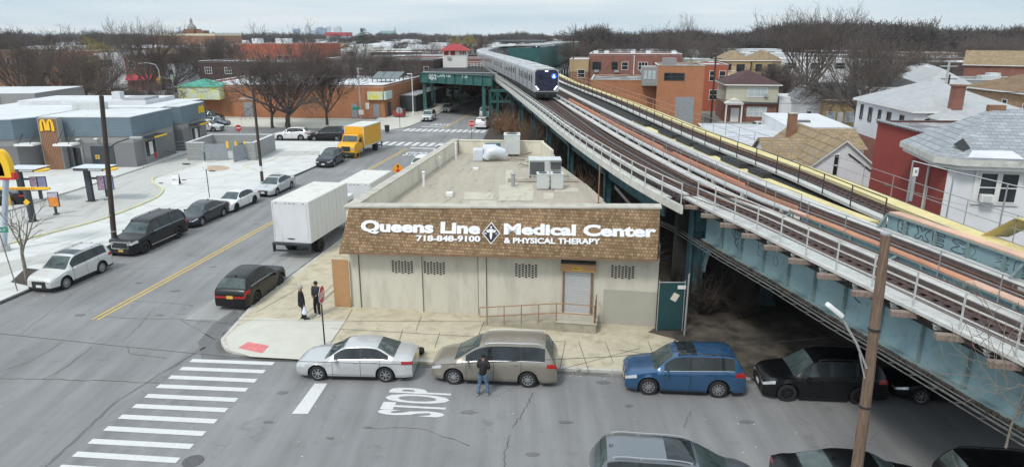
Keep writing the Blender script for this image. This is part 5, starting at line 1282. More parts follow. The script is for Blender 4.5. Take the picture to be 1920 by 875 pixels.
        xc=Lb+.12; m=MB(); m.prism([(xc,-Wc/2),(xc+1.7,-Wc/2+.1),(xc+1.7,Wc/2-.1),(xc,Wc/2)],.7,2.5); m.build('cab',M(cabm),t,bevel=.1)
        m=MB(); m.box(xc+1.66,-Wc/2+.2,1.5,xc+1.72,Wc/2-.2,2.25); m.build('windscreen',M('glass_clear'),t)
        for s in (-1,1): 
            wheel(t,xc+.9,s*(Wc/2-.12),.46,s,'rim_dark',5)
            m=MB(); m.cb((xc+.8,s*Wc/2,1.85),(.8,.03,.6)); m.build('side_window',M('glass_tint'),t)
    return t
a=G(586,456,1.0); b=G(514,452,1.0); c=(a+b)/2
t=box_truck('box_truck','white box truck seen from behind parked beside the shingled building','',5.6,1,1,'','') if False else box_truck('box_truck','white box truck seen from behind parked beside the shingled building',5.9,2.42,1.0,3.62,'truck_white','truck_white',axles=(1.5,))
t.location=(c.x,c.y,0); t.rotation_euler=(0,0,math.atan2(DA.y,DA.x+.03))
t=box_truck('cargo_trailer','low white cargo trailer parked ahead of the white box truck',5.2,2.5,.75,2.6,'truck_white','truck_white',cab=False,axles=(1.6,2.6))
t.location=(-12.15,51.6,0); t.rotation_euler=(0,0,math.atan2(DA.y,DA.x))
f=G(664,299); r=G(700,284.5); d=(f-r).normalized(); n=Vector((-d.y,d.x,0))
t=box_truck('rental_truck','yellow box truck with hooded cab facing us at the left kerb',6.3,2.35,.95,3.35,'truck_yellow','truck_yellow',hood=True,axles=(1.6,))
wb=(6.3+.15+1.95)-1.6; cc_=(f+r)/2-n*1.05; o0=cc_-d*((1.6+8.4)/2); t.location=(o0.x,o0.y,0); t.rotation_euler=(0,0,math.atan2(d.y,d.x)); 
sc_=(f-r).length/wb; t.scale=(sc_,1,1)
# ------------------------------------------------------------------ generic building
mat('brick_red_far', (.26,.085,.06), .9, var=.2, vs_=1.2, stain=(.17,.06,.05), stain_s=1.5)
def bmats():
    brickmat('brick_orange', (.46,.18,.08), (.39,.145,.065), (.38,.22,.14), var=.12)
    brickmat('brick_red', (.27,.085,.055), (.20,.06,.045), (.28,.20,.17), var=.2)
    brickmat('brick_dark', (.075,.045,.04), (.05,.03,.03), (.10,.08,.075), var=.2)
    brickmat('brick_brown', (.30,.14,.08), (.22,.10,.06), (.25,.17,.12), var=.2)
    brickmat('brick_tan', (.44,.27,.15), (.31,.185,.105), (.38,.29,.2), w=.5, h=.2, ms=.02, var=.2)
    brickmat('brick_pink', (.40,.22,.17), (.32,.17,.13), (.38,.28,.24), var=.2)
    brickmat('brick_bright', (.42,.12,.07), (.37,.10,.06), (.38,.12,.08), ms=.004, var=.1)
    brickmat('siding_white', (.66,.67,.70), (.64,.65,.68), (.42,.43,.46), w=8, h=.18, ms=.012, var=.06, bump=.4)
    brickmat('siding_cream', (.50,.49,.40), (.48,.47,.38), (.34,.33,.27), w=8, h=.2, ms=.012, var=.05)
    brickmat('siding_tan', (.46,.34,.19), (.44,.32,.18), (.3,.22,.12), w=8, h=.2, ms=.012, var=.08)
    brickmat('siding_blue', (.16,.21,.245), (.15,.20,.235), (.10,.13,.155), w=20, h=.26, ms=.014, var=.08, bump=.4)
    brickmat('shingle_grey', (.36,.38,.40), (.27,.29,.31), (.17,.18,.19), w=.45, h=.2, ms=.014, var=.12, bump=.4)
    brickmat('shingle_pale', (.42,.43,.44), (.38,.39,.40), (.32,.33,.34), w=.4, h=.17, ms=.006, var=.08, bump=.2)
    brickmat('shingle_tan', (.34,.255,.16), (.25,.185,.115), (.18,.13,.08), w=.35, h=.16, ms=.012, var=.15)
    brickmat('shingle_maroon', (.10,.055,.055), (.075,.042,.045), (.06,.035,.035), w=.35, h=.16, ms=.01, var=.2)
    brickmat('shingle_brown', (.26,.175,.105), (.20,.135,.08), (.15,.10,.06), w=.35, h=.16, ms=.01, var=.25)
    brickmat('shingle_dark', (.10,.10,.10), (.075,.075,.078), (.05,.05,.05), w=.35, h=.16, ms=.01, var=.2)
    brickmat('block_grey', (.34,.345,.34), (.30,.305,.30), (.24,.24,.235), w=.6, h=.3, ms=.02, var=.06)
bmats()
mat('stucco_red', (.30,.055,.045), .9, var=.08, vs_=.6, stain=(.22,.05,.045), stain_s=.5, stain_t=(.55,.75))
mat('stucco_grey', (.27,.265,.26), .9, var=.05, vs_=.5); mat('stucco_dgrey', (.19,.19,.195), .9, var=.05, vs_=.5)
mat('stucco_white', (.70,.71,.73), .9, var=.06, vs_=.8, stain=(.52,.53,.54), stain_s=.7, stain_t=(.6,.75))
mat('stucco_cream', (.55,.50,.38), .9, var=.06, vs_=.8)
mat('roof_white', (.66,.67,.69), .8, var=.08, vs_=.3, stain=(.42,.43,.44), stain_s=.35, stain_t=(.52,.68))
mat('roof_clean', (.60,.61,.62), .8, var=.05, vs_=.5, stain=(.50,.51,.52), stain_s=.4, stain_t=(.5,.7))
mat('roof_patchy', (.55,.56,.58), .85, var=.12, vs_=.6, stain=(.30,.31,.33), stain_s=1.2, stain_t=(.45,.62), stretch=(.5,2,1))
mat('roof_tar', (.16,.16,.165), .9, var=.2, vs_=.5, stain=(.36,.36,.37), stain_s=.5, stain_t=(.5,.62))
mat('win_white', (.72,.72,.70), .5, var=0); mat('win_dark', (.05,.05,.055), .5, var=0); mat('curtain', (.42,.48,.50), .3, var=.2, spec=.8)
mat('door_grey', (.26,.28,.30), .6, var=.1); mat('door_white', (.66,.66,.66), .5, var=.05)
def hp(px0, py, Y, px1, Y1=None):
    a = AT(px0,py,Y); d = DR
    lo, hi = 0, 60                       # width so that the far end of the front shows at px1
    for _ in range(40):
        mdl = (lo+hi)/2; q = a+DR*mdl
        dd = q.y*CP-(q.z-H0)*SP
        if 960+F*q.x/dd < px1: lo = mdl
        else: hi = mdl
    return a, lo
def bld(name, label, cat, a, w, d, h, wm, roof='flat', rm='roof_white', rh=1.6, ov=.3, wins=(), doors=(), rz=GR, group=None, par=.25, frame_m='win_white', pane='pane', chim=(), base=0, trim='white_trim', ridge='x', parapet_m=None, lower=None, awn=()):
    t = thing(name, label, cat, (a[0],a[1],base), rz, group); H = h-base
    m = MB()
    if lower:
        lh, lm = lower; q = MB(); q.box(-.003,-.003,-.2,w+.003,d+.003,lh); q.build('lower_wall',M(lm),t)
    if roof == 'gable':
        if ridge == 'x':
            P = [(0,0),(d,0)]; m.poly([(0,0,-.2),(w,0,-.2),(w,0,H),(0,0,H)]); m.poly([(0,d,-.2),(0,d,H),(w,d,H),(w,d,-.2)])
            for x in (0,w): m.poly([(x,0,-.2),(x,0,H),(x,d/2,H+rh),(x,d,H),(x,d,-.2)])
        else:
            for x in (0,w): m.poly([(x,0,-.2),(x,0,H),(x,d,H),(x,d,-.2)])
            for y in (0,d): m.poly([(0,y,-.2),(0,y,H),(w/2,y,H+rh),(w,y,H),(w,y,-.2)])
    else: m.box(0,0,-.2,w,d,H)
    m.build('wall',M(wm),t)
    m = MB(); o = ov; e = .12
    if roof == 'flat':
        m.box(-.02,-.02,H-.0+.003,w+.02,d+.02,H+.03); m.build('roof',M(rm),t)
        if par:
            q = MB(); th = .22
            for b in ((-.03,-.03,w+.03,th),(-.03,d-th,w+.03,d+.03),(-.03,th,th,d-th),(w-th,th,w+.03,d-th)): q.box(b[0],b[1],H+.03,b[2],b[3],H+par)
            q.build('parapet',M(parapet_m or wm),t)
            q = MB()
            for b in ((-.06,-.06,w+.06,th+.03),(-.06,d-th-.03,w+.06,d+.06),(-.06,th+.03,th+.03,d-th-.03),(w-th-.03,th+.03,w+.06,d-th-.03)): q.box(b[0],b[1],H+par,b[2],b[3],H+par+.05)
            q.build('coping',M(trim),t)
    else:
        sl = 0
        if roof == 'hip':
            z = H; k = min(w,d)/2
            if w >= d: R0,R1 = (k,d/2,z+rh),(w-k,d/2,z+rh)
            else: R0,R1 = (w/2,k,z+rh),(w/2,d-k,z+rh)
            c = [(-o,-o,z-.02),(w+o,-o,z-.02),(w+o,d+o,z-.02),(-o,d+o,z-.02)]
            if w >= d: fs = [[c[0],c[1],R1,R0],[c[1],c[2],R1],[c[2],c[3],R0,R1],[c[3],c[0],R0]]
            else: fs = [[c[0],c[1],R0],[c[1],c[2],R1,R0],[c[2],c[3],R1],[c[3],c[0],R0,R1]]
        else:
            z = H
            if ridge == 'x': fs = [[(-o,-o,z-.1),(w+o,-o,z-.1),(w+o,d/2,z+rh+.04),(-o,d/2,z+rh+.04)],[(w+o,d+o,z-.1),(-o,d+o,z-.1),(-o,d/2,z+rh+.04),(w+o,d/2,z+rh+.04)]]
            else: fs = [[(-o,d+o,z-.1),(-o,-o,z-.1),(w/2,-o,z+rh+.04),(w/2,d+o,z+rh+.04)],[(w+o,-o,z-.1),(w+o,d+o,z-.1),(w/2,d+o,z+rh+.04),(w/2,-o,z+rh+.04)]]
        for f in fs: m.poly(f)
        m.v = [(x,y,z+.03) for x,y,z in m.v]
        rf_ = m.build('roof',M(rm),t,fix=False)
        q = MB()
        if roof == 'hip': q.prism([(-o,-o),(w+o,-o),(w+o,d+o),(-o,d+o)],H-.17,H-.0)
        else:
            for f in fs:
                b=[Vector(p) for p in f]; k=q.vs([p+Vector((0,0,.02)) for p in b]+[p-Vector((0,0,.12)) for p in b])
                for i in range(4): q.face((k+i,k+(i+1)%4,k+4+(i+1)%4,k+4+i))
                q.face([k+7,k+6,k+5,k+4])
        q.build('eaves',M(trim),t,fix=False)
    for wi in wins:
        f,u,z,ww,hh = wi[:5]; fm = wi[5] if len(wi)>5 and wi[5] else frame_m; pn = wi[6] if len(wi)>6 else pane
        fr = .08 if ww<3 else .1
        def bx(mb,u0,u1,z0,z1,d0,d1):
            if f=='f': mb.box(u0,-d1,z0,u1,-d0,z1)
            elif f=='l': mb.box(-d1,u0,z0,-d0,u1,z1)
            elif f=='r': mb.box(w+d0,u0,z0,w+d1,u1,z1)
        q = MB()
        for b in ((u-fr,u+ww+fr,z-fr,z),(u-fr,u+ww+fr,z+hh,z+hh+fr),(u-fr,u,z,z+hh),(u+ww,u+ww+fr,z,z+hh)): bx(q,*b,.0,.07)
        bx(q,u,u+ww,z+hh*.5-.03,z+hh*.5+.03,.03,.05)
        if ww>1.6:
            for s in (.33,.67): bx(q,u+ww*s-.03,u+ww*s+.03,z,z+hh,.03,.052)
        fo = q.build('window',M(fm),t); q = MB(); bx(q,u,u+ww,z,z+hh,.003,.02); q.build('pane',M(pn),fo)
    for dr in doors:
        f,u,z,ww,hh,dm = dr
        q = MB(); (q.box(u,-.06,z,u+ww,-.003,z+hh) if f=='f' else q.box(-.06,u,z,-.003,u+ww,z+hh)); q.build('door',M(dm),t)
    for (x,y,cw,h0,h1,cm) in chim:
        q = MB(); q.box(x-cw/2,y-cw/2,h0,x+cw/2,y+cw/2,h1); ch_ = q.build('chimney',M(cm),t)
        q = MB(); q.box(x-cw/2-.06,y-cw/2-.06,h1,x+cw/2+.06,y+cw/2+.06,h1+.1); q.build('chimney_cap',M('coping'),ch_)
    for (u,z,ww,hh,dp,am) in awn:
        q = MB(); q.poly([(u,-.02,z+hh),(u+ww,-.02,z+hh),(u+ww,-dp,z),(u,-dp,z)]); q.poly([(u,-.02,z+hh),(u,-dp,z),(u,-.02,z)]); q.poly([(u+ww,-.02,z+hh),(u+ww,-.02,z),(u+ww,-dp,z)]); q.build('awning',M(am),t,fix=False)
    return t
def roofbox(t, x, y, z, w, d, h, mt='hvac', name='roof_unit'):
    m = MB(); m.box(x,y,z,x+w,y+d,z+h); return m.build(name,M(mt),t)
# ------------------------------------------------------------------ restaurant and its lot
mat('arch_yellow', (.85,.50,.02), .5, var=0); mat('panel_slate', (.045,.055,.065), .6, var=.1)
brickmat('wood_slats', (.16,.075,.045), (.19,.09,.055), (.30,.17,.11), w=.17, h=30, ms=.05, offs=0, var=.08, bump=.5)
rs = thing('restaurant','grey single storey fast food restaurant with blue grey fascia, wood slat panel and white roof','restaurant',(-39.7,71.6,0)); QO=(-39.7,71.6,0)
def rb(x0,y0,z0,x1,y1,z1,name,mt,par=rs,**k): m=MB(); m.box(x0,y0,z0,x1,y1,z1); o=m.build(name,M(mt),par,QO,**k); 
zt5=5.42
def rbp(x0,y0,z0,x1,y1,z1,name,mt,par): 
    m=MB(); m.box(x0,y0,z0,x1,y1,z1); o=m.build(name,M(mt),par); o.location=(-QO[0],-QO[1],0); return o
for (x0,y0,x1,y1) in ((-49.3,71.4,-39.7,80.2),(-62,79.99,-41.25,92),(-41.2,82.0,-39.5,88.5)):
    rb(x0,y0,0,x1,y1,2.7,'wall','stucco_dgrey'); rb(x0+.01,y0+.02,2.7,x1-.01,y1,3.4,'wall','stucco_grey'); rb(x0-.08,y0-.08,3.4,x1+.08,y1+.04,5.35,'fascia','siding_blue')
    rb(x0-.1,y0-.1,5.35,x1+.1,y1+.06,zt5,'roof','roof_clean')
m=MB(); m.prism([(-62,66.3),(-50.6,69.4),(-49.31,71.4),(-49.31,80),(-62,80)],0,2.7); m.build('wall',M('stucco_dgrey'),rs,QO)
m=MB(); m.prism([(-62,66.32),(-50.62,69.42),(-49.31,71.4),(-49.31,80),(-62,80)],2.7,3.4); m.build('wall',M('stucco_grey'),rs,QO)
m=MB(); m.prism([(-62,66.2),(-50.55,69.3),(-49.2,71.3),(-49.2,79.9),(-62,79.9)],3.4,5.35); m.build('fascia',M('siding_blue'),rs,QO)
m=MB(); m.prism([(-62,66.18),(-50.52,69.28),(-49.18,71.3),(-49.18,79.9),(-62,79.9)],5.35,zt5); m.build('roof',M('roof_clean'),rs,QO)
# white roof further back, plant screens
rb(-60,84,5.43,-44.5,91.5,5.9,'roof','roof_clean'); rb(-50,78.5,5.43,-46.5,79.6,6.2,'roof_unit','hvac'); rb(-49.6,86,5.9,-48.6,87,6.8,'roof_unit','roof_clean'); rb(-47.5,84.5,5.9,-44.8,88,6.2,'plant_screen','shingle_pale')
# slatted wood panel with the golden arches
a=G(92,319); b=G(137,315); pz=ZY(221,a.y); m=MB(); m.box(a.x-.12,a.y-.25,0,b.x+.12,a.y+.6,pz); m.build('panel_frame',M('stucco_grey'),rs,QO)
m=MB(); m.box(a.x,a.y-.31,.15,b.x,a.y-.255,pz-.12); wp_=m.build('wood_panel',M('wood_slats'),rs,QO)
def arches(c, w, h, t, dep, name, mt, parent, dirx=Vector((1,0,0)), z=1):
    m=MB(); n=14; off=Vector(c)
    for s in (-1,1):
        O=[];I=[]
        for i in range(n+1):
            u=i/n; x0=s*w*.5*(1-u*1.0); 
            ang=math.pi*u
            xc=s*w*.25; xo=xc+s*(w*.25)*math.cos(ang); zo=h*(math.sin(ang)**.55 if math.sin(ang)>0 else 0)
            tk=t*(.75+.5*abs(math.cos(ang)))
            xi=xc+s*(w*.25-tk)*math.cos(ang); zi=(h-t*.8)*(math.sin(ang)**.6 if math.sin(ang)>1e-6 else 0)
            if i==n: zo=zi=h*.06
            O.append((xo,zo)); I.append((xi,zi))
        A=[off+dirx*x+Vector((0,0,zz)) for x,zz in O]; B=[off+dirx*x+Vector((0,0,zz)) for x,zz in I]; nn=Vector((-dirx.y,dirx.x,0))*dep
        m.strip(A,B); m.strip([p+nn for p in B],[p+nn for p in A]); m.strip([p+nn for p in A],A); m.strip(B,[p+nn for p in B])
    return m.build(name,M(mt),parent,fix=False)
o=arches(((a.x+b.x)/2,a.y-.42,ZY(245,a.y)),1.45,1.2,.22,.1,'arches_logo','arch_yellow',rs); o.location=(-QO[0],-QO[1],0)
o=arches((-39.32,87.4,ZY(211,88)),1.5,.95,.2,.1,'arches_logo','arch_yellow',rs,Vector((0,1,0))); o.location=(-QO[0],-QO[1],0)
# canopies, doors and windows
for x in (a.x-2.0,b.x+.15):
    rb(x,a.y-1.6,2.75,x+1.9,a.y-.2,2.95,'canopy','white_trim')
    m=MB(); m.bar((x+.3,a.y-1.4,2.95),(x+.3,a.y-.0,4.2),.05); m.bar((x+1.5,a.y-1.4,2.95),(x+1.5,a.y-.0,4.2),.05); m.build('tie_rod',M('black_metal'),rs,QO)
rb(b.x+.35,71.32,0,b.x+1.5,71.38,2.3,'door_frame','stucco_grey'); rb(b.x+.5,71.28,.05,b.x+1.25,71.31,2.2,'glass_door','pane')
rb(a.x-.9,71.0,0,a.x-.3,71.3,2.3,'glass_door','pane')
rb(-44.3,71.33,.0,-41.9,71.39,2.35,'service_door','panel_slate'); rb(-42.9,71.30,1.5,-42.5,71.325,1.85,'notice','white_trim')
for k,(x,z) in enumerate(((-43.9,1.25),(-43.65,1.25),(-43.9,1.0),(-43.65,1.0))): rb(x,71.3,z,x+.2,71.325,z+.2,'notice','plate_yellow')
for px in ((-57,-54.2),(-54.0,-51.6)):
    y=lambda x:66.3+(x+62)*.272; m=MB(); m.prism([(px[0],y(px[0])-.06),(px[1],y(px[1])-.06),(px[1],y(px[1])-.02),(px[0],y(px[0])-.02)],.5,2.1); m.build('window',M('curtain' if px[0]<-55 else 'pane'),rs,QO)
    m=MB(); m.prism([(px[0]-.1,y(px[0])-.09),(px[1]+.1,y(px[1])-.09),(px[1]+.1,y(px[1])-.02),(px[0]-.1,y(px[0])-.02)],2.1,2.22); m.build('window_frame',M('black_metal'),rs,QO)
for (y0,x0) in ((73.2,-39.7),(83.9,-39.5)):
    rb(x0,y0,.1,x0+.12,y0+2.6,3.3,'drive_through_bay','stucco_grey'); rb(x0+.12,y0+.25,.9,x0+.15,y0+2.3,2.5,'window','pane'); rb(x0+.15,y0+.9,1.0,x0+.2,y0+1.6,2.4,'window_frame','win_white')
    rb(x0-.2,y0-.1,2.95,x0+1.0,y0+3.0,3.1,'canopy','panel_slate'); rb(x0+.98,y0+.6,2.9,x0+1.25,y0+3.0,3.02,'canopy_edge','arch_yellow')
rb(-39.7,75.0,.5,-39.5,75.5,1.1,'extinguisher_box','red')
for (x,z) in ((-45.5,3.05),(-43.6,3.1),(-52.5,2.95)): rb(x,71.05 if x>-49 else 68.6,z,x+.35,71.36 if x>-49 else 69.3,z+.12,'wall_lamp','white_trim')
m=MB()
for z in (.5,.9,1.3): m.bar((-41.1,80.5,z),(-39.2,81.9,z),.04)
m.build('railing',M('galv'),rs,QO)
m=MB(); m.bar((-39.3,76.4,1.0),(-39.2,79.5,.3),.05); m.build('railing',M('black_metal'),rs,QO)
# building further left
t=bld('grey_block','plain grey flat roofed block behind the left end of the restaurant','building',(-90,96,0),22.5,14,5.6,'stucco_grey',rm='roof_clean',rz=R(6),par=0)
m=MB(); 
for s in (0,.6): m.bar((17+s,-.25,4.2),(17+s,-.25,6.6),.08)
for k in range(7): m.bar((17,-.25,4.4+k*.35),(17.6,-.25,4.4+k*.42),.06)
m.build('ladder',M('black_metal'),t)
# order points
def order_point(px,py,label,flip=0):
    p=G(px,py,KH); t=thing('order_canopy',label,'menu canopy',p,R(-4),'drive through order canopies')
    h=2.75; m=MB(); m.box(-.22,-.15,0,.22,.15,h); m.build('post',M('panel_slate'),t)
    m=MB(); m.box(-.35,-.3,0,.35,.3,.06); m.build('base_plate',M('panel_slate'),t)
    m=MB(); m.box(-.5,-.9,h,2.2,.7,h+.22); m.build('canopy',M('panel_slate'),t); m=MB(); m.box(-.55,-.95,h+.22,2.25,.75,h+.27); m.build('canopy_top',M('duct'),t)
    m=MB(); m.lathe([(.001,h+.02),(.62,h+.02),(.62,h+.14),(.001,h+.14)],(2.25,-.3,0),20); m.v=[(2.25+(x-2.25)*1.0,y,z) for x,y,z in m.v]; m.build('canopy_disc',M('arch_yellow'),t)
    m=MB(); m.box(.85,-.93,h+.03,2.0,-.905,h+.20); sp_=m.build('sign_plate',M('galv'),t)
    fit_text('Order Here',1.0,.12,M('white_trim'),frame((1.42,-.94,h+.115),(1,0,0),(0,0,1)),'lettering',sp_,.004,.006)
    m=MB(); m.box(.22,-.1,1.9,.75,.1,2.05); m.build('camera_arm',M('panel_slate'),t)
    s=thing('menu_screen',{'dark order canopy with yellow disc beside the tall brown pole':'pair of blue menu screens nearest the tall brown pole','dark order canopy with yellow disc behind the height bar at the left edge':'pair of blue menu screens behind the yellow height bar'}[label],'menu screen',p+Vector((1.05,.6,0)),R(12),'drive through menu screens')
    m=MB(); m.box(-.62,-.05,.85,-.05,.05,2.05); m.box(-.03,-.05,.85,.62,.05,2.05); m.build('casing',M('panel_slate'),s)
    mat('screen_blue',(.30,.31,.48),.3,var=.25,vs_=5,emit=.12); mat('screen_mixed',(.45,.30,.40),.3,var=.8,vs_=9,emit=.1)
    m=MB(); m.box(-.58,-.07,.9,-.09,-.052,2.0); m.build('screen',M('screen_mixed'),s); m=MB(); m.box(.01,-.07,.9,.58,-.052,2.0); m.build('screen',M('screen_blue'),s)
    m=MB(); m.box(-.12,-.08,0,.12,.08,.85); m.box(-.3,-.2,0,.3,.2,.05); m.build('stand',M('panel_slate'),s)
order_point(172,377,'dark order canopy with yellow disc beside the tall brown pole')
order_point(46,379,'dark order canopy with yellow disc behind the height bar at the left edge')
p=G(106,402,KH); s=thing('menu_board','orange burger menu board on a short dark stand in the drive lane island','menu board',p,R(6))
m=MB(); m.box(-.38,-.05,.62,.38,.05,1.78); m.build('casing',M('panel_slate'),s)
mat('board_orange',(.62,.16,.03),.4,var=.9,vs_=7,col2=(.75,.34,.06),emit=.1); mat('board_pale',(.45,.42,.5),.4,var=.5,vs_=6,emit=.1)
m=MB(); m.box(-.34,-.065,.66,.34,-.052,1.38); m.build('screen',M('board_orange'),s); m=MB(); m.box(-.34,-.065,1.385,.34,-.052,1.74); m.build('screen',M('board_pale'),s)
m=MB(); m.lathe([(.26,0),(.2,.08),(.1,.12),(.1,.62)],(0,0,0),10); m.build('stand',M('panel_slate'),s)
# height bar
p=G(62,415,KH); s=thing('height_bar','yellow clearance bar on a thick dark post at the left edge','clearance bar',p)
m=MB(); m.tube([(0,0,0),(0,0,2.45)],.24,12); m.build('post',M('panel_slate'),s); 
m=MB(); m.box(-2.4,-.12,2.45,1.75,.08,2.62); m.build('bar',M('arch_yellow'),s)
m=MB(); m.cb((0,-.26,1.55),(.35,.03,.35),0,R(45)); m.build('warning_plate',M('arch_yellow'),s)
m=MB(); m.lathe([(.34,0),(.34,.06),(.001,.06)],(0,0,0),12); m.build('base_plate',M('panel_slate'),s)
fit_text('CLEARANCE 9 FT',2.0,.1,M('red'),frame((-.3,-.13,2.535),(1,0,0),(0,0,1)),'lettering',s,.004,.004)
# roadside sign
p=G(8,470,KH); s=thing('roadside_sign','golden arches sign with red band on a pale pole at the left edge','sign',p)
mat('pole_blue',(.36,.41,.47),.6,var=.1)
m=MB(); m.tube([(0,0,.1),(1.1,0,ZY(338,p.y))],.17,12); m.build('pole',M('pole_blue'),s); m=MB(); m.lathe([(.36,0),(.36,.3),(.001,.3)],(0,0,0),16); m.build('base',M('concrete'),s)
z0=ZY(340,p.y); m=MB(); m.box(-.9,-.2,z0,1.78,.2,z0+.42); m.build('red_band',M('red'),s)
o=arches((.45,-.22,z0+.15),2.35,1.75,.62,.42,'arches','arch_yellow',s)
p=G(20,385,KH); m=MB(); m.lathe([(.1,0),(.1,.95),(.06,1.02),(.001,1.03)],(0,0,0),12); o=m.build('bollard',M('arch_yellow')); o.location=p; tag(o,'yellow bollard in front of the black car at the left edge','bollard')
p=G(331,346,KH); s=thing('sandwich_board','small white A frame board standing on the concrete lot','A frame sign',p,R(10))
m=MB(); m.cb((0,-.22,.5),(.62,.04,1.0),0,0,R(-18)); m.build('front_panel',M('white_trim'),s); m=MB(); m.cb((0,.22,.5),(.62,.04,1.0),0,0,R(18)); m.build('rear_panel',M('black_metal'),s)
m=MB(); m.cb((-.05,-.245,.52),(.42,.01,.18),0,0,R(-18)); m.build('print',M('board_pale'),s)
# trash enclosure
en=thing('trash_enclosure','grey block walled trash enclosure with slate gates and yellow tags','enclosure',(-32.5,78.5,KH)); NO=(-32.5,78.5,KH)
ex0,ex1,ey0,ey1=-36.2,-28.6,75.5,82.2; th=.3; ezt=2.05
def eb(x0,y0,z0,x1,y1,z1,n,mt): m=MB(); m.box(x0,y0,z0,x1,y1,z1); return m.build(n,M(mt),en,NO)
for b in ((ex0,ey0,ex0+th,ey1),(ex0+th,ey1-th,ex1,ey1),(ex1-th,ey0,ex1,ey1-th),(ex0+th,ey0,-34.2,ey0+th),(-29.6,ey0,ex1-th,ey0+th)): 
    eb(b[0],b[1],0,b[2],b[3],ezt,'wall','block_grey'); eb(b[0]-.02,b[1]-.02,ezt,b[2]+.02,b[3]+.02,ezt+.08,'coping','roof_clean')
eb(-34.2,ey0+.05,.2,-31.7,ey0+.12,1.95,'gate','door_grey')
m=MB(); m.cb((-29.95,ey0-.9,1.1),(.08,2.0,1.75),R(-22)); m.build('gate',M('door_grey'),en,NO)
for x in (-31.7,-30.75,-29.75): eb(x,ey0-.05,1.5,x+.22,ey0+.05,2.25,'tag','arch_yellow')
eb(-31.4,ey1-2.2,.1,-30.2,ey1-1.0,1.1,'bin','galv')
# ------------------------------------------------------------------ buildings right of the railway
def place_b(px0,py,Y,px1,**k):
    a,w = hp(px0,py,Y,px1); return a,w
# orange brick warehouse: low wing and taller block
a,w=hp(1108,152,112,1236)
tt=bld('warehouse_wing','low orange brick warehouse wing with grey flat roof beside the tracks','warehouse',(a.x,a.y),w,14,a.z,'brick_orange',rm='roof_tar',par=.2,trim='coping')
a,w=hp(1234,125,108,1322); h=a.z
tt=bld('warehouse_block','taller orange brick warehouse block with grey roller door and louvred window','warehouse',(a.x,a.y),w,11,h,'brick_orange',rm='roof_tar',par=.15,trim='coping',
  wins=[('f',w*.15,h-2.0,w*.42,1.0,'win_dark')],doors=[('f',w*.42,0,w*.4,4.3,'door_grey')])
roofbox(tt,w*.1,1,h+.05,w*.3,1.5,1.2,'stucco_grey','skylight'); 
m=MB(); m.box(-2.0,-.03,h-2.6,-.2,-.0,h-.2); m.box(-2.3,0,h-2.9,0,6,h-.1); m.build('clerestory_wall',M('stucco_grey'),tt)
for k in range(3): m=MB(); m.box(-2.1+k*.65,-.06,h-1.9,-1.6+k*.65,-.035,h-.6); m.build('window',M('curtain'),tt)
# red brick row behind
a,w=hp(1105,104,150,1279); h=a.z
ws=[('f',w*x,h-2.9,w*q,1.5,fm) for x,q,fm in ((.04,.09,'win_dark'),(.25,.06,'win_dark'),(.36,.065,None),(.54,.095,None),(.70,.05,'win_dark'),(.82,.08,'win_dark'))]
t=bld('brick_apartments','long two storey red brick building with white flat roof and mixed windows','apartments',(a.x,a.y),w,16,h,'brick_red',wins=ws,rm='roof_white',par=.3,trim='roof_clean')
for x in (.04,.16,.45,.62,.9): roofbox(t,w*x,3,h,1,1,.9,'roof_clean')
m=MB(); m.tube([(w*.49,-.1,.5),(w*.49,-.1,h)],.1,6); m.build('downpipe',M('white_trim'),t)
for x in (.06,.28,.56): m=MB(); m.box(w*x,-.5,h-3.5,w*x+.9,-.1,h-3.0); m.build('air_conditioner',M('galv'),t)
a,w=hp(1068,113,150,1104); h=a.z
bld('small_brick_house','narrow brick house with tan top and white window left of the red brick row','house',(a.x,a.y),w,12,h,'siding_tan',wins=[('f',w*.45,h-3.6,w*.35,1.6)],lower=(h-2.4,'brick_brown'),par=.2,trim='roof_clean')
# painted bright red house between warehouse and maroon roofed house
a,w=hp(1321,124,128,1366); h=a.z
bld('red_painted_house','bright red painted brick house right of the tall warehouse block','house',(a.x,a.y),w,13,h,'brick_bright',wins=[('f',w*.25,h-2.6,w*.2,1.7),('f',w*.65,h-2.6,w*.25,1.7),('f',w*.3,h-6,w*.3,1.7)],rm='roof_patchy',par=.25,trim='roof_patchy')
# cream and brick two-storey with maroon hip roof
a,w=hp(1363,158,112,1461); h=a.z
t=bld('maroon_roof_house','two storey cream and red brick house with maroon hip roof','house',(a.x,a.y),w,10.5,h,'siding_cream',roof='hip',rm='shingle_maroon',rh=2.0,ov=.45,lower=(h-3.0,'brick_red'),
  wins=[('f',w*.42,h-1.9,w*.36,1.35,None,'curtain'),('f',w*.44,h-5.0,w*.36,1.4,None,'curtain'),('l',3,h-1.8,.8,1.2)],doors=[('f',w*.12,0,w*.16,2.2,'door_white')])
m=MB(); m.box(w*.3,-.5,h-3.05,w+.1,-.0,h-2.8); m.build('belt_roof',M('shingle_dark'),t)
m=MB(); m.prism([(-.2,-1.6),(w*.32,-1.6),(w*.32,.0),(-.2,.0)],h-3.1,h-2.9); m.poly([(-.3,-1.7,h-2.9),(w*.34,-1.7,h-2.9),(w*.17,-1.7,h-2.1)]); m.poly([(-.3,-1.7,h-2.9),(w*.17,-1.7,h-2.1),(w*.17,0,h-2.1),(-.3,0,h-2.9)]); m.poly([(w*.34,-1.7,h-2.9),(w*.34,0,h-2.9),(w*.17,0,h-2.1),(w*.17,-1.7,h-2.1)]); m.build('porch_roof',M('white_trim'),t)
for x in (0,w*.3): m=MB(); m.box(x-.1,-1.5,0,x+.1,-1.3,h-3.1); m.build('porch_post',M('white_trim'),t)
m=MB(); m.box(w*.73,-.35,h-1.9,w*.80,-.08,h-1.5); m.build('air_conditioner',M('galv'),t)
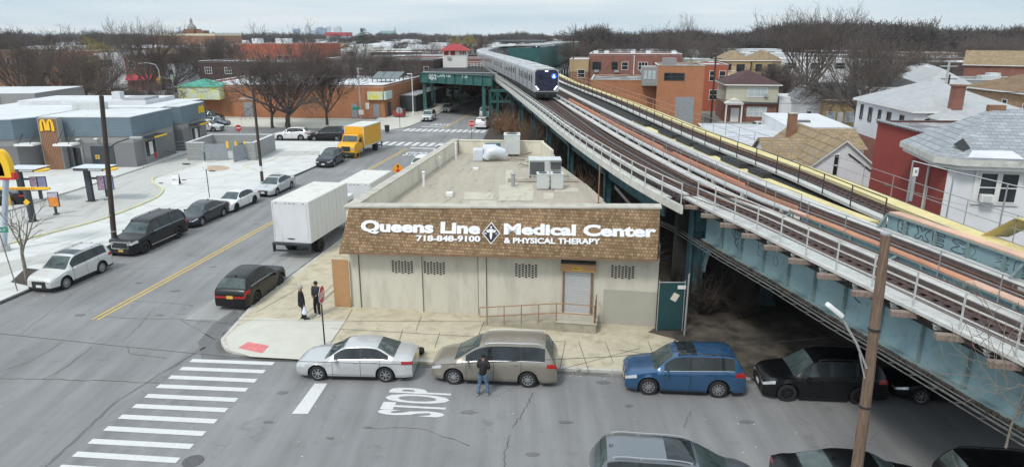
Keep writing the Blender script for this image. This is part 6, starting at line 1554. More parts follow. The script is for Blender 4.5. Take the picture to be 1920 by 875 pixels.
# tan double house behind
a,w=hp(1352,113,150,1398); h=a.z
for i,(p0,p1,lb) in enumerate(((1352,1408,'left half of the tan double house with balcony in front of the woods'),(1410,1466,'right half of the tan double house with balcony in front of the woods'))):
    a,w=hp(p0,113,150,p1); h=a.z
    t=bld('tan_house',lb,'house',(a.x,a.y),w,11,h,'siding_tan',roof='hip',rm='shingle_tan',rh=1.9,wins=[('f',w*.15,h-2.3,w*.2,1.4,'win_dark'),('f',w*.55,h-2.3,w*.25,1.4,'win_dark')])
    m=MB(); x0=w*(.0 if i==0 else .5)
    m.box(x0,-1.4,h-3.2,x0+w*.5,0,h-3.0)
    for k in range(6): m.bar((x0+w*.5*k/5,-1.35,h-3.0),(x0+w*.5*k/5,-1.35,h-2.1),.06)
    m.bar((x0,-1.35,h-2.1),(x0+w*.5,-1.35,h-2.1),.08); m.build('balcony',M('white_trim'),t)
a,w=hp(1463,145,128,1510); h=a.z
bld('pink_brick_house','pale pink brick house with white windows beyond the maroon roof','house',(a.x,a.y),w,9,h,'brick_pink',wins=[('f',w*.2,h-2.6,w*.18,1.7),('f',w*.65,h-2.6,w*.2,1.7),('f',w*.2,h-5.6,w*.2,1.5)],rm='roof_patchy',par=.15)
# bungalow with shrubs
a,w=hp(1546,185,104,1618); h=a.z
t=bld('bungalow','olive fronted bungalow with dark roof and white door behind the big yard tree','house',(a.x,a.y),w,9,h,'siding_tan',roof='gable',rm='shingle_dark',rh=2.0,wins=[('f',w*.12,1.0,w*.2,1.4,None,'curtain'),('f',w*.62,1.0,w*.2,1.4,None,'curtain')],doors=[('f',w*.4,.3,w*.14,2.1,'door_white')])
m=MB(); m.box(w*.38,-.5,h-.5,w*.58,0,h-.3); m.build('awning',M('stucco_red'),t)
a,w=hp(1503,188,106,1545); h=a.z
bld('white_cottage','small white sided cottage with snow striped dark roof left of the bungalow','house',(a.x,a.y),w,8,h,'siding_white',roof='gable',rm='roof_tar',rh=1.9,ridge='y',wins=[('f',w*.3,1.2,w*.2,1.1)])
a,w=hp(1462,182,112,1502); h=a.z
bld('carport','low white carport beside the maroon roofed house','carport',(a.x,a.y),w,7,h,'stucco_white',rm='roof_clean',par=0)
mat('hedge',(.035,.06,.03),.95,var=.5,vs_=6,bump=1,bs=9); mat('hedge_red',(.16,.03,.03),.95,var=.4,vs_=6,bump=1,bs=9)
def shrub(px,py,w,h,label,mt='hedge'):
    p=G(px,py); t=thing('shrub',label,'shrub',p); rr=random.Random(px); m=MB()
    for i in range(420):
        a=rr.uniform(0,6.28); e=math.acos(rr.uniform(0,1)); r=rr.uniform(.75,1.02); c=Vector((math.cos(a)*math.sin(e)*w/2*r,math.sin(a)*math.sin(e)*w/2*r,math.cos(e)*h*r+.03)); s=rr.uniform(.10,.22)
        v=[c+Vector((rr.uniform(-s,s),rr.uniform(-s,s),rr.uniform(-s,s))) for _ in range(3)]; m.poly(v)
    m.build('foliage',M(mt),t,fix=False)
    m=MB(); m.lathe([(w*.3,0),(w*.42,h*.35),(w*.33,h*.7),(.001,h*.88)],(0,0,0),10); m.build('core',M(mt),t)
shrub(1554,222,3.2,1.5,'rounded dark green shrub in front of the bungalow window'); shrub(1514,222,2.4,2.0,'dark red shrub beside the white cottage','hedge_red'); shrub(1600,222,2.4,1.8,'dark evergreen shrub under the big yard tree')
# white flat roofed garage wings and yard behind the tan gabled house
a,w=hp(1478,238,75,1600); h=a.z
t=bld('white_garage','long white garage with bright white roof behind the tan gabled cottage','garage',(a.x,a.y),w,14,h,'stucco_white',rm='roof_clean',par=0)
roofbox(t,w*.2,4,h,2.0,.8,.25,'roof_tar')
a=AT(1330,262,66); 
bld('low_shed','low shed with patchy white and grey roof beside the tracks','shed',(AT(1335,262,70).x,66),11,22,2.7,'brick_bright',rm='roof_patchy',par=0,rz=GR)
bld('low_shed','brick shed with rough grey roof left of the tan gabled cottage','shed',(AT(1440,285,60).x-3,57),6.2,6,3.0,'brick_bright',rm='roof_patchy',par=0,rz=GR)
# tan roof cottage with front gable
Y=56; al=AT(1516,315,Y); ar=AT(1640,314,Y); ap=AT(1587,263,Y); w=ar.x-al.x; h=(al.z+ar.z)/2; 
t=bld('tan_gable_cottage','white stucco cottage with tan gabled roofs and brick chimney beyond the railway','house',(al.x,Y),w,12,h,'stucco_white',roof='gable',rm='shingle_tan',rh=ap.z-h,ridge='y',ov=.25,rz=R(-3),
  wins=[('f',w*.36,h-.6,.35,1.7,None,'pane')],chim=[(w*.28,9.5,.7,h+.5,h+3.4,'brick_brown')])
m=MB(); m.box(-2.3,3.5,-.2,1.5,8,h+.2); m.build('side_wing',M('stucco_white'),t)
m=MB(); 
for f in ([(-2.6,3.2,h+.1),(2.2,3.2,h+.1),(2.2,5.7,h+1.7),(-2.6,5.7,h+1.7)],[(2.2,8.3,h+.1),(-2.6,8.3,h+.1),(-2.6,5.7,h+1.7),(2.2,5.7,h+1.7)]): m.poly(f)
m.build('dormer_roof',M('shingle_tan'),t,fix=False); m=MB(); m.poly([(-2.3,3.55,h+.2),(-2.3,5.7,h+1.6),(-2.3,7.9,h+.2)]); m.build('dormer_gable',M('stucco_white'),t,fix=False)
m=MB(); m.box(w*.5,8,-.2,w+2.4,13,h+.4); m.build('rear_wing',M('stucco_white'),t); m=MB()
for f in ([(w*.4,7.7,h+.3),(w+2.7,7.7,h+.3),(w+2.4,10.5,h+1.9),(w*.4,10.5,h+1.9)],[(w+2.7,13.3,h+.3),(w*.4,13.3,h+.3),(w*.4,10.5,h+1.9),(w+2.4,10.5,h+1.9)]): m.poly(f)
m.build('rear_roof',M('shingle_tan'),t,fix=False)
m=MB(); m.bar((w*.56,-.05,h+1.2),(w*1.0,-.05,h-.5),.09); m.build('downpipe',M('black_metal'),t)
# red stucco wall building
A_=AT(1646,232,50); B_=AT(1746,252,43); A0=Vector((A_.x,50,0)); B0=Vector((B_.x,43,0)); d=(B0-A0).normalized(); L_=(B0-A0).length; zt_=(A_.z+B_.z)/2
B1=A0+d*(L_+2.6)
t=bld('red_stucco_building','tall plain dark red stucco building with tiled coping beyond the railway','building',(A0.x,A0.y),L_,9,zt_,'stucco_red',rm='roof_tar',rz=math.atan2(d.y,d.x),par=.1,trim='shingle_dark')
for k in range(16): m=MB(); x=L_*(k+.5)/16; m.cb((x,-.06,zt_+.16),(L_/16*.8,.3,.1),0,R(8)); m.build('coping_tile',M('shingle_grey'),t)
m=MB(); m.box(L_*.32,-.03,zt_-4.2,L_*.42,-.0,zt_-4.0); m.build('wall_scar',M('brown_frame'),t)
# white hip-roofed house at the right edge
Y=38; a=AT(1783,292,Y); h=a.z; bx_=AT(1975,292,Y).x; w=bx_-a.x
t=thing('white_corner_house','white stucco house with grey shingled hip roof and air conditioner at the right edge','house',(a.x,Y,0),R(-12))
m=MB(); m.box(0,0,-.2,w+3,5.4,h); m.build('wall',M('stucco_white'),t)
m=MB(); m.box(-.03,.02,-.2,-.003,5.4,h-.5); m.build('side_wall',M('stucco_red'),t)
apx=Vector((4.1-.0,4.6,h+2.7)); e=.75; lo=h-.05
m=MB(); c=[(-e,-e+.9,lo),(.3,-e,lo),(w+4,-e,lo),(w+4,6,lo),(-e,6,lo)]; r0=(3.3,3.9,h+2.3); r1=(w+4,3.9,h+2.3)
for f in ([c[1],c[2],r1,r0],[c[0],c[1],r0],[c[4],c[0],r0],[c[3],c[4],r0,r1]): m.poly(f)
m.build('roof',M('shingle_grey'),t,fix=False)
m=MB(); m.prism([(-e-.06,-e+.85),(.25,-e-.06),(w+4,-e-.06),(w+4,6),(-e-.06,6)],lo-.38,lo-.02); m.build('cornice',M('fascia'),t)
m=MB(); m.prism([(-e+.14,-e+1.0),(.4,-e+.14),(w+4,-e+.14),(w+4,5.9),(-e+.14,5.9)],lo-.62,lo-.40); m.build('cornice',M('white_trim'),t)
m=MB(); m.poly([(.6,-e+.1,lo+.08),(3.4,-e+.1,lo+.08),(3.0,-e+.75,lo+.42),(1.0,-e+.7,lo+.40)]); m.build('roof_patch',M('roof_clean'),t,fix=False)
m=MB(); m.poly([(.2,.5,lo+.62),(.55,-.1,lo+.38),(.95,.1,lo+.5),(.8,.9,lo+.93)]); m.build('roof_patch',M('black'),t,fix=False)
m=MB(); m.box(r0[0]-.3,3.7,h+2.15,r0[0]+.6,4.1,h+2.5); m.build('ridge_cap',M('brick_brown'),t)
p=AT(1832,322,Y); q=AT(1862,373,Y); u0=p.x-a.x; ww=.80
m=MB(); m.box(u0-.25,-.1,q.z-.2,u0+2.15,-.0,p.z+.35); m.build('window_surround',M('win_white'),t)
for k in (0,1):
    x=u0+.05+k*1.05; m=MB(); fr=.07
    m.box(x-fr,-.14,q.z-fr,x+ww+fr,-.101,q.z); m.box(x-fr,-.14,p.z,x+ww+fr,-.101,p.z+fr); m.box(x-fr,-.14,q.z,x,-.101,p.z); m.box(x+ww,-.14,q.z,x+ww+fr,-.101,p.z); m.box(x,-.135,(p.z+q.z)/2-.03,x+ww,-.102,(p.z+q.z)/2+.03)
    fo=m.build('window',M('win_white'),t); m=MB(); m.box(x,-.12,q.z,x+ww,-.104,p.z); m.build('pane',M('pane'),fo)
m=MB(); m.box(u0+.1,-.5,q.z,u0+.75,-.12,q.z+.42); ac=m.build('air_conditioner',M('win_white'),t,bevel=.02)
m=MB(); m.box(u0+.17,-.515,q.z+.06,u0+.6,-.502,q.z+.36); m.build('grille',M('hvac'),ac)
m=MB(); m.tube([(-.6,2.6,h-.4),(-.15,2.4,h-.9),(-.15,2.4,0)],.07,8); m.build('downpipe',M('fascia'),t)
# white sided two-storey with red chimney
Y=62; a=AT(1716,208,Y); h=a.z; rz_=R(-5); 
t=bld('white_sided_house','large white sided house with pale grey hip roof and tall red brick chimney','house',(a.x,Y),9,13,h,'siding_white',roof='hip',rm='shingle_pale',rh=2.1,ov=.35,rz=rz_,
  wins=[('l',1.9,h-2.1,.7,1.4,'win_dark'),('l',4.6,h-2.1,.7,1.4,'win_dark'),('l',6.8,h-1.9,.5,1.2,'win_dark'),('l',8.9,h-2.0,.7,1.3,'win_dark'),('l',11.2,h-2.0,.5,1.4,'win_dark'),('f',.9,h-2.2,1.2,1.5)],lower=(h-3.6,'brick_red'))
m=MB(); m.box(2.75,-.75,-.2,3.6,.1,h+2.2); ch_=m.build('chimney',M('brick_red'),t); m=MB(); m.box(2.65,-.85,h+2.2,3.7,.2,h+2.35); m.build('chimney_cap',M('brick_brown'),ch_)
m=MB(); m.tube([(2.6,-.1,0),(2.6,-.1,h-.2)],.06,6); m.build('downpipe',M('white_trim'),t)
a=AT(1792,222,58); 
bld('low_grey_roof_house','lower white house with pale hip roof right of the red chimney','house',(a.x,60),9,10,a.z-.2,'siding_white',roof='hip',rm='shingle_pale',rh=1.8,rz=R(-5))
# tan brick house
t=bld('tan_brick_house','two storey tan brick house with brown hip roof at the right edge','house',(61.5,74,0),12,20,6.9,'brick_tan',roof='hip',rm='shingle_brown',rh=2.6,ov=.5,rz=R(0),
  wins=[('l',4.0,4.2,.8,1.5),('l',8.5,4.6,.6,1.0),('l',12,4.3,.8,1.5),('l',15,2.6,.7,1.4)])
for k in range(4): m=MB(); m.box(12.02,k,0,12.04,k+.1,.1); break
# long grey-roofed houses behind
for (px0,py,Y,px1,d,rm,wm,rh,lb) in ((1735,163,98,1830,14,'shingle_pale','stucco_white',2.3,'white house with broad pale grey roof behind the red chimney'),
    (1632,163,100,1738,9,'shingle_dark','stucco_white',1.7,'low white house with long dark roof behind the yard tree'),
    (1722,133,130,1775,8,'roof_patchy','stucco_cream',1.2,'low beige block house with patchy roof'),
    (1824,122,140,1882,18,'shingle_tan','brick_red',2.8,'dark red brick hall with tan gabled roof'),
    (1640,140,120,1720,8,'shingle_dark','siding_cream',1.5,'cream house with dark roof half hidden by the yard tree')):
    a,w=hp(px0,py,Y,px1)
    if 'hall' in lb: bld('gabled_hall',lb,'building',(a.x+1,a.y+4),18,9,a.z,wm,roof='gable',rm=rm,rh=2.6,ridge='x',ov=.4,rz=R(-35))
    else: bld('house',lb,'house',(a.x,a.y),w,d,max(2.6,a.z),wm,roof='hip',rm=rm,rh=rh)
a,w=hp(1810,152,120,1880); t=bld('dark_roof_block','low block with dark flat roof and rooftop fans behind the tan brick house','building',(a.x,a.y),w+10,10,a.z,'stucco_grey',rm='roof_tar',par=.2); roofbox(t,w*.6,2,a.z,3,2,.8); roofbox(t,w*.9,3,a.z,1.6,2,1.2)
# big white retail roofs on the right horizon
for (px0,Y,px1,d,lb,wm) in ((1702,270,1812,90,'long white roofed brick store on the right horizon','brick_red'),(1815,290,1990,240,'wide white roofed store on the right horizon','brick_orange')):
    a,w=hp(px0,103,Y,px1); bld('store',lb,'store',(a.x,a.y),w,d,5.0,wm,rm='roof_clean',par=.5,trim='roof_clean')
# fences along the railway
fe=thing('chain_link_fence','grey chain link fence rails beside the railway in front of the red and white houses','fence',(26,38,0)); FO=(26,38,0)
P=[AT(1712,302,36),AT(1790,322,35.2),AT(1890,345,34.4),AT(1990,368,33.6)]
m=MB(); m.tube(P,.035,5); m.build('top_rail',M('galv'),fe,FO)
for i,(p,z1) in enumerate([(q,q.z) for q in P]): m=MB(); m.tube([(p.x,p.y,0),(p.x,p.y,z1)],.04,6); m.build('post',M('galv'),fe,FO)
m=MB()
for i in range(3):
    p,q=P[i],P[i+1]
    m.bar((p.x,p.y,p.z-1.6),(q.x,q.y,q.z-1.6),.02)
    for k in range(0):
        t_=k/26; c=p.lerp(q,t_); dd=(q-p)/26*4; m.bar((c.x,c.y,c.z-.02),(c.x+dd.x,c.y+dd.y,c.z-3.2),.005); m.bar((c.x,c.y,c.z-3.2),(c.x+dd.x,c.y+dd.y,c.z-.02),.005)
m.build('mid_rail',M('galv'),fe,FO,fix=False)
p=AT(1660,345,34); q_=thing('signal_post','grey signal post with a small white number plate beside the yellow walkway','post',(AT(1705,378,32.5).x,32.5,ZD))
m=MB(); m.box(-.08,-.08,-.3,.08,.08,.95); m.build('post',M('galv'),q_); m=MB(); m.box(-.1,-.1,.95,.14,-.04,1.35); pl_=m.build('number_plate',M('white_trim'),q_)
m=MB(); m.box(-.03,-.11,1.1,-.0,-.101,1.25); m.box(.04,-.11,1.1,.07,-.101,1.25); m.build('marks',M('black'),pl_)
# ------------------------------------------------------------------ left and far buildings
# brick store at the avenue with signs and solar panels
a=G(478,223); c=G(722,222); 
t=thing('brick_store','long orange brick store with white roof, sign boxes and solar panels at the cross street','store',(c.x,c.y,0)); SO2=(c.x,c.y,0)
zt2=ZY(160,c.y); zf=zt2
far=Vector((c.x,c.y,0))+DA*42; lf=Vector((c.x,c.y,0))-Vector((1,0,0))*33+Vector((0,1.0,0))
m=MB(); fp=[(c.x-33,c.y+1.2),(c.x,c.y),(far.x-1.3,far.y),(far.x-30,far.y+5),(c.x-33,c.y+30)]; m.prism(fp,-.1,zf-.35); m.build('wall',M('brick_orange'),t,SO2)
m=MB(); m.prism([(x,y) for x,y in fp],zf-.35+.003,zf-.30); m.build('roof',M('roof_white'),t,SO2)
for i in range(5):
    p=Vector((*fp[i],0)); q=Vector((*fp[(i+1)%5],0)); n=Vector((-(q-p).y,(q-p).x,0)).normalized()*.3
    m=MB(); m.prism([(p.x,p.y),(q.x,q.y),(q.x+n.x,q.y+n.y),(p.x+n.x,p.y+n.y)],zf-.29,zf); m.build('parapet',M('brick_orange'),t,SO2)
    m=MB(); m.prism([(p.x-n.x*.2,p.y-n.y*.2),(q.x-n.x*.2,q.y-n.y*.2),(q.x+n.x,q.y+n.y),(p.x+n.x,p.y+n.y)],zf,zf+.08); m.build('coping',M('roof_white'),t,SO2)
yv=lambda x:c.y-(x-c.x)*.036
def fb(x0,x1,z0,z1,d0,d1,n,mt,par=None): m=MB(); m.prism([(x0,yv(x0)-d1),(x1,yv(x1)-d1),(x1,yv(x1)-d0),(x0,yv(x0)-d0)],z0,z1); return m.build(n,M(mt),par or t,SO2)
mat('sign_pale',(.60,.66,.50),.5,var=.1,vs_=1,stain=(.68,.66,.10),stain_s=.9,stain_t=(.52,.6)); mat('sign_mint',(.55,.68,.62),.5,var=.05)
p0=AT(689,172,c.y); p1=AT(719,187,c.y); fb(p0.x,p1.x,p1.z,p0.z,.0,.5,'sign_box','sign_pale')
for s in ((.2,),): 
    m=MB(); A=Vector((c.x+.05,c.y-.45,0)); B=A+DA*3.4; n=Vector((.35,-.05,0)); m.prism([(A.x,A.y),(A.x+n.x,A.y),(B.x+n.x,B.y),(B.x,B.y)],p1.z,p0.z); m.build('sign_box',M('sign_mint'),t,SO2)
for (x0,x1,z) in ((-1.9,-.9,2.4),(-5.6,-4.6,2.4),(-24,-22.5,2.6)): fb(c.x+x0,c.x+x1,.1,z,.003,.08,'door','door_grey')
fb(c.x-3.2,c.x-2.6,1.5,2.6,.003,.05,'notice','white_trim')
m=MB(); A=c+DA*1.8; m.prism([(A.x-.05,A.y),(A.x+.05,A.y),(A.x+.25,A.y+1.6),(A.x+.15,A.y+1.6)],.1,2.5); m.build('door',M('panel_slate'),t,SO2)
for i,(dy,n_,l) in enumerate(((9.5,1,11),(24,1,6))):
    A=c+DA*dy; m=MB(); m.prism([(A.x-.1,A.y),(A.x+2.6,A.y-.4),((A+DA*l).x+2.6,(A+DA*l).y-.4),((A+DA*l).x-.1,(A+DA*l).y)],.1,3.0); m.build('shed',M('panel_slate'),t,SO2)
    m=MB(); m.prism([(A.x-.1,A.y-.1),(A.x+2.9,A.y-.6),((A+DA*l).x+2.9,(A+DA*l).y-.4),((A+DA*l).x-.1,(A+DA*l).y)],3.0,3.15); m.build('shed_roof',M('galv'),t,SO2)
so_=thing('solar_array','tilted grey solar panels on the white roof of the orange brick store','solar panels',(c.x-1.2,c.y+13,zf-.3),R(-8))
for k in range(3): m=MB(); m.cb((-2.0+k*1.75,0,1.2),(1.65,4.2,.08),0,0,R(14)); m.build('panel',M('glass_clear'),so_)
m=MB()
for k in range(4): m.bar((-2.8+k*1.7,1.2,0),(-2.8+k*1.7,1.2,1.45),.12); m.bar((-2.8+k*1.7,-1.4,0),(-2.8+k*1.7,-1.4,.8),.12)
m.build('rack',M('black_metal'),so_)
# left part with green gabled roof
a_,w=hp(386,187,118,480); h=a_.z
t=bld('green_gable_store','orange brick shop front with mint green gable above a pale sign wall','store',(AT(388,190,119).x,119),w+2,26,ZY(163,119),'brick_orange',rm='roof_white',par=.2,rz=R(-2),doors=[('f',1.2,0,1.5,2.4,'door_grey'),('f',4.8,0,2.2,2.6,'door_grey')])
q0=AT(336,187,115.6); q1=AT(412,163,115.6); m=MB(); bx0=q0.x-(AT(388,190,119).x); bx1=q1.x-(AT(388,190,119).x)
mat('mint',(.10,.42,.32),.7,var=.1)
m.box(bx0,-3.4,q0.z,bx1,-.5,q1.z); m.build('sign_wall',M('sign_pale'),t)
pk=AT(387,147,116).z; m=MB(); xm=bx0+(bx1-bx0)*.68; m.poly([(bx0-.3,-3.6,q1.z+.02),(bx1+.1,-3.6,q1.z+.02),(xm,-3.2,pk)]); m.poly([(bx1+.1,-3.6,q1.z+.02),(bx1+.1,1,q1.z+.02),(xm,-3.2,pk)]); m.poly([(bx0-.3,-3.6,q1.z+.02),(xm,-3.2,pk),(bx1+.1,1,q1.z+.02),(bx0-.3,1,q1.z+.02)]); m.build('gable_roof',M('mint'),t,fix=False)
# dark brick row houses behind with white windows
def rowh(px0,px1,py,Y,n,wm,label,nm='row_house',d=11,rm='roof_white',wz=(2.6,),**k):
    a,w=hp(px0,py,Y,px1); h=a.z; ws=[]
    for i in range(n):
        for z in wz: ws.append(('f',w*(i+.3)/n,h-z,w/n*.32,1.4))
    return bld(nm,label,'building',(a.x,a.y),w,d,h,wm,wins=ws,rm=rm,par=.3,trim='roof_clean',**k)
rowh(612,712,112,150,4,'brick_dark','dark brick row house behind the solar panels, left one')
rowh(714,812,114,150,4,'brick_dark','dark brick row house beside the white signal cabin, with paired white windows')
rowh(815,905,112,165,3,'brick_red','reddish brick house directly behind the white signal cabin')
rowh(372,560,117,168,5,'brick_dark','long dark brick building with white roof edge behind the mint gable')
a,w=hp(436,84,260,586); t=bld('orange_block','bright orange red building with rooftop boxes left of centre','building',(a.x,a.y),w,26,a.z,'brick_bright',wins=[('f',w*x,a.z-6,1.6,2.2) for x in (.4,.55,.64)],rm='roof_white',par=.4,trim='roof_clean')
for x in (.18,.48,.55): roofbox(t,w*x,4,a.z,3,3,2.2,'roof_clean')
a,w=hp(287,64,420,402); t=bld('school','large red brick school with pale cornice rising above the left trees','school',(a.x,a.y),w,30,a.z-1,'brick_brown',wins=[('f',w*(i+.3)/9,a.z-9,w/9*.5,3.2) for i in range(9)]+[('f',w*(i+.3)/9,a.z-14.5,w/9*.5,3.2) for i in range(9)],rm='roof_tar',par=1.2,parapet_m='stucco_cream',trim='brick_brown')
roofbox(t,w*.38,8,a.z,w*.16,8,2.8,'brick_brown','tower_base'); m=MB(); m.lathe([(2.6,a.z+2.8),(2.6,a.z+4),(1.6,a.z+5.4),(.8,a.z+6.2),(.8,a.z+8),(.001,a.z+9.5)],(w*.45,12,0),10); m.build('cupola',M('stucco_grey'),t)
roofbox(t,w*.58,8,a.z,w*.12,6,2.0,'brick_brown','penthouse')
# left storefronts seen through the trees
def shop(px0,px1,py,Y,wm,label,n=3,aw=None,two=True,**k):
    a,w=hp(px0,py,Y,px1); h=a.z; ws=[('f',w*(i+.25)/n,h-2.9,w/n*.4,1.7) for i in range(n)]
    aws=[(w*.05,2.6,w*.9,1.2,1.3,aw)] if aw else ()
    return bld('shop',label,'shop',(a.x,a.y),w,14,h,wm,wins=ws,rm='roof_white',par=.35,trim='roof_clean',awn=aws,**k)
shop(-30,40,98,165,'brick_brown','ochre brick shop house at the far left behind the leaning pole',4)
shop(42,108,100,168,'brick_orange','orange brick shop house right of the ochre one behind the leaning pole',4)
shop(109,150,108,172,'siding_tan','tan fronted shop house behind the bare trees at left',2)
t=shop(168,231,103,178,'stucco_white','white walled shop building with one narrow dark window',1)
mat('awning_red',(.45,.02,.05),.6,var=.05)
shop(232,258,106,176,'brick_red','brick shop with green window shades and a rounded red awning',1,'awning_red'); shop(259,284,105,176,'brick_red','brick shop with a long red awning next to the leaning street lamp',1,'awning_red')
shop(287,330,122,180,'siding_white','shop with pale blue awning behind the street trees',2,'sign_mint')
# distant rooftops
rr=random.Random(77); protos={}
walls=['brick_red','brick_brown','stucco_white','siding_cream','brick_dark','siding_tan','stucco_grey','siding_white']
kinds=[('flat','roof_white','pale flat roofed house among the distant rooftops'),('flat','roof_patchy','grey flat roofed house among the distant rooftops'),('gable','shingle_dark','dark gabled house among the distant rooftops'),('hip','shingle_pale','pale hip roofed house among the distant rooftops'),('gable','shingle_brown','brown gabled house among the distant rooftops'),('flat','roof_clean','white flat roofed house among the distant rooftops')]
def far_house(x,y,k,wl,w,d,h,rz):
    ro,rm,lb=kinds[k]; key=(k,wl)
    if key not in protos:
        W_,D_,H_=10,12,7
        ws=[('f',1.2,4.6,1.2,1.5),('f',4.4,4.6,1.2,1.5),('f',7.6,4.6,1.2,1.5)]
        t=bld('far_house',lb,'house',(0,0),W_,D_,H_,wl,roof=ro,rm='roof_clean' if ro=='flat' and k!=1 else rm,rh=2.2,wins=ws,rz=rz,group='distant rooftops',par=.06,trim='roof_clean' if ro=='flat' else 'white_trim')
        protos[key]=t; t.location=(x,y,0)
    else: t=dup(protos[key],(x,y,0),rz)
    t.scale=(w/10,d/12,h/7)
rr=random.Random(5)
for row,Y in enumerate((172,190,208,236,254,284,306,338,372)):
    for (xa,xb) in ((-.78,-.04),(.12,.78)):
        x=Y*xa
        if xa>0 and Y<200: continue
        while x<Y*xb:
            w=rr.uniform(9,19)*(1+ (Y-170)/250); px=960+1280*x/Y
            ok = rr.random()<.8
            if Y<235 and px<350: ok=False
            if Y<190 and px<930: ok=False
            if 1000<px<1090 and Y<300: ok=False
            if Y<300 and 340<px<600: ok=False
            if px>1690 and Y>225: ok=False
            if ok: far_house(x,Y-(x*.148)+rr.uniform(-5,5),rr.randrange(6) if rr.random()<.3 else rr.choice((0,0,1,5,5)),rr.choice(walls),w,rr.uniform(14,19),rr.uniform(5.6,7.4),GR)
            x+=w+rr.choice((.6,.6,.6,6,12))
# skyline
def tower(px0,px1,py,Y,mt,label,name='tower_block',steps=()):
    a=AT(px0,py,Y); b=AT(px1,py,Y); t=thing(name,label,'tower',(a.x,Y,0)); w=b.x-a.x
    m=MB(); m.box(0,0,0,w,w*.8,a.z); m.build('tower',M(mt),t)
    for (f0,f1,py2) in steps:
        z=AT(px0,py2,Y).z; m=MB(); m.box(w*f0,w*.2,a.z,w*f1,w*.6,z); m.build('crown',M(mt),t)
mat('far_blue',(.20,.30,.42),.6,var=.1,vs_=.05); mat('far_pale',(.50,.54,.56),.7,var=.1,vs_=.05); mat('far_teal',(.28,.45,.43),.7,var=0); mat('far_grey',(.35,.38,.42),.7,var=.1,vs_=.05); mat('far_red',(.42,.05,.07),.7,var=.1,vs_=.05)
tower(550,560,54,2600,'far_blue','small blue tower block leftmost on the far skyline')
tower(570,580,52,2700,'far_pale','slim pale clock tower with stepped top on the far skyline',steps=((.2,.8,48),(.42,.58,44)))
tower(583,592,57,2600,'far_grey','low grey block between the pale clock tower and the wide blue tower'); tower(592,609,53,2650,'far_blue','wide blue tower block with stepped roof on the far skyline',steps=((.15,.6,51),))
tower(612,619,50,2700,'far_pale','narrow pale tower right of the wide blue tower'); tower(625,638,52,2600,'far_pale','pale tower with grey domed top, rightmost of the skyline towers',steps=((.35,.85,49),))
t=thing('red_apartment_block','pale apartment block with red upper storey below the skyline','apartments',(AT(612,68,800).x,800,0)); b=AT(648,61,800); a=AT(612,61,800)
m=MB(); m.box(0,0,0,b.x-a.x,30,ZY(68,800)); m.build('wall',M('far_pale'),t); m=MB(); m.box(-1,-1,ZY(68,800),b.x-a.x+1,31,b.z); m.build('upper_storey',M('far_red'),t)
t=thing('church','distant church with teal roof and thin dark spire on the horizon','church',(AT(713,60,1500).x,1500,0)); w=AT(738,60,1500).x-AT(713,60,1500).x
m=MB(); m.box(0,0,0,w,20,ZY(66,1500)); m.build('nave',M('far_grey'),t); m=MB(); m.prism([(-1,-1),(w,-1),(w,21),(-1,21)],ZY(66,1500),ZY(58,1500)); m.build('roof',M('far_teal'),t)
m=MB(); z1=ZY(50,1500); m.lathe([(3,0),(3,ZY(60,1500)),(.3,z1)],(w+2,5,0),6); m.build('spire',M('far_grey'),t)
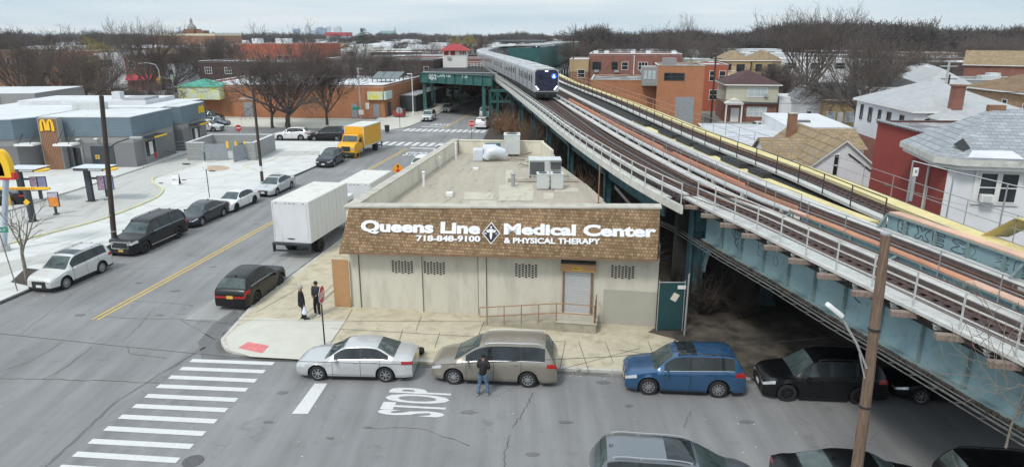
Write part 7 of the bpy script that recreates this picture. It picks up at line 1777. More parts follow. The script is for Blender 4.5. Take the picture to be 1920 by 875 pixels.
# ------------------------------------------------------------------ trees
mat('bark', (.055,.045,.04), .95, var=.4, vs_=3, col2=(.12,.10,.09)); mat('twigs', (.12,.096,.085), .95, var=.3, vs_=.3)
mat('bark_pale', (.22,.19,.16), .95, var=.3, vs_=4); mat('wood_far', (.062,.052,.053), .95, var=.5, vs_=.03, col2=(.11,.088,.078))
mat('willow', (.28,.22,.06), .95, var=.3, vs_=.4); mat('brush_rust', (.20,.11,.06), .95, var=.4, vs_=.5, col2=(.28,.17,.10)); mat('brush_grey', (.07,.055,.048), .95, var=.4, vs_=.6)
def gen_tree(seed, H, trunk=.2, nb=(7,5,5,4,3), ln=(.42,.30,.19,.11,.07), ang=(35,32,34,38,42), r0=.35, rmin=.018, up=.12, sides=(7,5,4,3,3,3), lean=(0,0), wig=.12):
    rr = random.Random(seed); T = MB(); Cc = MB()
    def perp(d):
        a = d.cross(Vector((rr.uniform(-1,1),rr.uniform(-1,1),rr.uniform(-1,1))))
        return a.normalized() if a.length > 1e-4 else Vector((1,0,0))
    def grow(p, d, L, r, lv, mb):
        ns = 4 if lv < 2 else (3 if lv < 4 else 2); P = [p.copy()]; D = [d.copy()]; q = p.copy(); dd = d.copy()
        for i in range(ns):
            dd = (dd+perp(dd)*rr.uniform(0,wig*(1+lv*.4))+Vector((0,0,up if lv else 0))).normalized(); q = q+dd*(L/ns); P.append(q.copy()); D.append(dd.copy())
        re = r*(.62 if lv < 1 else .38)
        mb.tube(P, [max(rmin, r+(re-r)*i/ns) for i in range(ns+1)], sides[lv], cap=False)
        if lv >= len(nb): return
        k = nb[lv]; n = k if lv == 0 else max(2, int(round(k*rr.uniform(.75,1.25))))
        for j in range(n):
            f = (.72+.28*j/max(1,n-1)) if lv == 0 else (.22+.78*(j+rr.random()*.6)/n); f = min(f,1)
            s = f*ns; i = min(int(s),ns-1); u = s-i; pp = P[i].lerp(P[i+1],u); d0 = D[i+1]
            a = R(ang[lv]*rr.uniform(.6,1.3)); 
            if lv == 0: az = 2*math.pi*(j+rr.uniform(-.25,.25))/n; ax = Vector((math.cos(az),math.sin(az),0)); nd = (d0*math.cos(a)+ax*math.sin(a)).normalized()
            else: nd = (d0*math.cos(a)+perp(d0)*math.sin(a)).normalized()
            rl = (r+(re-r)*f)*(.72 if lv == 0 else .62)
            grow(pp, nd, H*ln[lv]*rr.uniform(.75,1.2)*(1.1-.35*f if lv else 1), max(rl,rmin), lv+1, Cc)
    grow(Vector((0,0,-.1)), Vector((lean[0],lean[1],1)).normalized(), H*trunk, r0, 0, T)
    zm = sorted(v[2] for v in Cc.v)[int(len(Cc.v)*.995)]; k = H/zm
    for q in (T,Cc): q.v = [(x*k**.5,y*k**.5,z*k) for x,y,z in q.v]
    return T, Cc
def tree_thing(name, label, px, py, H, g, bark='bark', tw='twigs', group=None, loc=None, cat='tree'):
    p = loc if loc is not None else G(px,py)
    t = thing(name, label, cat, (p[0],p[1],0), 0, group)
    g[0].build('trunk', M(bark), t, fix=False, smooth=True, sharp=0); g[1].build('crown', M(tw), t, fix=False, smooth=True, sharp=0)
    return t
V1 = tree_thing('bare_tree','biggest bare street tree in front of the orange brick store',541,242,11,gen_tree(1,14.5,.15,(9,6,5,4,3),(.44,.30,.19,.12,.075),(60,38,36,38,42),.36,.013,.07))
V2 = tree_thing('bare_tree','bare street tree right of the biggest one in front of the orange brick store',614,236,9,gen_tree(2,10.5,.22,(6,6,5,5,3),(.40,.30,.19,.12,.075),(38,36,36,38,42),.24,.015,.12))
V3 = tree_thing('bare_tree','bare street tree left of the biggest one in front of the orange brick store',511,240,9,gen_tree(3,10.8,.22,(6,6,5,5,3),(.42,.30,.19,.12,.07),(40,34,36,38,42),.24,.015,.12))
V4 = tree_thing('bare_tree','tallest bare tree on the right rising above the woods',0,0,24,gen_tree(4,19,.14,(8,6,5,4,2),(.46,.33,.20,.12,.07),(40,27,28,32,38),.5,.016,.12),loc=(AT(1515,130,150).x,150))
V5 = tree_thing('bare_tree','spreading bare yard tree with thick dark trunk in front of the bungalow',0,0,12,gen_tree(5,14,.27,(7,6,5,5,3),(.46,.30,.19,.11,.065),(56,38,36,38,42),.42,.018,.05),loc=(AT(1608,240,100).x,100))
V6 = tree_thing('bare_tree','broad rounded bare tree before the woods behind the red brick row',0,0,20,gen_tree(6,18.5,.12,(9,5,5,4,2),(.42,.30,.20,.13,.08),(52,36,34,36,40),.5,.016,.06),loc=(AT(1262,110,215).x,215))
def put(src,label,px,py,Y,top,rz,sx=1.0,H=None,group=None):
    base = {id(V1):14.5,id(V2):10.5,id(V3):10.8,id(V4):19,id(V5):14,id(V6):18.5}[id(src)]
    zt = ZY(top,Y); s = zt/base; x = AT(px,100,Y).x
    return dup(src,(x,Y,0),rz,label,group,(s*sx,s*sx,s))
put(V4,'large bare tree in front of the orange shop houses at the far left',30,0,128,55,1.2,1.25)
put(V6,'large bare tree left of the leaning pole with a dense brown crown',100,0,126,58,2.2,1.0)
put(V1,'dense bare tree right of the leaning pole above the restaurant roof',150,0,122,72,.8,1.1)
put(V5,'low spreading bare tree behind the white restaurant roof, left one',200,0,108,132,3.3,1.0)
put(V5,'low spreading bare tree behind the white restaurant roof, right one',290,0,110,140,1.3,1.0)
put(V4,'tall bare tree beside the bent street lamp rising above the school',272,0,165,38,4.0,.9)
put(V1,'bare tree in front of the red brick school, nearer the lamp',320,0,170,80,2.7,1.1)
put(V3,'bare tree in front of the red brick school, nearer the orange building',370,0,185,72,1.9,1.3)
put(V2,'bare tree left of the bright orange building',412,0,200,74,.9,1.5)
put(V3,'bare tree standing before the dark brick row houses on the left',688,0,142,84,5.1,1.2)
put(V6,'bare tree standing before the dark brick row houses on the right',762,0,144,82,.4,.8)
put(V1,'bare tree behind the dark brick row near the orange building',650,0,185,84,3.1,1.0)
put(V3,'bare tree behind the signal cabin and the train',885,0,215,70,2.2,1.4)
put(V6,'bare tree behind the white signal cabin to its left',812,0,230,70,3.0,1.0)
put(V4,'bare tree with dark crown right of the tallest tree beyond the yard tree',1690,0,140,72,2.0,1.35)
put(V6,'brown bare tree in front of the beige block house',1740,0,160,80,1.0,1.1)
put(V2,'small bare tree between the pink brick house and the maroon roofed house',1466,0,124,116,2.0,1.3)
put(V4,'pale limbed bare tree left of the yard tree at the edge of the woods',1610,0,190,66,5.0,.8)
put(V3,'bare tree beside the station stairs left of the red brick row',1090,0,175,72,1.0,1.5)
put(V2,'thin bare tree behind the yard tree to its right',1660,0,118,118,.3,1.4)
put(V6,'bare tree right of the broad rounded one in front of the woods',1345,0,240,64,4.2,1.0)
rr=random.Random(21)
for i in range(9):
    Y=rr.uniform(200,330); side=rr.random(); px=rr.uniform(0,420) if side<.25 else rr.uniform(1100,1920)
    src=rr.choice((V1,V2,V3,V6)); put(src,'bare brown tree standing among the distant rooftops',px,0,Y,65+rr.uniform(-3,22)*(220/Y) if px<1000 else 58+rr.uniform(0,22),rr.uniform(0,6),rr.uniform(.9,1.4),group='bare trees among the distant rooftops')
# yellowish willows
for (px,Y,top,lb) in ((178,190,74,'yellowish budding willow behind the white walled shop building'),(866,330,66,'golden budding willow on the horizon above the signal cabin')):
    H=ZY(top,Y); tree_thing('willow_tree',lb,0,0,H,gen_tree(px,H,.2,(7,6,5,4),(.38,.30,.22,.16),(50,46,50,60),.3,.04,-.02),tw='willow',loc=(AT(px,90,Y).x,Y))
# small pale street tree at the left edge
tree_thing('young_tree','slender young bare street tree in the dirt pit at the left kerb',52,531,4.5,gen_tree(31,5.0,.46,(4,3,3),(.36,.22,.13),(40,38,42),.11,.012,.1),bark='bark_pale',tw='bark_pale')
# dark evergreen on the horizon
p=(AT(681,75,420).x,420,0); t=thing('evergreen_tree','dark windswept evergreen tree on the horizon right of the red apartment block','tree',p)
m=MB(); rr=random.Random(2)
for i in range(420):
    z=rr.uniform(6,17); r=(18-z)*.65*rr.uniform(.3,1); a=rr.uniform(0,6.28); c=Vector((math.cos(a)*r,math.sin(a)*r,z+math.sin(i)*.3)); m.poly([c+Vector((rr.uniform(-1.2,1.2),rr.uniform(-1,1),rr.uniform(-.3,.3))) for _ in range(3)])
m.build('crown',M('hedge'),t,fix=False); m=MB(); m.tube([(0,0,0),(0,0,16)],[.5,.15],6); m.build('trunk',M('bark'),t)
# woods: too many to count
def woods(name,label,n,region,Hr,seed,mt='wood_far'):
    rng=np.random.default_rng(seed); vs_all=[];fs_all=[];off=0; protos_=[]
    for s in range(5):
        T,Cc=gen_tree(100+s,10,.22,(7,5,4,3),(.40,.28,.20,.15),(40,38,38,42),.22,.04,.04,sides=(4,3,3,3,3))
        v=np.array(T.v+Cc.v); nT=len(T.v); f=np.array([q for q in T.f]+[tuple(i+nT for i in q) for q in Cc.f]); protos_.append((v,f))
    for i in range(n):
        x,y=region(rng); v,f=protos_[rng.integers(5)]; H=rng.uniform(*Hr)/10*(1+.16*np.sin(x*.035+1.3)+.10*np.sin(x*.083)); a=rng.uniform(0,6.28); c,s=np.cos(a),np.sin(a)
        w=np.empty_like(v); k=H*rng.uniform(.9,1.3); w[:,0]=(v[:,0]*c-v[:,1]*s)*k+x; w[:,1]=(v[:,0]*s+v[:,1]*c)*k+y; w[:,2]=v[:,2]*H
        vs_all.append(w); fs_all.append(f+off); off+=len(v)
    V=np.concatenate(vs_all); Fa=np.concatenate(fs_all); me=bpy.data.meshes.new(name); me.vertices.add(len(V)); me.vertices.foreach_set('co',V.ravel())
    me.loops.add(len(Fa)*4); me.loops.foreach_set('vertex_index',Fa.ravel()); me.polygons.add(len(Fa)); me.polygons.foreach_set('loop_start',np.arange(0,len(Fa)*4,4)); me.update(calc_edges=True)
    me.materials.append(M(mt)); o=bpy.data.objects.new(name,me); C.objects.link(o); tag(o,label,'woods',kind='stuff'); return o
def reg(px0,px1,Y0,Y1):
    def f(r):
        Y=Y0+(Y1-Y0)*r.random()**1.0; return (r.uniform(px0,px1)-960)/1280*Y, Y
    return f
woods('woods','dark bare winter woods filling the horizon on the right',620,reg(1085,2000,330,470),(12.5,17.5),1)
woods('woods','low belt of bare brown trees along the left and middle horizon',640,reg(-60,1100,880,1450),(10,15),2)
g=MB(); g.poly([((px-960)/1280*Y,Y,.05) for px,Y in ((1080,325),(2050,325),(2050,600),(1080,600))]); struct(g.build('woodland_floor',M('dirt'),fix=False))
woods('scattered_trees','bare trees dotted far off between the most distant roofs',150,reg(-60,1100,400,860),(9,14),3)
# low hills of far roofs and trees to the horizon
m=MB(); rr=random.Random(9)
woods('left_woods','denser bare trees below the horizon at the far left',60,reg(-60,440,420,620),(10,15),7)
for i in range(700):
    Y=rr.uniform(400,1100); px=rr.uniform(-60,1100); x=(px-960)/1280*Y; w=rr.uniform(10,30); h=rr.uniform(5,8); m.box(x,Y,0,x+w,Y+rr.uniform(10,20),h)
o=m.build('far_rooftops',[M('roof_white')],None); tag(o,'countless tiny pale rooftops merging towards the left and middle horizon','rooftops',kind='stuff')
# brush below the railway
def bush(seed,h,spread,n,rad=.012):
    rr=random.Random(seed); m=MB()
    for i in range(n):
        a=rr.uniform(0,6.28); r=rr.uniform(0,spread*.35); p=Vector((math.cos(a)*r,math.sin(a)*r,0)); d=Vector((math.cos(a)*rr.uniform(.1,.8),math.sin(a)*rr.uniform(.1,.8),1)).normalized(); L=h*rr.uniform(.5,1.1); P=[p]
        for k in range(4): d=(d+Vector((rr.uniform(-.35,.35),rr.uniform(-.35,.35),rr.uniform(-.25,.1)))).normalized(); P.append(P[-1]+d*L/4)
        m.tube(P,[rad*2,rad*1.6,rad*1.3,rad,rad*.7],3,cap=False)
        for k in (1,2,3):
            for _ in range(2):
                e=(d+Vector((rr.uniform(-1,1),rr.uniform(-1,1),rr.uniform(-.3,.5)))).normalized(); m.tube([P[k],P[k]+e*L*.2,P[k]+e*L*.32+Vector((0,0,rr.uniform(-.1,.1)))],[rad,rad*.8,rad*.5],3,cap=False)
    return m
B1=bush(1,3.0,2.2,70,.016).build('brush',M('brush_rust'),fix=False); B2=bush(2,3.6,2.0,60,.018).build('brush',M('brush_grey'),fix=False)
tag(B1,'rust brown bramble bush','bush'); tag(B2,'grey leafless bush','bush')
sp=[(B1,-1.0,97,1.2,'rust brown bush beside the far stop sign under the curve of the railway'),(B1,.6,93,1.15,'rust brown bush right of the one beside the far stop sign'),(B1,2.2,88,1.1,'rust brown bush left of the train front below the tracks'),(B2,.2,100,1.3,'grey bush behind the rust brown ones beside the van'),
    (B1,3.2,80,1.2,'rust brown bush below the train front'),(B2,3.6,74,1.4,'tall grey bush below the white railway fascia behind the flat roof'),(B2,2.4,70,1.2,'grey bush directly behind the large air handler'),(B2,4.6,66,1.4,'grey bush under the railway right of the large air handler'),
    (B1,5.0,52,1.2,'rust brown bush reaching above the condensers on the roof'),(B1,4.7,48,1.0,'smaller rust brown bush beside the rooftop mast'),(B2,5.8,46,1.2,'grey bush in the gap between flat roof and railway'),(B2,6.6,38,1.1,'grey bush near the front right corner of the flat roof'),
    (B2,9.4,32.0,.75,'grey bush in the dark beside the green gate'),(B2,11.4,31.5,.6,'grey bush in the railway shadow above the blue car')]
for i,(b,x,y,s,lb) in enumerate(sp):
    o=b if i in(0,3) else b.copy()
    if i not in(0,3): C.objects.link(o)
    o.location=(x,y,KH); o.scale=(s,s,s); o.rotation_euler=(0,0,i*1.3); o['label']=lb; o['category']='bush'
g=MB(); g.poly([(7.2,31.1,KH+.01),(30,31.1,KH+.01),(30,60,KH+.01),(14,120,KH+.01),(-3,112,KH+.01),(-4,88,KH+.01),(-2,60,KH+.01),(5.6,36.5,KH+.01)]); struct(g.build('railway_verge',M('dirt'),fix=False))  # dirt ground, toned darker to carry the shade under the railway
# twigs in the bottom right corner over the walkway
tree_thing('overhanging_twigs','thin bare twigs growing over the walkway near the right edge','','',3,gen_tree(44,4.2,.3,(6,5,3),(.5,.35,.2),(40,40,45),.03,.007,.1,wig=.3),bark='bark_pale',tw='bark_pale',loc=(12.1,14.6),cat='twigs')
bpy.data.objects[C.objects[-3].name].location.z=4.0
# ------------------------------------------------------------------ trains
mat('train_steel', (.50,.51,.52), .38, .55, var=.12, vs_=1.5); mat('train_roof', (.50,.505,.50), .7, .1, var=.12, vs_=1.2, stain=(.36,.36,.36), stain_s=1.5)
mat('train_door', (.30,.31,.33), .4, .5, var=.1); mat('train_face', (.012,.016,.05), .18, var=0, coat=.5)
mat('train_lamp', (.9,.93,1.0), .3, var=0, emit=3.0); mat('train_blue', (.02,.10,.75), .3, var=0, emit=2.0); mat('tail_red', (.9,.03,.05), .3, var=0, emit=2.0)
def rbx(m, x0, x1, hw, z0, z1, rr_=.35):
    n=5; prof=[(-hw,z0),(-hw,z1-rr_*1.1)]
    for k in range(1,n+1): a=math.pi/2*k/n; prof.append((-hw+rr_*1.6*(1-math.cos(a)),z1-rr_*1.1+rr_*1.1*math.sin(a)))
    prof+= [(-x,z) for x,z in prof[::-1]]
    b=m.vs([(x0,y,z) for y,z in prof]+[(x1,y,z) for y,z in prof]); k=len(prof)
    for i in range(k-1): m.face((b+i,b+i+1,b+k+i+1,b+k+i))
    m.face([b+i for i in range(k)]); m.face([b+k+i for i in range(k)][::-1]); m.face((b+k-1,b,b+k,b+2*k-1))
def train(name,label,path_pts,ncars,L=18.3,face=True):
    """path_pts: joints from the front backwards"""
    o0=path_pts[0]; t=thing(name,label,'train',(o0[0],o0[1],ZD+.02))
    for i in range(ncars):
        a=Vector((*path_pts[i],0)); b=Vector((*path_pts[i+1],0)); d=(a-b).normalized(); c=(a+b)/2; Lc_=(a-b).length-.5; rz=math.atan2(d.y,d.x)
        m=MB(); rbx(m,-Lc_/2,Lc_/2,1.48,.95,3.62); ca=m.build('carriage',M('train_steel'),t,smooth=True,sharp=30); ca.location=(c.x-o0[0],c.y-o0[1],0); ca.rotation_euler=(0,0,rz)
        m=MB(); m.box(-Lc_/2+.1,-.95,3.60,Lc_/2-.1,.95,3.68); m.build('roof',M('train_roof'),ca)
        for x in (-Lc_*.28,Lc_*.28): m=MB(); m.box(x-1.3,-.7,3.68,x+1.3,.7,3.78); m.build('roof_unit',M('train_steel'),ca)
        for x in (-Lc_*.15,Lc_*.12): m=MB(); m.box(x-.5,-.5,3.68,x+.5,.5,3.72); m.build('roof_vent',M('galv'),ca)
        m=MB(); m.box(-Lc_/2+.2,-1.25,.25,Lc_/2-.2,1.25,.93); m.build('underframe',M('black_metal'),ca)
        for s in ((1,-1) if i<6 else (1,)):
            for k in range(4):
                x=-Lc_/2+Lc_*(k+.5)/4; m=MB(); m.box(x-.68,s*1.484-.01,1.05,x+.68,s*1.484+.01,3.05); dr=m.build('door',M('train_door'),ca)
                m=MB(); 
                for q in (-.35,.35): m.box(x+q-.22,s*1.497-.006,1.95,x+q+.22,s*1.497+.006,2.8)
                m.build('door_window',M('glass_tint'),dr)
                if k<3:
                    xx=x+Lc_/8; m=MB(); m.box(xx-.62,s*1.484-.008,1.95,xx+.62,s*1.484+.008,2.75); m.build('window',M('glass_tint'),ca)
            m=MB()
            for z in (1.15,1.3,1.45,1.6): m.box(-Lc_/2+.1,s*1.482-.006,z,Lc_/2-.1,s*1.482+.006,z+.03)
            m.build('corrugation',M('galv'),ca)
        if i==0 and face:
            x=Lc_/2; m=MB()
            P=[(-1.36,1.35),(-1.36,3.2),(-1.1,3.48),(1.1,3.48),(1.36,3.2),(1.36,1.35),(.95,1.05),(-.95,1.05)]
            b=m.vs([(x+.03,y,z) for y,z in P]+[(x,y,z) for y,z in P]); m.face([b+k for k in range(8)])
            for k in range(8): m.face((b+k,b+(k+1)%8,b+8+(k+1)%8,b+8+k))
            m.build('front_panel',M('train_face'),ca)
            m=MB(); m.box(x+.032,.45,1.8,x+.045,1.05,2.95); m.build('cab_window',M('glass_tint'),ca) if False else None
            m=MB(); m.box(x+.032,-.95,1.9,x+.045,-.5,2.9); m.build('cab_window',M('glass_tint'),ca)
            m=MB(); m.lathe([(.001,x+.05),(.30,x+.05),(.30,x+.035)],(0,.88,2.75),20,'x'); rd=m.build('route_disc',M('train_blue'),ca)
            fit_text('A',.28,.32,M('train_lamp'),frame((x+.06,.88,2.75),(0,1,0),(0,0,1)),'route_letter',rd,.004,.02)
            m=MB(); m.box(x+.032,-.16,3.28,x+.05,.16,3.4); m.build('marker_light',M('train_lamp'),ca)
            for s in (-1,1): m=MB(); m.bar((x+.06,s*1.28,1.62),(x+.06,s*.92,1.18),.07,.09); m.build('headlight',M('train_lamp'),ca)
            for s in (-1,1): m=MB(); m.poly([(x+.035,s*1.46,1.7),(x+.035,s*1.30,1.45),(x+.035,s*.95,1.04),(x+.035,s*1.46,.96)]); m.build('corner_panel',M('train_steel'),ca,fix=False)
            m=MB(); m.box(x-.2,-1.3,.65,x+.25,1.3,.93); m.cb((x+.3,0,.6),(.5,.35,.35)); m.build('coupler',M('black_metal'),ca)
    return t
cl=[(4.1,82.3),(2.25,100.6),(.0,118.8),(-2.3,137),(-4.7,155.2),(-6.9,173.4),(-8.2,191.6),(-7.4,210),(-3.5,227.5),(3.0,244.5),(11,261)]
train('subway_train','silver subway train with dark blue lit front rounding the curve',cl,10)
train('subway_train','second silver subway train with dark blue front inside the station',[(8.6,250),(11.4,268),(14.2,286)],2)
p=AT(990,93,246); m=MB(); m.lathe([(.001,-.05),(.35,-.05),(.35,.05),(.001,.05)],(0,0,0),12,'y'); 
m2=MB(); m2.tube([(0,0,-2.2),(0,0,0)],.08,5); s=thing('signal_lamp','red signal lamp beside the second train','signal',(p.x,246,p.z)); m.build('lamp',M('tail_red'),s); m2.build('post',M('black_metal'),s)
# ------------------------------------------------------------------ poles, lamps, signs, wires
def pole(px,py,ytop,r0,r1,mt,label,lean=(0,0),arm=None,name='utility_pole',extra=None):
    p=G(px,py,KH); H=ZY(ytop,p.y)-KH; t=thing(name,label,'pole',p)
    m=MB(); m.tube([(lean[0]*k/6,lean[1]*k/6,H*k/6-.05) for k in range(7)],[r0+(r1-r0)*k/6 for k in range(7)],12); m.build('pole',M(mt),t,smooth=True)
    return t,p,H
t,p,H=pole(216,467,178,.17,.13,'dark_pole','tall brown utility pole at the left kerb in front of the black sport utility vehicle',(.75,0))
z0=ZY(283,p.y)-KH; 
m=MB(); m.tube([(.45,0,z0),(1.3,-.1,z0+.55),(2.3,-.2,z0+.85)],.04,6); m.build('lamp_arm',M('black_metal'),t,smooth=True)
m=MB(); m.cb((2.6,-.2,z0+.85),(.75,.28,.14)); m.build('lamp_head',M('galv'),t,bevel=.04)
for k in range(3): m=MB(); m.lathe([(.15,1.2+k*1.1),(.17,1.2+k*1.1),(.17,1.28+k*1.1),(.15,1.28+k*1.1)],(.1,0,0),10); m.build('band',M('galv'),t)
m=MB(); m.box(-.35,-.3,0,.1,.25,.3); m.build('base_clutter',M('rubber'),t)
t,p,H=pole(492,340,165,.15,.11,'dark_pole','brown utility pole beside the trash enclosure behind the silver sedan')
m=MB(); m.lathe([(.12,1.0),(.15,1.0),(.15,1.5),(.12,1.5)],(0,0,0),10); m.build('band',M('white_trim'),t)
zz_=ZY(190,p.y)
m=MB(); m.bar((.0,0,zz_),(-.9,0,zz_+.15),.06); m.cb((-1.0,0,zz_+.12),(.6,.25,.1)); m.build('lamp_arm',M('galv'),t)
# foreground pole
fp0=Vector((9.44,16.0,KH)); H=8.82; t=thing('utility_pole','weathered foreground wooden utility pole with cobra head lamp arm','pole',fp0)
m=MB(); rr=random.Random(3); P=[(-.31*k/12+rr.uniform(-.01,.01),rr.uniform(-.01,.01),H*k/12) for k in range(13)]; m.tube(P,[.155-.04*k/12+rr.uniform(-.004,.004) for k in range(13)],16); m.build('pole',M('wood_pole'),t,smooth=True)
m=MB(); m.lathe([(.02,H-.03),(.125,H-.03),(.12,H+.02),(.02,H+.02)],(-.31,0,0),12); m.build('cap',M('galv'),t)
m=MB(); A=AT(1625,690,15.9)-fp0; B=AT(1575,590,15.75)-fp0; 
m.tube([A,A.lerp(B,.5)+Vector((.06,0,.0)),B],.03,6); m.build('lamp_arm',M('pale_pole'),t,smooth=True)
m=MB(); A2=AT(1623,676,15.9)-fp0; m.tube([A2+Vector((.05,0,-.5)),A.lerp(B,.28)],.018,5); m.build('arm_brace',M('pale_pole'),t)
m=MB(); cH=AT(1565,581,15.7)-fp0; m.cb(cH,(.52,.2,.12),0,R(38)); m.build('lamp_head',M('white_trim'),t,bevel=.045,smooth=True); m=MB(); m.lathe([(.04,.0),(.045,.05),(.001,.06)],(cH.x-.02,cH.y,cH.z+.05),8); m.build('photocell',M('black'),t)
zb=ZY(618,16)-KH
for z in (zb,zb-2.2): m=MB(); m.lathe([(.14,z),(.158,z),(.158,z+.05),(.14,z+.05)],(-.31*z/H,0,0),14); m.build('band',M('black_metal'),t)
# octagonal stop signs
def octsign(loc,nrm,r,h,label,words='STOP',mt='red',rot=0,post='black_metal',name='stop_sign',back=False):
    t=thing(name,label,'sign',loc); n=Vector(nrm).normalized(); x=Vector((-n.y,n.x,0))*1.0
    m=MB(); m.tube([(0,0,0),(0,0,h+r*.8)],.035,6); m.build('post',M(post),t)
    def disc(rad,d,nm,mm,k=8,ph=math.pi/8):
        m=MB(); c=Vector((0,0,h))+n*d; P=[c+x*rad*math.cos(ph+2*math.pi*i/k)+Vector((0,0,rad*math.sin(ph+2*math.pi*i/k))) for i in range(k)]; b=m.vs(P+[q-n*.012 for q in P]); m.face([b+i for i in range(k)]); m.face([b+k+i for i in range(k)][::-1])
        for i in range(k): m.face((b+i,b+(i+1)%k,b+k+(i+1)%k,b+k+i))
        return m.build(nm,M(mm),t,fix=False)
    if back: disc(r,.05,'plate','galv'); return t
    if words=='STOP': disc(r,.05,'plate','white_trim'); f=disc(r*.92,.056,'face',mt); fit_text(words,r*1.35,r*.62,M('white_trim'),frame(Vector((0,0,h))+n*.062,x,(0,0,1)),'lettering',t,.003,.02)
    elif words=='NO': 
        disc(r,.05,'plate',mt,20,0); m=MB(); c=Vector((0,0,h))+n*.06; m.bar(c-x*r*.72,c+x*r*.72,.02,r*.28); m.build('bar',M('white_trim'),t)
    return t
p=G(609,645,KH); octsign(p,(1,-.02,0),.44,ZY(552,p.y)-KH,'red stop sign seen almost edge on at the corner beside the two standing people')
octsign((-5.1,86.4,KH),(.05,-1,0),.47,ZY(232,86.4)-KH,'red stop sign facing us beyond the flat roof at the far junction')
q=AT(447,240,93); octsign((q.x,93,KH),(.2,-1,0),.43,q.z-KH,'round red no entry sign behind the trash enclosure','NO',name='no_entry_sign')
q=G(750,240,KH); octsign(q,(-.2,1,0),.5,2.6,'back of a stop sign on the pavement beside the dumpster',back=True)
p=G(393,370,KH); h=ZY(292,p.y)-KH; t=octsign(p,(-.5,1,0),.42,h,'grey back of a round sign on a thin pole in the lot',back=True); m=MB(); m.box(-.16,-.06,h-1.15,.16,-.04,h-.5); m.build('plate',M('white_trim'),t)
# warning diamond
p=Vector((xr(57)+.35,57,KH)); h=ZY(317,57)-KH; t=thing('warning_sign','orange diamond stop ahead sign beside the parapet','sign',p)
mat('sign_orange',(.75,.28,.02),.5,var=0)
m=MB(); m.tube([(0,0,0),(0,0,h)],.03,6); m.build('post',M('galv'),t); m=MB(); m.cb((0,-.05,h),(.76,.015,.76),0,R(45)); m.build('plate',M('sign_orange'),t)
m=MB(); m.box(-.035,-.075,h+.08,.035,-.062,h+.25); m.poly([(-.12,-.07,h+.24),(.12,-.07,h+.24),(0,-.07,h+.40)]); m.build('arrow',M('black'),t,fix=False)
m=MB(); m.poly([(.17*math.cos(math.pi/8+k*math.pi/4),-.07,h-.14+.17*math.sin(math.pi/8+k*math.pi/4)) for k in range(8)]); m.build('octagon',M('red'),t,fix=False)
# street name sign left, small signs
p=G(33,545,KH); t=thing('street_sign','green street name sign on a thin leaning pole at the left edge','sign',p); h=ZY(432,p.y)-KH
m=MB(); m.tube([(0,0,0),(-.35,0,h+.25)],.03,6); m.build('post',M('bark_pale'),t)
m=MB(); m.cb((-.1,-.05,h+.05),(.62,.02,.3),R(6)); m.build('name_plate',M('green_sign'),t); m=MB(); m.cb((-.62,.1,h-.08),(.55,.02,.3),R(-30)); m.build('name_plate',M('green_sign'),t)
fit_text('106 ST',.42,.13,M('white_trim'),frame((-.1,-.07,h+.05),(1,.1,0),(0,0,1)),'lettering',t,.002,.005)
p=G(677,222,KH); t=thing('street_lamp','pale steel pole with green street signs at the brick store corner','street lamp',p); H=ZY(128,p.y)
m=MB(); m.tube([(0,0,0),(0,0,H)],[.14,.09],8); m.build('pole',M('pale_pole'),t); m=MB(); m.cb((-.7,-.1,ZY(205,p.y)),(1.3,.04,.45)); m.build('name_plate',M('green_sign'),t); m=MB(); m.cb((.1,-.15,ZY(212,p.y)),(.8,.04,.8)); m.build('sign_plate',M('white_trim'),t)
m=MB(); m.bar((0,0,H-.3),(.9,-1,H-.1),.08); m.build('lamp_arm',M('pale_pole'),t)
p=G(775,215,KH); t=thing('street_lamp','thin white steel lamp pole in front of the dark kiosk sheds','street lamp',p); H=ZY(140,p.y)
m=MB(); m.tube([(0,0,0),(0,0,H)],[.10,.07],8); m.lathe([(.25,0),(.2,.5),(.1,.6)],(0,0,0),8); m.build('pole',M('white_trim'),t); m=MB(); m.cb((-.3,-.3,H),(.9,.4,.12)); m.build('lamp_head',M('white_trim'),t)
p=G(726,248,KH); t=thing('litter_bin','black street litter bin on the pavement by the yellow truck','litter bin',p)
m=MB(); m.lathe([(.3,.05),(.36,.9),(.38,.95),(.3,1.0),(.28,.9),(.001,.85)],(0,0,0),12); m.build('bin',M('black_metal'),t)
p=G(742,219,KH); t=thing('dumpster','dark red dumpster against the orange brick store','dumpster',p,GR); m=MB(); m.box(-.2,-.8,.15,1.6,.6,1.3); m.build('body',M('stucco_red'),t,bevel=.04); m=MB(); m.box(-.25,-.85,1.3,1.65,.65,1.38); m.build('lid',M('black_metal'),t)
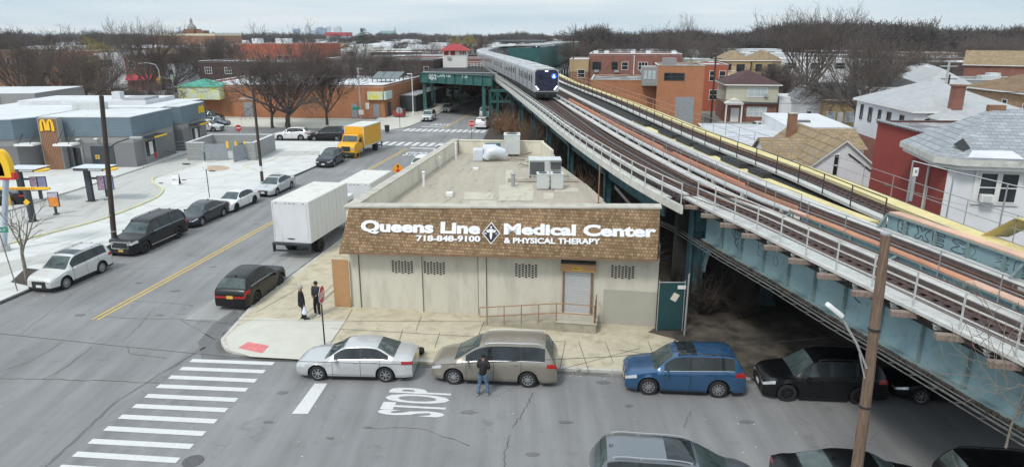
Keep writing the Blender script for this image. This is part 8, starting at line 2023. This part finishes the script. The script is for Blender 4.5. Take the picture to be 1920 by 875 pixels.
# lean pole, signals and street lamp on the left
a=AT(76,96,140); t=thing('utility_pole','leaning pale utility pole among the left trees','pole',(AT(94,182,140).x,140,0)); bx=t.location.x
m=MB(); m.tube([(0,0,0),(0,0,a.z*.2),(a.x-bx,0,a.z)],[.35,.33,.25],8); m.build('pole',M('pale_pole'),t)
for (px,py,Y,lb) in ((22,174,120,'yellow traffic signal on a mast arm at the far left'),(298,152,150,'yellow traffic signal hanging near the bent street lamp')):
    q=AT(px,py,Y); t=thing('traffic_signal',lb,'traffic signal',(q.x,Y,0)); m=MB(); m.box(-.35,-.25,q.z-.6,.35,.25,q.z+.6); m.build('housing',M('truck_yellow'),t); m=MB(); m.tube([(3.0,0,0),(2.9,0,q.z+.4),(0,0,q.z+.9),(0,0,q.z+.6)],.1,6); m.build('mast_arm',M('pale_pole'),t)
for (px,py,Y,top,lb) in ((293,190,150,118,'bent grey street lamp with curved arm beside the red awnings'),(302,190,118,162,'street lamp with short curved arm behind the restaurant roof')):
    x=AT(px,100,Y).x; H=ZY(top,Y); t=thing('street_lamp',lb,'street lamp',(x,Y,0)); s=-1 if px<300 else 1
    m=MB(); m.tube([(0,0,0),(0,0,H*.8),(s*.5,0,H*.95),(s*2.2,0,H),(s*3.4,0,H*.99)],.11,6); m.build('pole',M('pale_pole'),t); m=MB(); m.cb((s*3.7,0,H*.985),(.9,.35,.16)); m.build('lamp_head',M('galv'),t)
# utility poles right side
for (px,ytop,yb,Y,mt,r,lb) in ((1338,104,222,110,'dark_pole',.17,'dark utility pole in front of the bright red painted house'),(1768,115,260,72,'pale_pole',.13,'pale twin utility pole behind the red brick chimney'),(1776,140,200,80,'dark_pole',.12,'short dark pole beside the pale twin pole'),(1075,70,150,150,'dark_pole',.14,'thin dark pole at the end of the green station wall')):
    x=AT(px,(ytop+yb)/2,Y).x; H=ZY(ytop,Y); t=thing('utility_pole',lb,'pole',(x,Y,0)); m=MB(); m.tube([(0,0,0),(0,0,H)],[r,r*.8],8); m.build('pole',M(mt),t)
    m=MB(); m.bar((-.9,0,H-.5),(.9,0,H-.5),.1); m.build('cross_arm',M(mt),t)
def wire(pts,r,label,sag=0,n=24,mt='black'):
    P=[]
    for a,b in zip(pts[:-1],pts[1:]):
        for k in range(n): u=k/n; q=a.lerp(b,u); q.z-=sag*4*u*(1-u); P.append(q)
    P.append(pts[-1]); m=MB(); m.tube(P,r,4); o=m.build('overhead_wire',M(mt),None,fix=False); tag(o,label,'wire')
Yw=22
wire([AT(-60,617,Yw),AT(0,625,Yw),AT(250,651,Yw),AT(500,675,Yw),AT(800,684,Yw+.3),AT(1150,668,Yw+.6),AT(1600,628,Yw+1)],.011,'long thin black wire sagging across the near street',n=6)
for i,(a,b,lb) in enumerate(((AT(1338,112,110),AT(1085,150,120),'wire from the dark pole by the red house towards the station'),(AT(1338,112,110),AT(1768,190,72),'wire from the dark pole by the red house to the pale twin pole'),(AT(1338,185,110),AT(1600,190,90),'low wire crossing in front of the maroon roofed house'),(AT(1768,160,72),AT(1990,168,70),'wire leaving the pale twin pole to the right edge'))):
    wire([a,b],.03,lb,.5)
t=thing('safety_cone','small red umbrella shaped cones by the white yard wall','cone',G(1412,222)); 
for dx in (-.4,.8): m=MB(); m.lathe([(.5,.5),(.001,2.0)],(dx,0,0),8); m.build('cone',M('red'),t,fix=False)
t=thing('loose_wheel','black wheel with spoked hubcap lying on the pavement behind the silver sedan','wheel',G(783,658,KH+.18)); t.rotation_euler=(R(50),0,R(20))
wq=wheel(t,0,0,.30,1,'rim_dark',6); wq.location=(0,0,0)
# cars peeping between the right-hand houses
at(car('parked_car','suv','p_dkblue','dark car parked in the yard below the maroon roofed house'),1450,222,(1,-.1,0),0)
t=at(car('parked_car','suv','p_pale','pale car parked in the yard left of the white garage'),1438,250,(1,.1,0),0)
for (px,py,lb,pm) in ((20,190,'dark car on the far left street behind the grey block','p_charcoal'),(225,176,'white car on the street behind the left trees','p_white'),(330,170,'grey car on the street right of the low spreading trees','p_grey'),(252,180,'black car on the street under the red awnings','p_black')):
    at(car('parked_car','sedan',pm,lb),px,py,(1,-.14,0),0)
# ------------------------------------------------------------------ people
mat('skin',(.32,.18,.12),.6,var=.05); mat('cloth_black',(.012,.012,.014),.9,var=.3,vs_=6); mat('cloth_dark',(.022,.026,.026),.9,var=.3,vs_=6); mat('denim',(.10,.17,.26),.9,var=.3,vs_=7,stain=(.05,.09,.15),stain_s=6,stain_t=(.5,.65)); mat('shoe_white',(.6,.6,.58),.7,var=0); mat('hair_dark',(.015,.012,.01),.8,var=0); mat('cap_grey',(.35,.34,.33),.9,var=0); mat('coat_pink',(.55,.30,.32),.9,var=.1); mat('bag_white',(.6,.66,.74),.7,var=.15,vs_=8); mat('shoe_grey',(.25,.25,.26),.7,var=0)
def skin_mesh(name,verts,edges,radii,mt,parent,sub=1,root=0):
    me=bpy.data.meshes.new(name); me.from_pydata([tuple(v) for v in verts],edges,[]); o=bpy.data.objects.new(name,me); C.objects.link(o)
    md=o.modifiers.new('s','SKIN'); sv=me.skin_vertices[0].data if me.skin_vertices else None
    if sv is None:
        bm=bmesh.new(); bm.from_mesh(me); bm.verts.layers.skin.verify(); bm.to_mesh(me); bm.free(); sv=me.skin_vertices[0].data
    for i,r in enumerate(radii): sv[i].radius=(r,r) if not isinstance(r,tuple) else r; sv[i].use_root=(i==root)
    md.use_smooth_shade=True
    if sub: s=o.modifiers.new('u','SUBSURF'); s.levels=sub; s.render_levels=sub
    bpy.context.view_layer.update(); ev=o.evaluated_get(bpy.context.evaluated_depsgraph_get()); me2=bpy.data.meshes.new_from_object(ev); me2.name=name
    o.modifiers.clear(); o.data=me2; me2.materials.clear(); me2.materials.append(M(mt))
    for p_ in me2.polygons: p_.use_smooth=True
    o.parent=parent; return o
def person(label,loc,face,pose,top,legs,shoes,hair,H=1.76,cap=None,coatlen=.0,bag=None):
    """face: heading angle; pose: dict of joint positions for hands and feet in body space (x forward, y left)"""
    t=thing('person',label,'person',loc,face); k=H/1.76
    V=lambda x,y,z: Vector((x*k,y*k,z*k))
    fl,fr_=pose.get('fl',(0,.11)),pose.get('fr',(0,-.11)); hl,hr=pose.get('hl',(.03,.27,.80)),pose.get('hr',(.03,-.27,.80)); lean=pose.get('lean',0)
    pel=V(0,0,.95); ch=V(lean*.6,0,1.28); nk=V(lean,0,1.48); hd=V(lean+.03,0,1.62)
    sl,sr=V(lean*.9,.19,1.42),V(lean*.9,-.19,1.42)
    def elbow(s,h,side):
        m_=(s+h)/2; d=(h-s).length; L_=.60*k; off=math.sqrt(max(.0,(L_/2)**2-(d/2)**2)); return m_+Vector((-.6,side*.35,-.7)).normalized()*min(off,.16)
    hL,hR=V(*hl),V(*hr); eL,eR=elbow(sl,hL,1),elbow(sr,hR,-1)
    fL,fR=V(fl[0],fl[1],.08),V(fr_[0],fr_[1],.08); kL,kR=(V(0,.10,.9)+fL)/2+V(.06,0,.0),(V(0,-.10,.9)+fR)/2+V(.06,0,.0)
    bv=[pel,ch,nk,hd+V(0,0,-.06),hd+V(.01,0,.05),sl,eL,hL,sr,eR,hR,V(0,.09,.88),kL,fL,fL+V(.12,0,-.03),V(0,-.09,.88),kR,fR,fR+V(.12,0,-.03)]
    be=[(0,1),(1,2),(2,3),(3,4),(1,5),(5,6),(6,7),(1,8),(8,9),(9,10),(0,11),(11,12),(12,13),(13,14),(0,15),(15,16),(16,17),(17,18)]
    br=[.09,.10,.05,.082,.085,.045,.034,.028,.045,.034,.028,.06,.045,.034,.03,.06,.045,.034,.03]; br=[x*k for x in br]
    skin_mesh('body',bv,be,br,'skin',t)
    tv=[pel+V(0,0,-.12-coatlen),pel+V(0,0,.12),ch,nk+V(0,0,-.04),sl,eL,hL+(eL-hL)*.18,sr,eR,hR+(eR-hR)*.18]
    skin_mesh('jacket',tv,[(0,1),(1,2),(2,3),(2,4),(4,5),(5,6),(2,7),(7,8),(8,9)],[(x*k if not isinstance(x,tuple) else (x[1]*k,x[0]*k)) for x in ((.15,.19),(.15,.18),(.15,.20),.095,.10,.078,.062,.10,.078,.062)],top,t)
    lv=[pel+V(0,0,.10),V(0,.09,.86),kL,fL+V(0,0,-.01),V(0,-.09,.86),kR,fR+V(0,0,-.01)]
    skin_mesh('trousers',lv,[(0,1),(1,2),(2,3),(0,4),(4,5),(5,6)],[x*k for x in (.13,.115,.082,.07,.115,.082,.07)],legs,t)
    for f in (fL,fR): 
        m=MB(); m.cb(f+V(.05,0,-.035),(.28*k,.10*k,.085*k)); m.build('shoe',M(shoes),t,bevel=.03*k,smooth=True)
    m=MB(); c=hd+V(-.01,0,.03); m.lathe([(.001,.125*k),(.06*k,.11*k),(.095*k,.06*k),(.103*k,.0),(.09*k,-.02*k)],c,12); m.build('hair' if not cap else 'cap',M(cap or hair),t,smooth=True)
    # face
    m=MB(); m.cb(hd+V(.095,0,-.005),(.03*k,.022*k,.04*k)); m.build('nose',M('skin'),t)
    for s in (-1,1): m=MB(); m.cb(hd+V(.083,s*.032,.02),(.012*k,.022*k,.012*k)); m.build('eye',M('black'),t)
    for s in (-1,1): m=MB(); m.cb(hd+V(.0,s*.092,-.0),(.03*k,.02*k,.05*k)); m.build('ear',M('skin'),t)
    # fingers
    for (h,e,s) in ((hL,eL,1),(hR,eR,-1)):
        d=(h-e).normalized(); sd=d.cross(Vector((1,0,0.2))).normalized()
        up_=sd.cross(d).normalized()
        m=MB(); base=h+d*.03*k
        for j,(o_,ln_) in enumerate(((-.028,.062),(-.009,.075),(.010,.07),(.028,.055))):
            a=base+up_*o_*k; b=a+d*ln_*.5*k; c_=b+(d*.6+sd*.5*s).normalized()*ln_*.5*k; m.tube([a,b,c_],[.010*k,.009*k,.007*k],5)
        a=h-up_*.03*k; m.tube([a,a+(d*.5-up_).normalized()*.03*k,a+(d-up_*.5).normalized()*.055*k],[.012*k,.010*k,.008*k],5)
        m.build('hand',M('skin'),t)
    if bag:
        c=(hL if bag=='l' else hR)+V(0,0,-.26); m=MB(); m.lathe([(.001,.24),(.03,.2),(.10,.02),(.14,-.12),(.10,-.2),(.001,-.21)],c,10); b_=m.build('carrier_bag',M('bag_white'),None,(0,0,0),smooth=True)
        b_.location=t.matrix_basis @ Vector((0,0,0)) if False else Vector(loc); b_.rotation_euler=(0,0,face); tag(b_,'white plastic carrier bag held by the left standing person','bag')
    return t
p=G(568,598,KH); person('person in long black coat and grey cap holding a white carrier bag on the corner',p,R(20),dict(hl=(-.02,.27,.78),hr=(.10,-.25,.80),fl=(0,.1),fr=(.12,-.1)),'cloth_black','cloth_black','cloth_black','hair_dark',1.78,cap='cap_grey',coatlen=.22,bag='r')
p=G(597,590,KH); person('person in dark open jacket and white shoes standing near the edge on stop sign',p,R(-105),dict(hl=(.24,.06,1.08),hr=(.24,-.10,1.05),fl=(.08,.12),fr=(0,-.14)),'cloth_dark','cloth_black','shoe_white','hair_dark',1.80)
p=G(906,740,0); person('person in black hooded jacket and blue jeans at the tan minivan door',p,R(75),dict(hl=(.30,.12,1.15),hr=(.28,-.14,1.12),fl=(-.10,.20),fr=(.05,-.17),lean=.06),'cloth_black','denim','shoe_grey','cloth_black',1.74,cap='cloth_black')
p=G(538,238,KH); person('person in pink coat walking behind the white crossover',p,R(180),dict(fl=(.22,.08),fr=(-.2,-.08)),'coat_pink','cloth_black','cloth_black','coat_pink',1.7,cap='coat_pink')
p=G(456,297,KH); person('person in black working at the open gate of the trash enclosure',p,R(90),dict(hl=(.15,.25,1.7),hr=(.15,-.25,1.7)),'cloth_black','cloth_black','cloth_black','hair_dark',1.75)
# ------------------------------------------------------------------ haze
hz=MB(); hz.box(-2600,-40,-1.5,2600,3000,90); ho=hz.build('haze',mat('haze_surface',(.5,.5,.5),var=0)); hm_=bpy.data.materials.new('haze'); hm_.use_nodes=True; hn=hm_.node_tree; hn.nodes.clear()
ou=hn.nodes.new('ShaderNodeOutputMaterial'); pv=hn.nodes.new('ShaderNodeVolumePrincipled'); pv.inputs['Density'].default_value=.00011; pv.inputs['Color'].default_value=(.93,.965,.99,1); pv.inputs['Anisotropy'].default_value=.2
hn.links.new(pv.outputs[0],ou.inputs['Volume']); ho.data.materials.clear(); ho.data.materials.append(hm_); ho['kind']='stuff'; ho['label']='thin pale haze over the far rooftops'; ho['category']='haze'
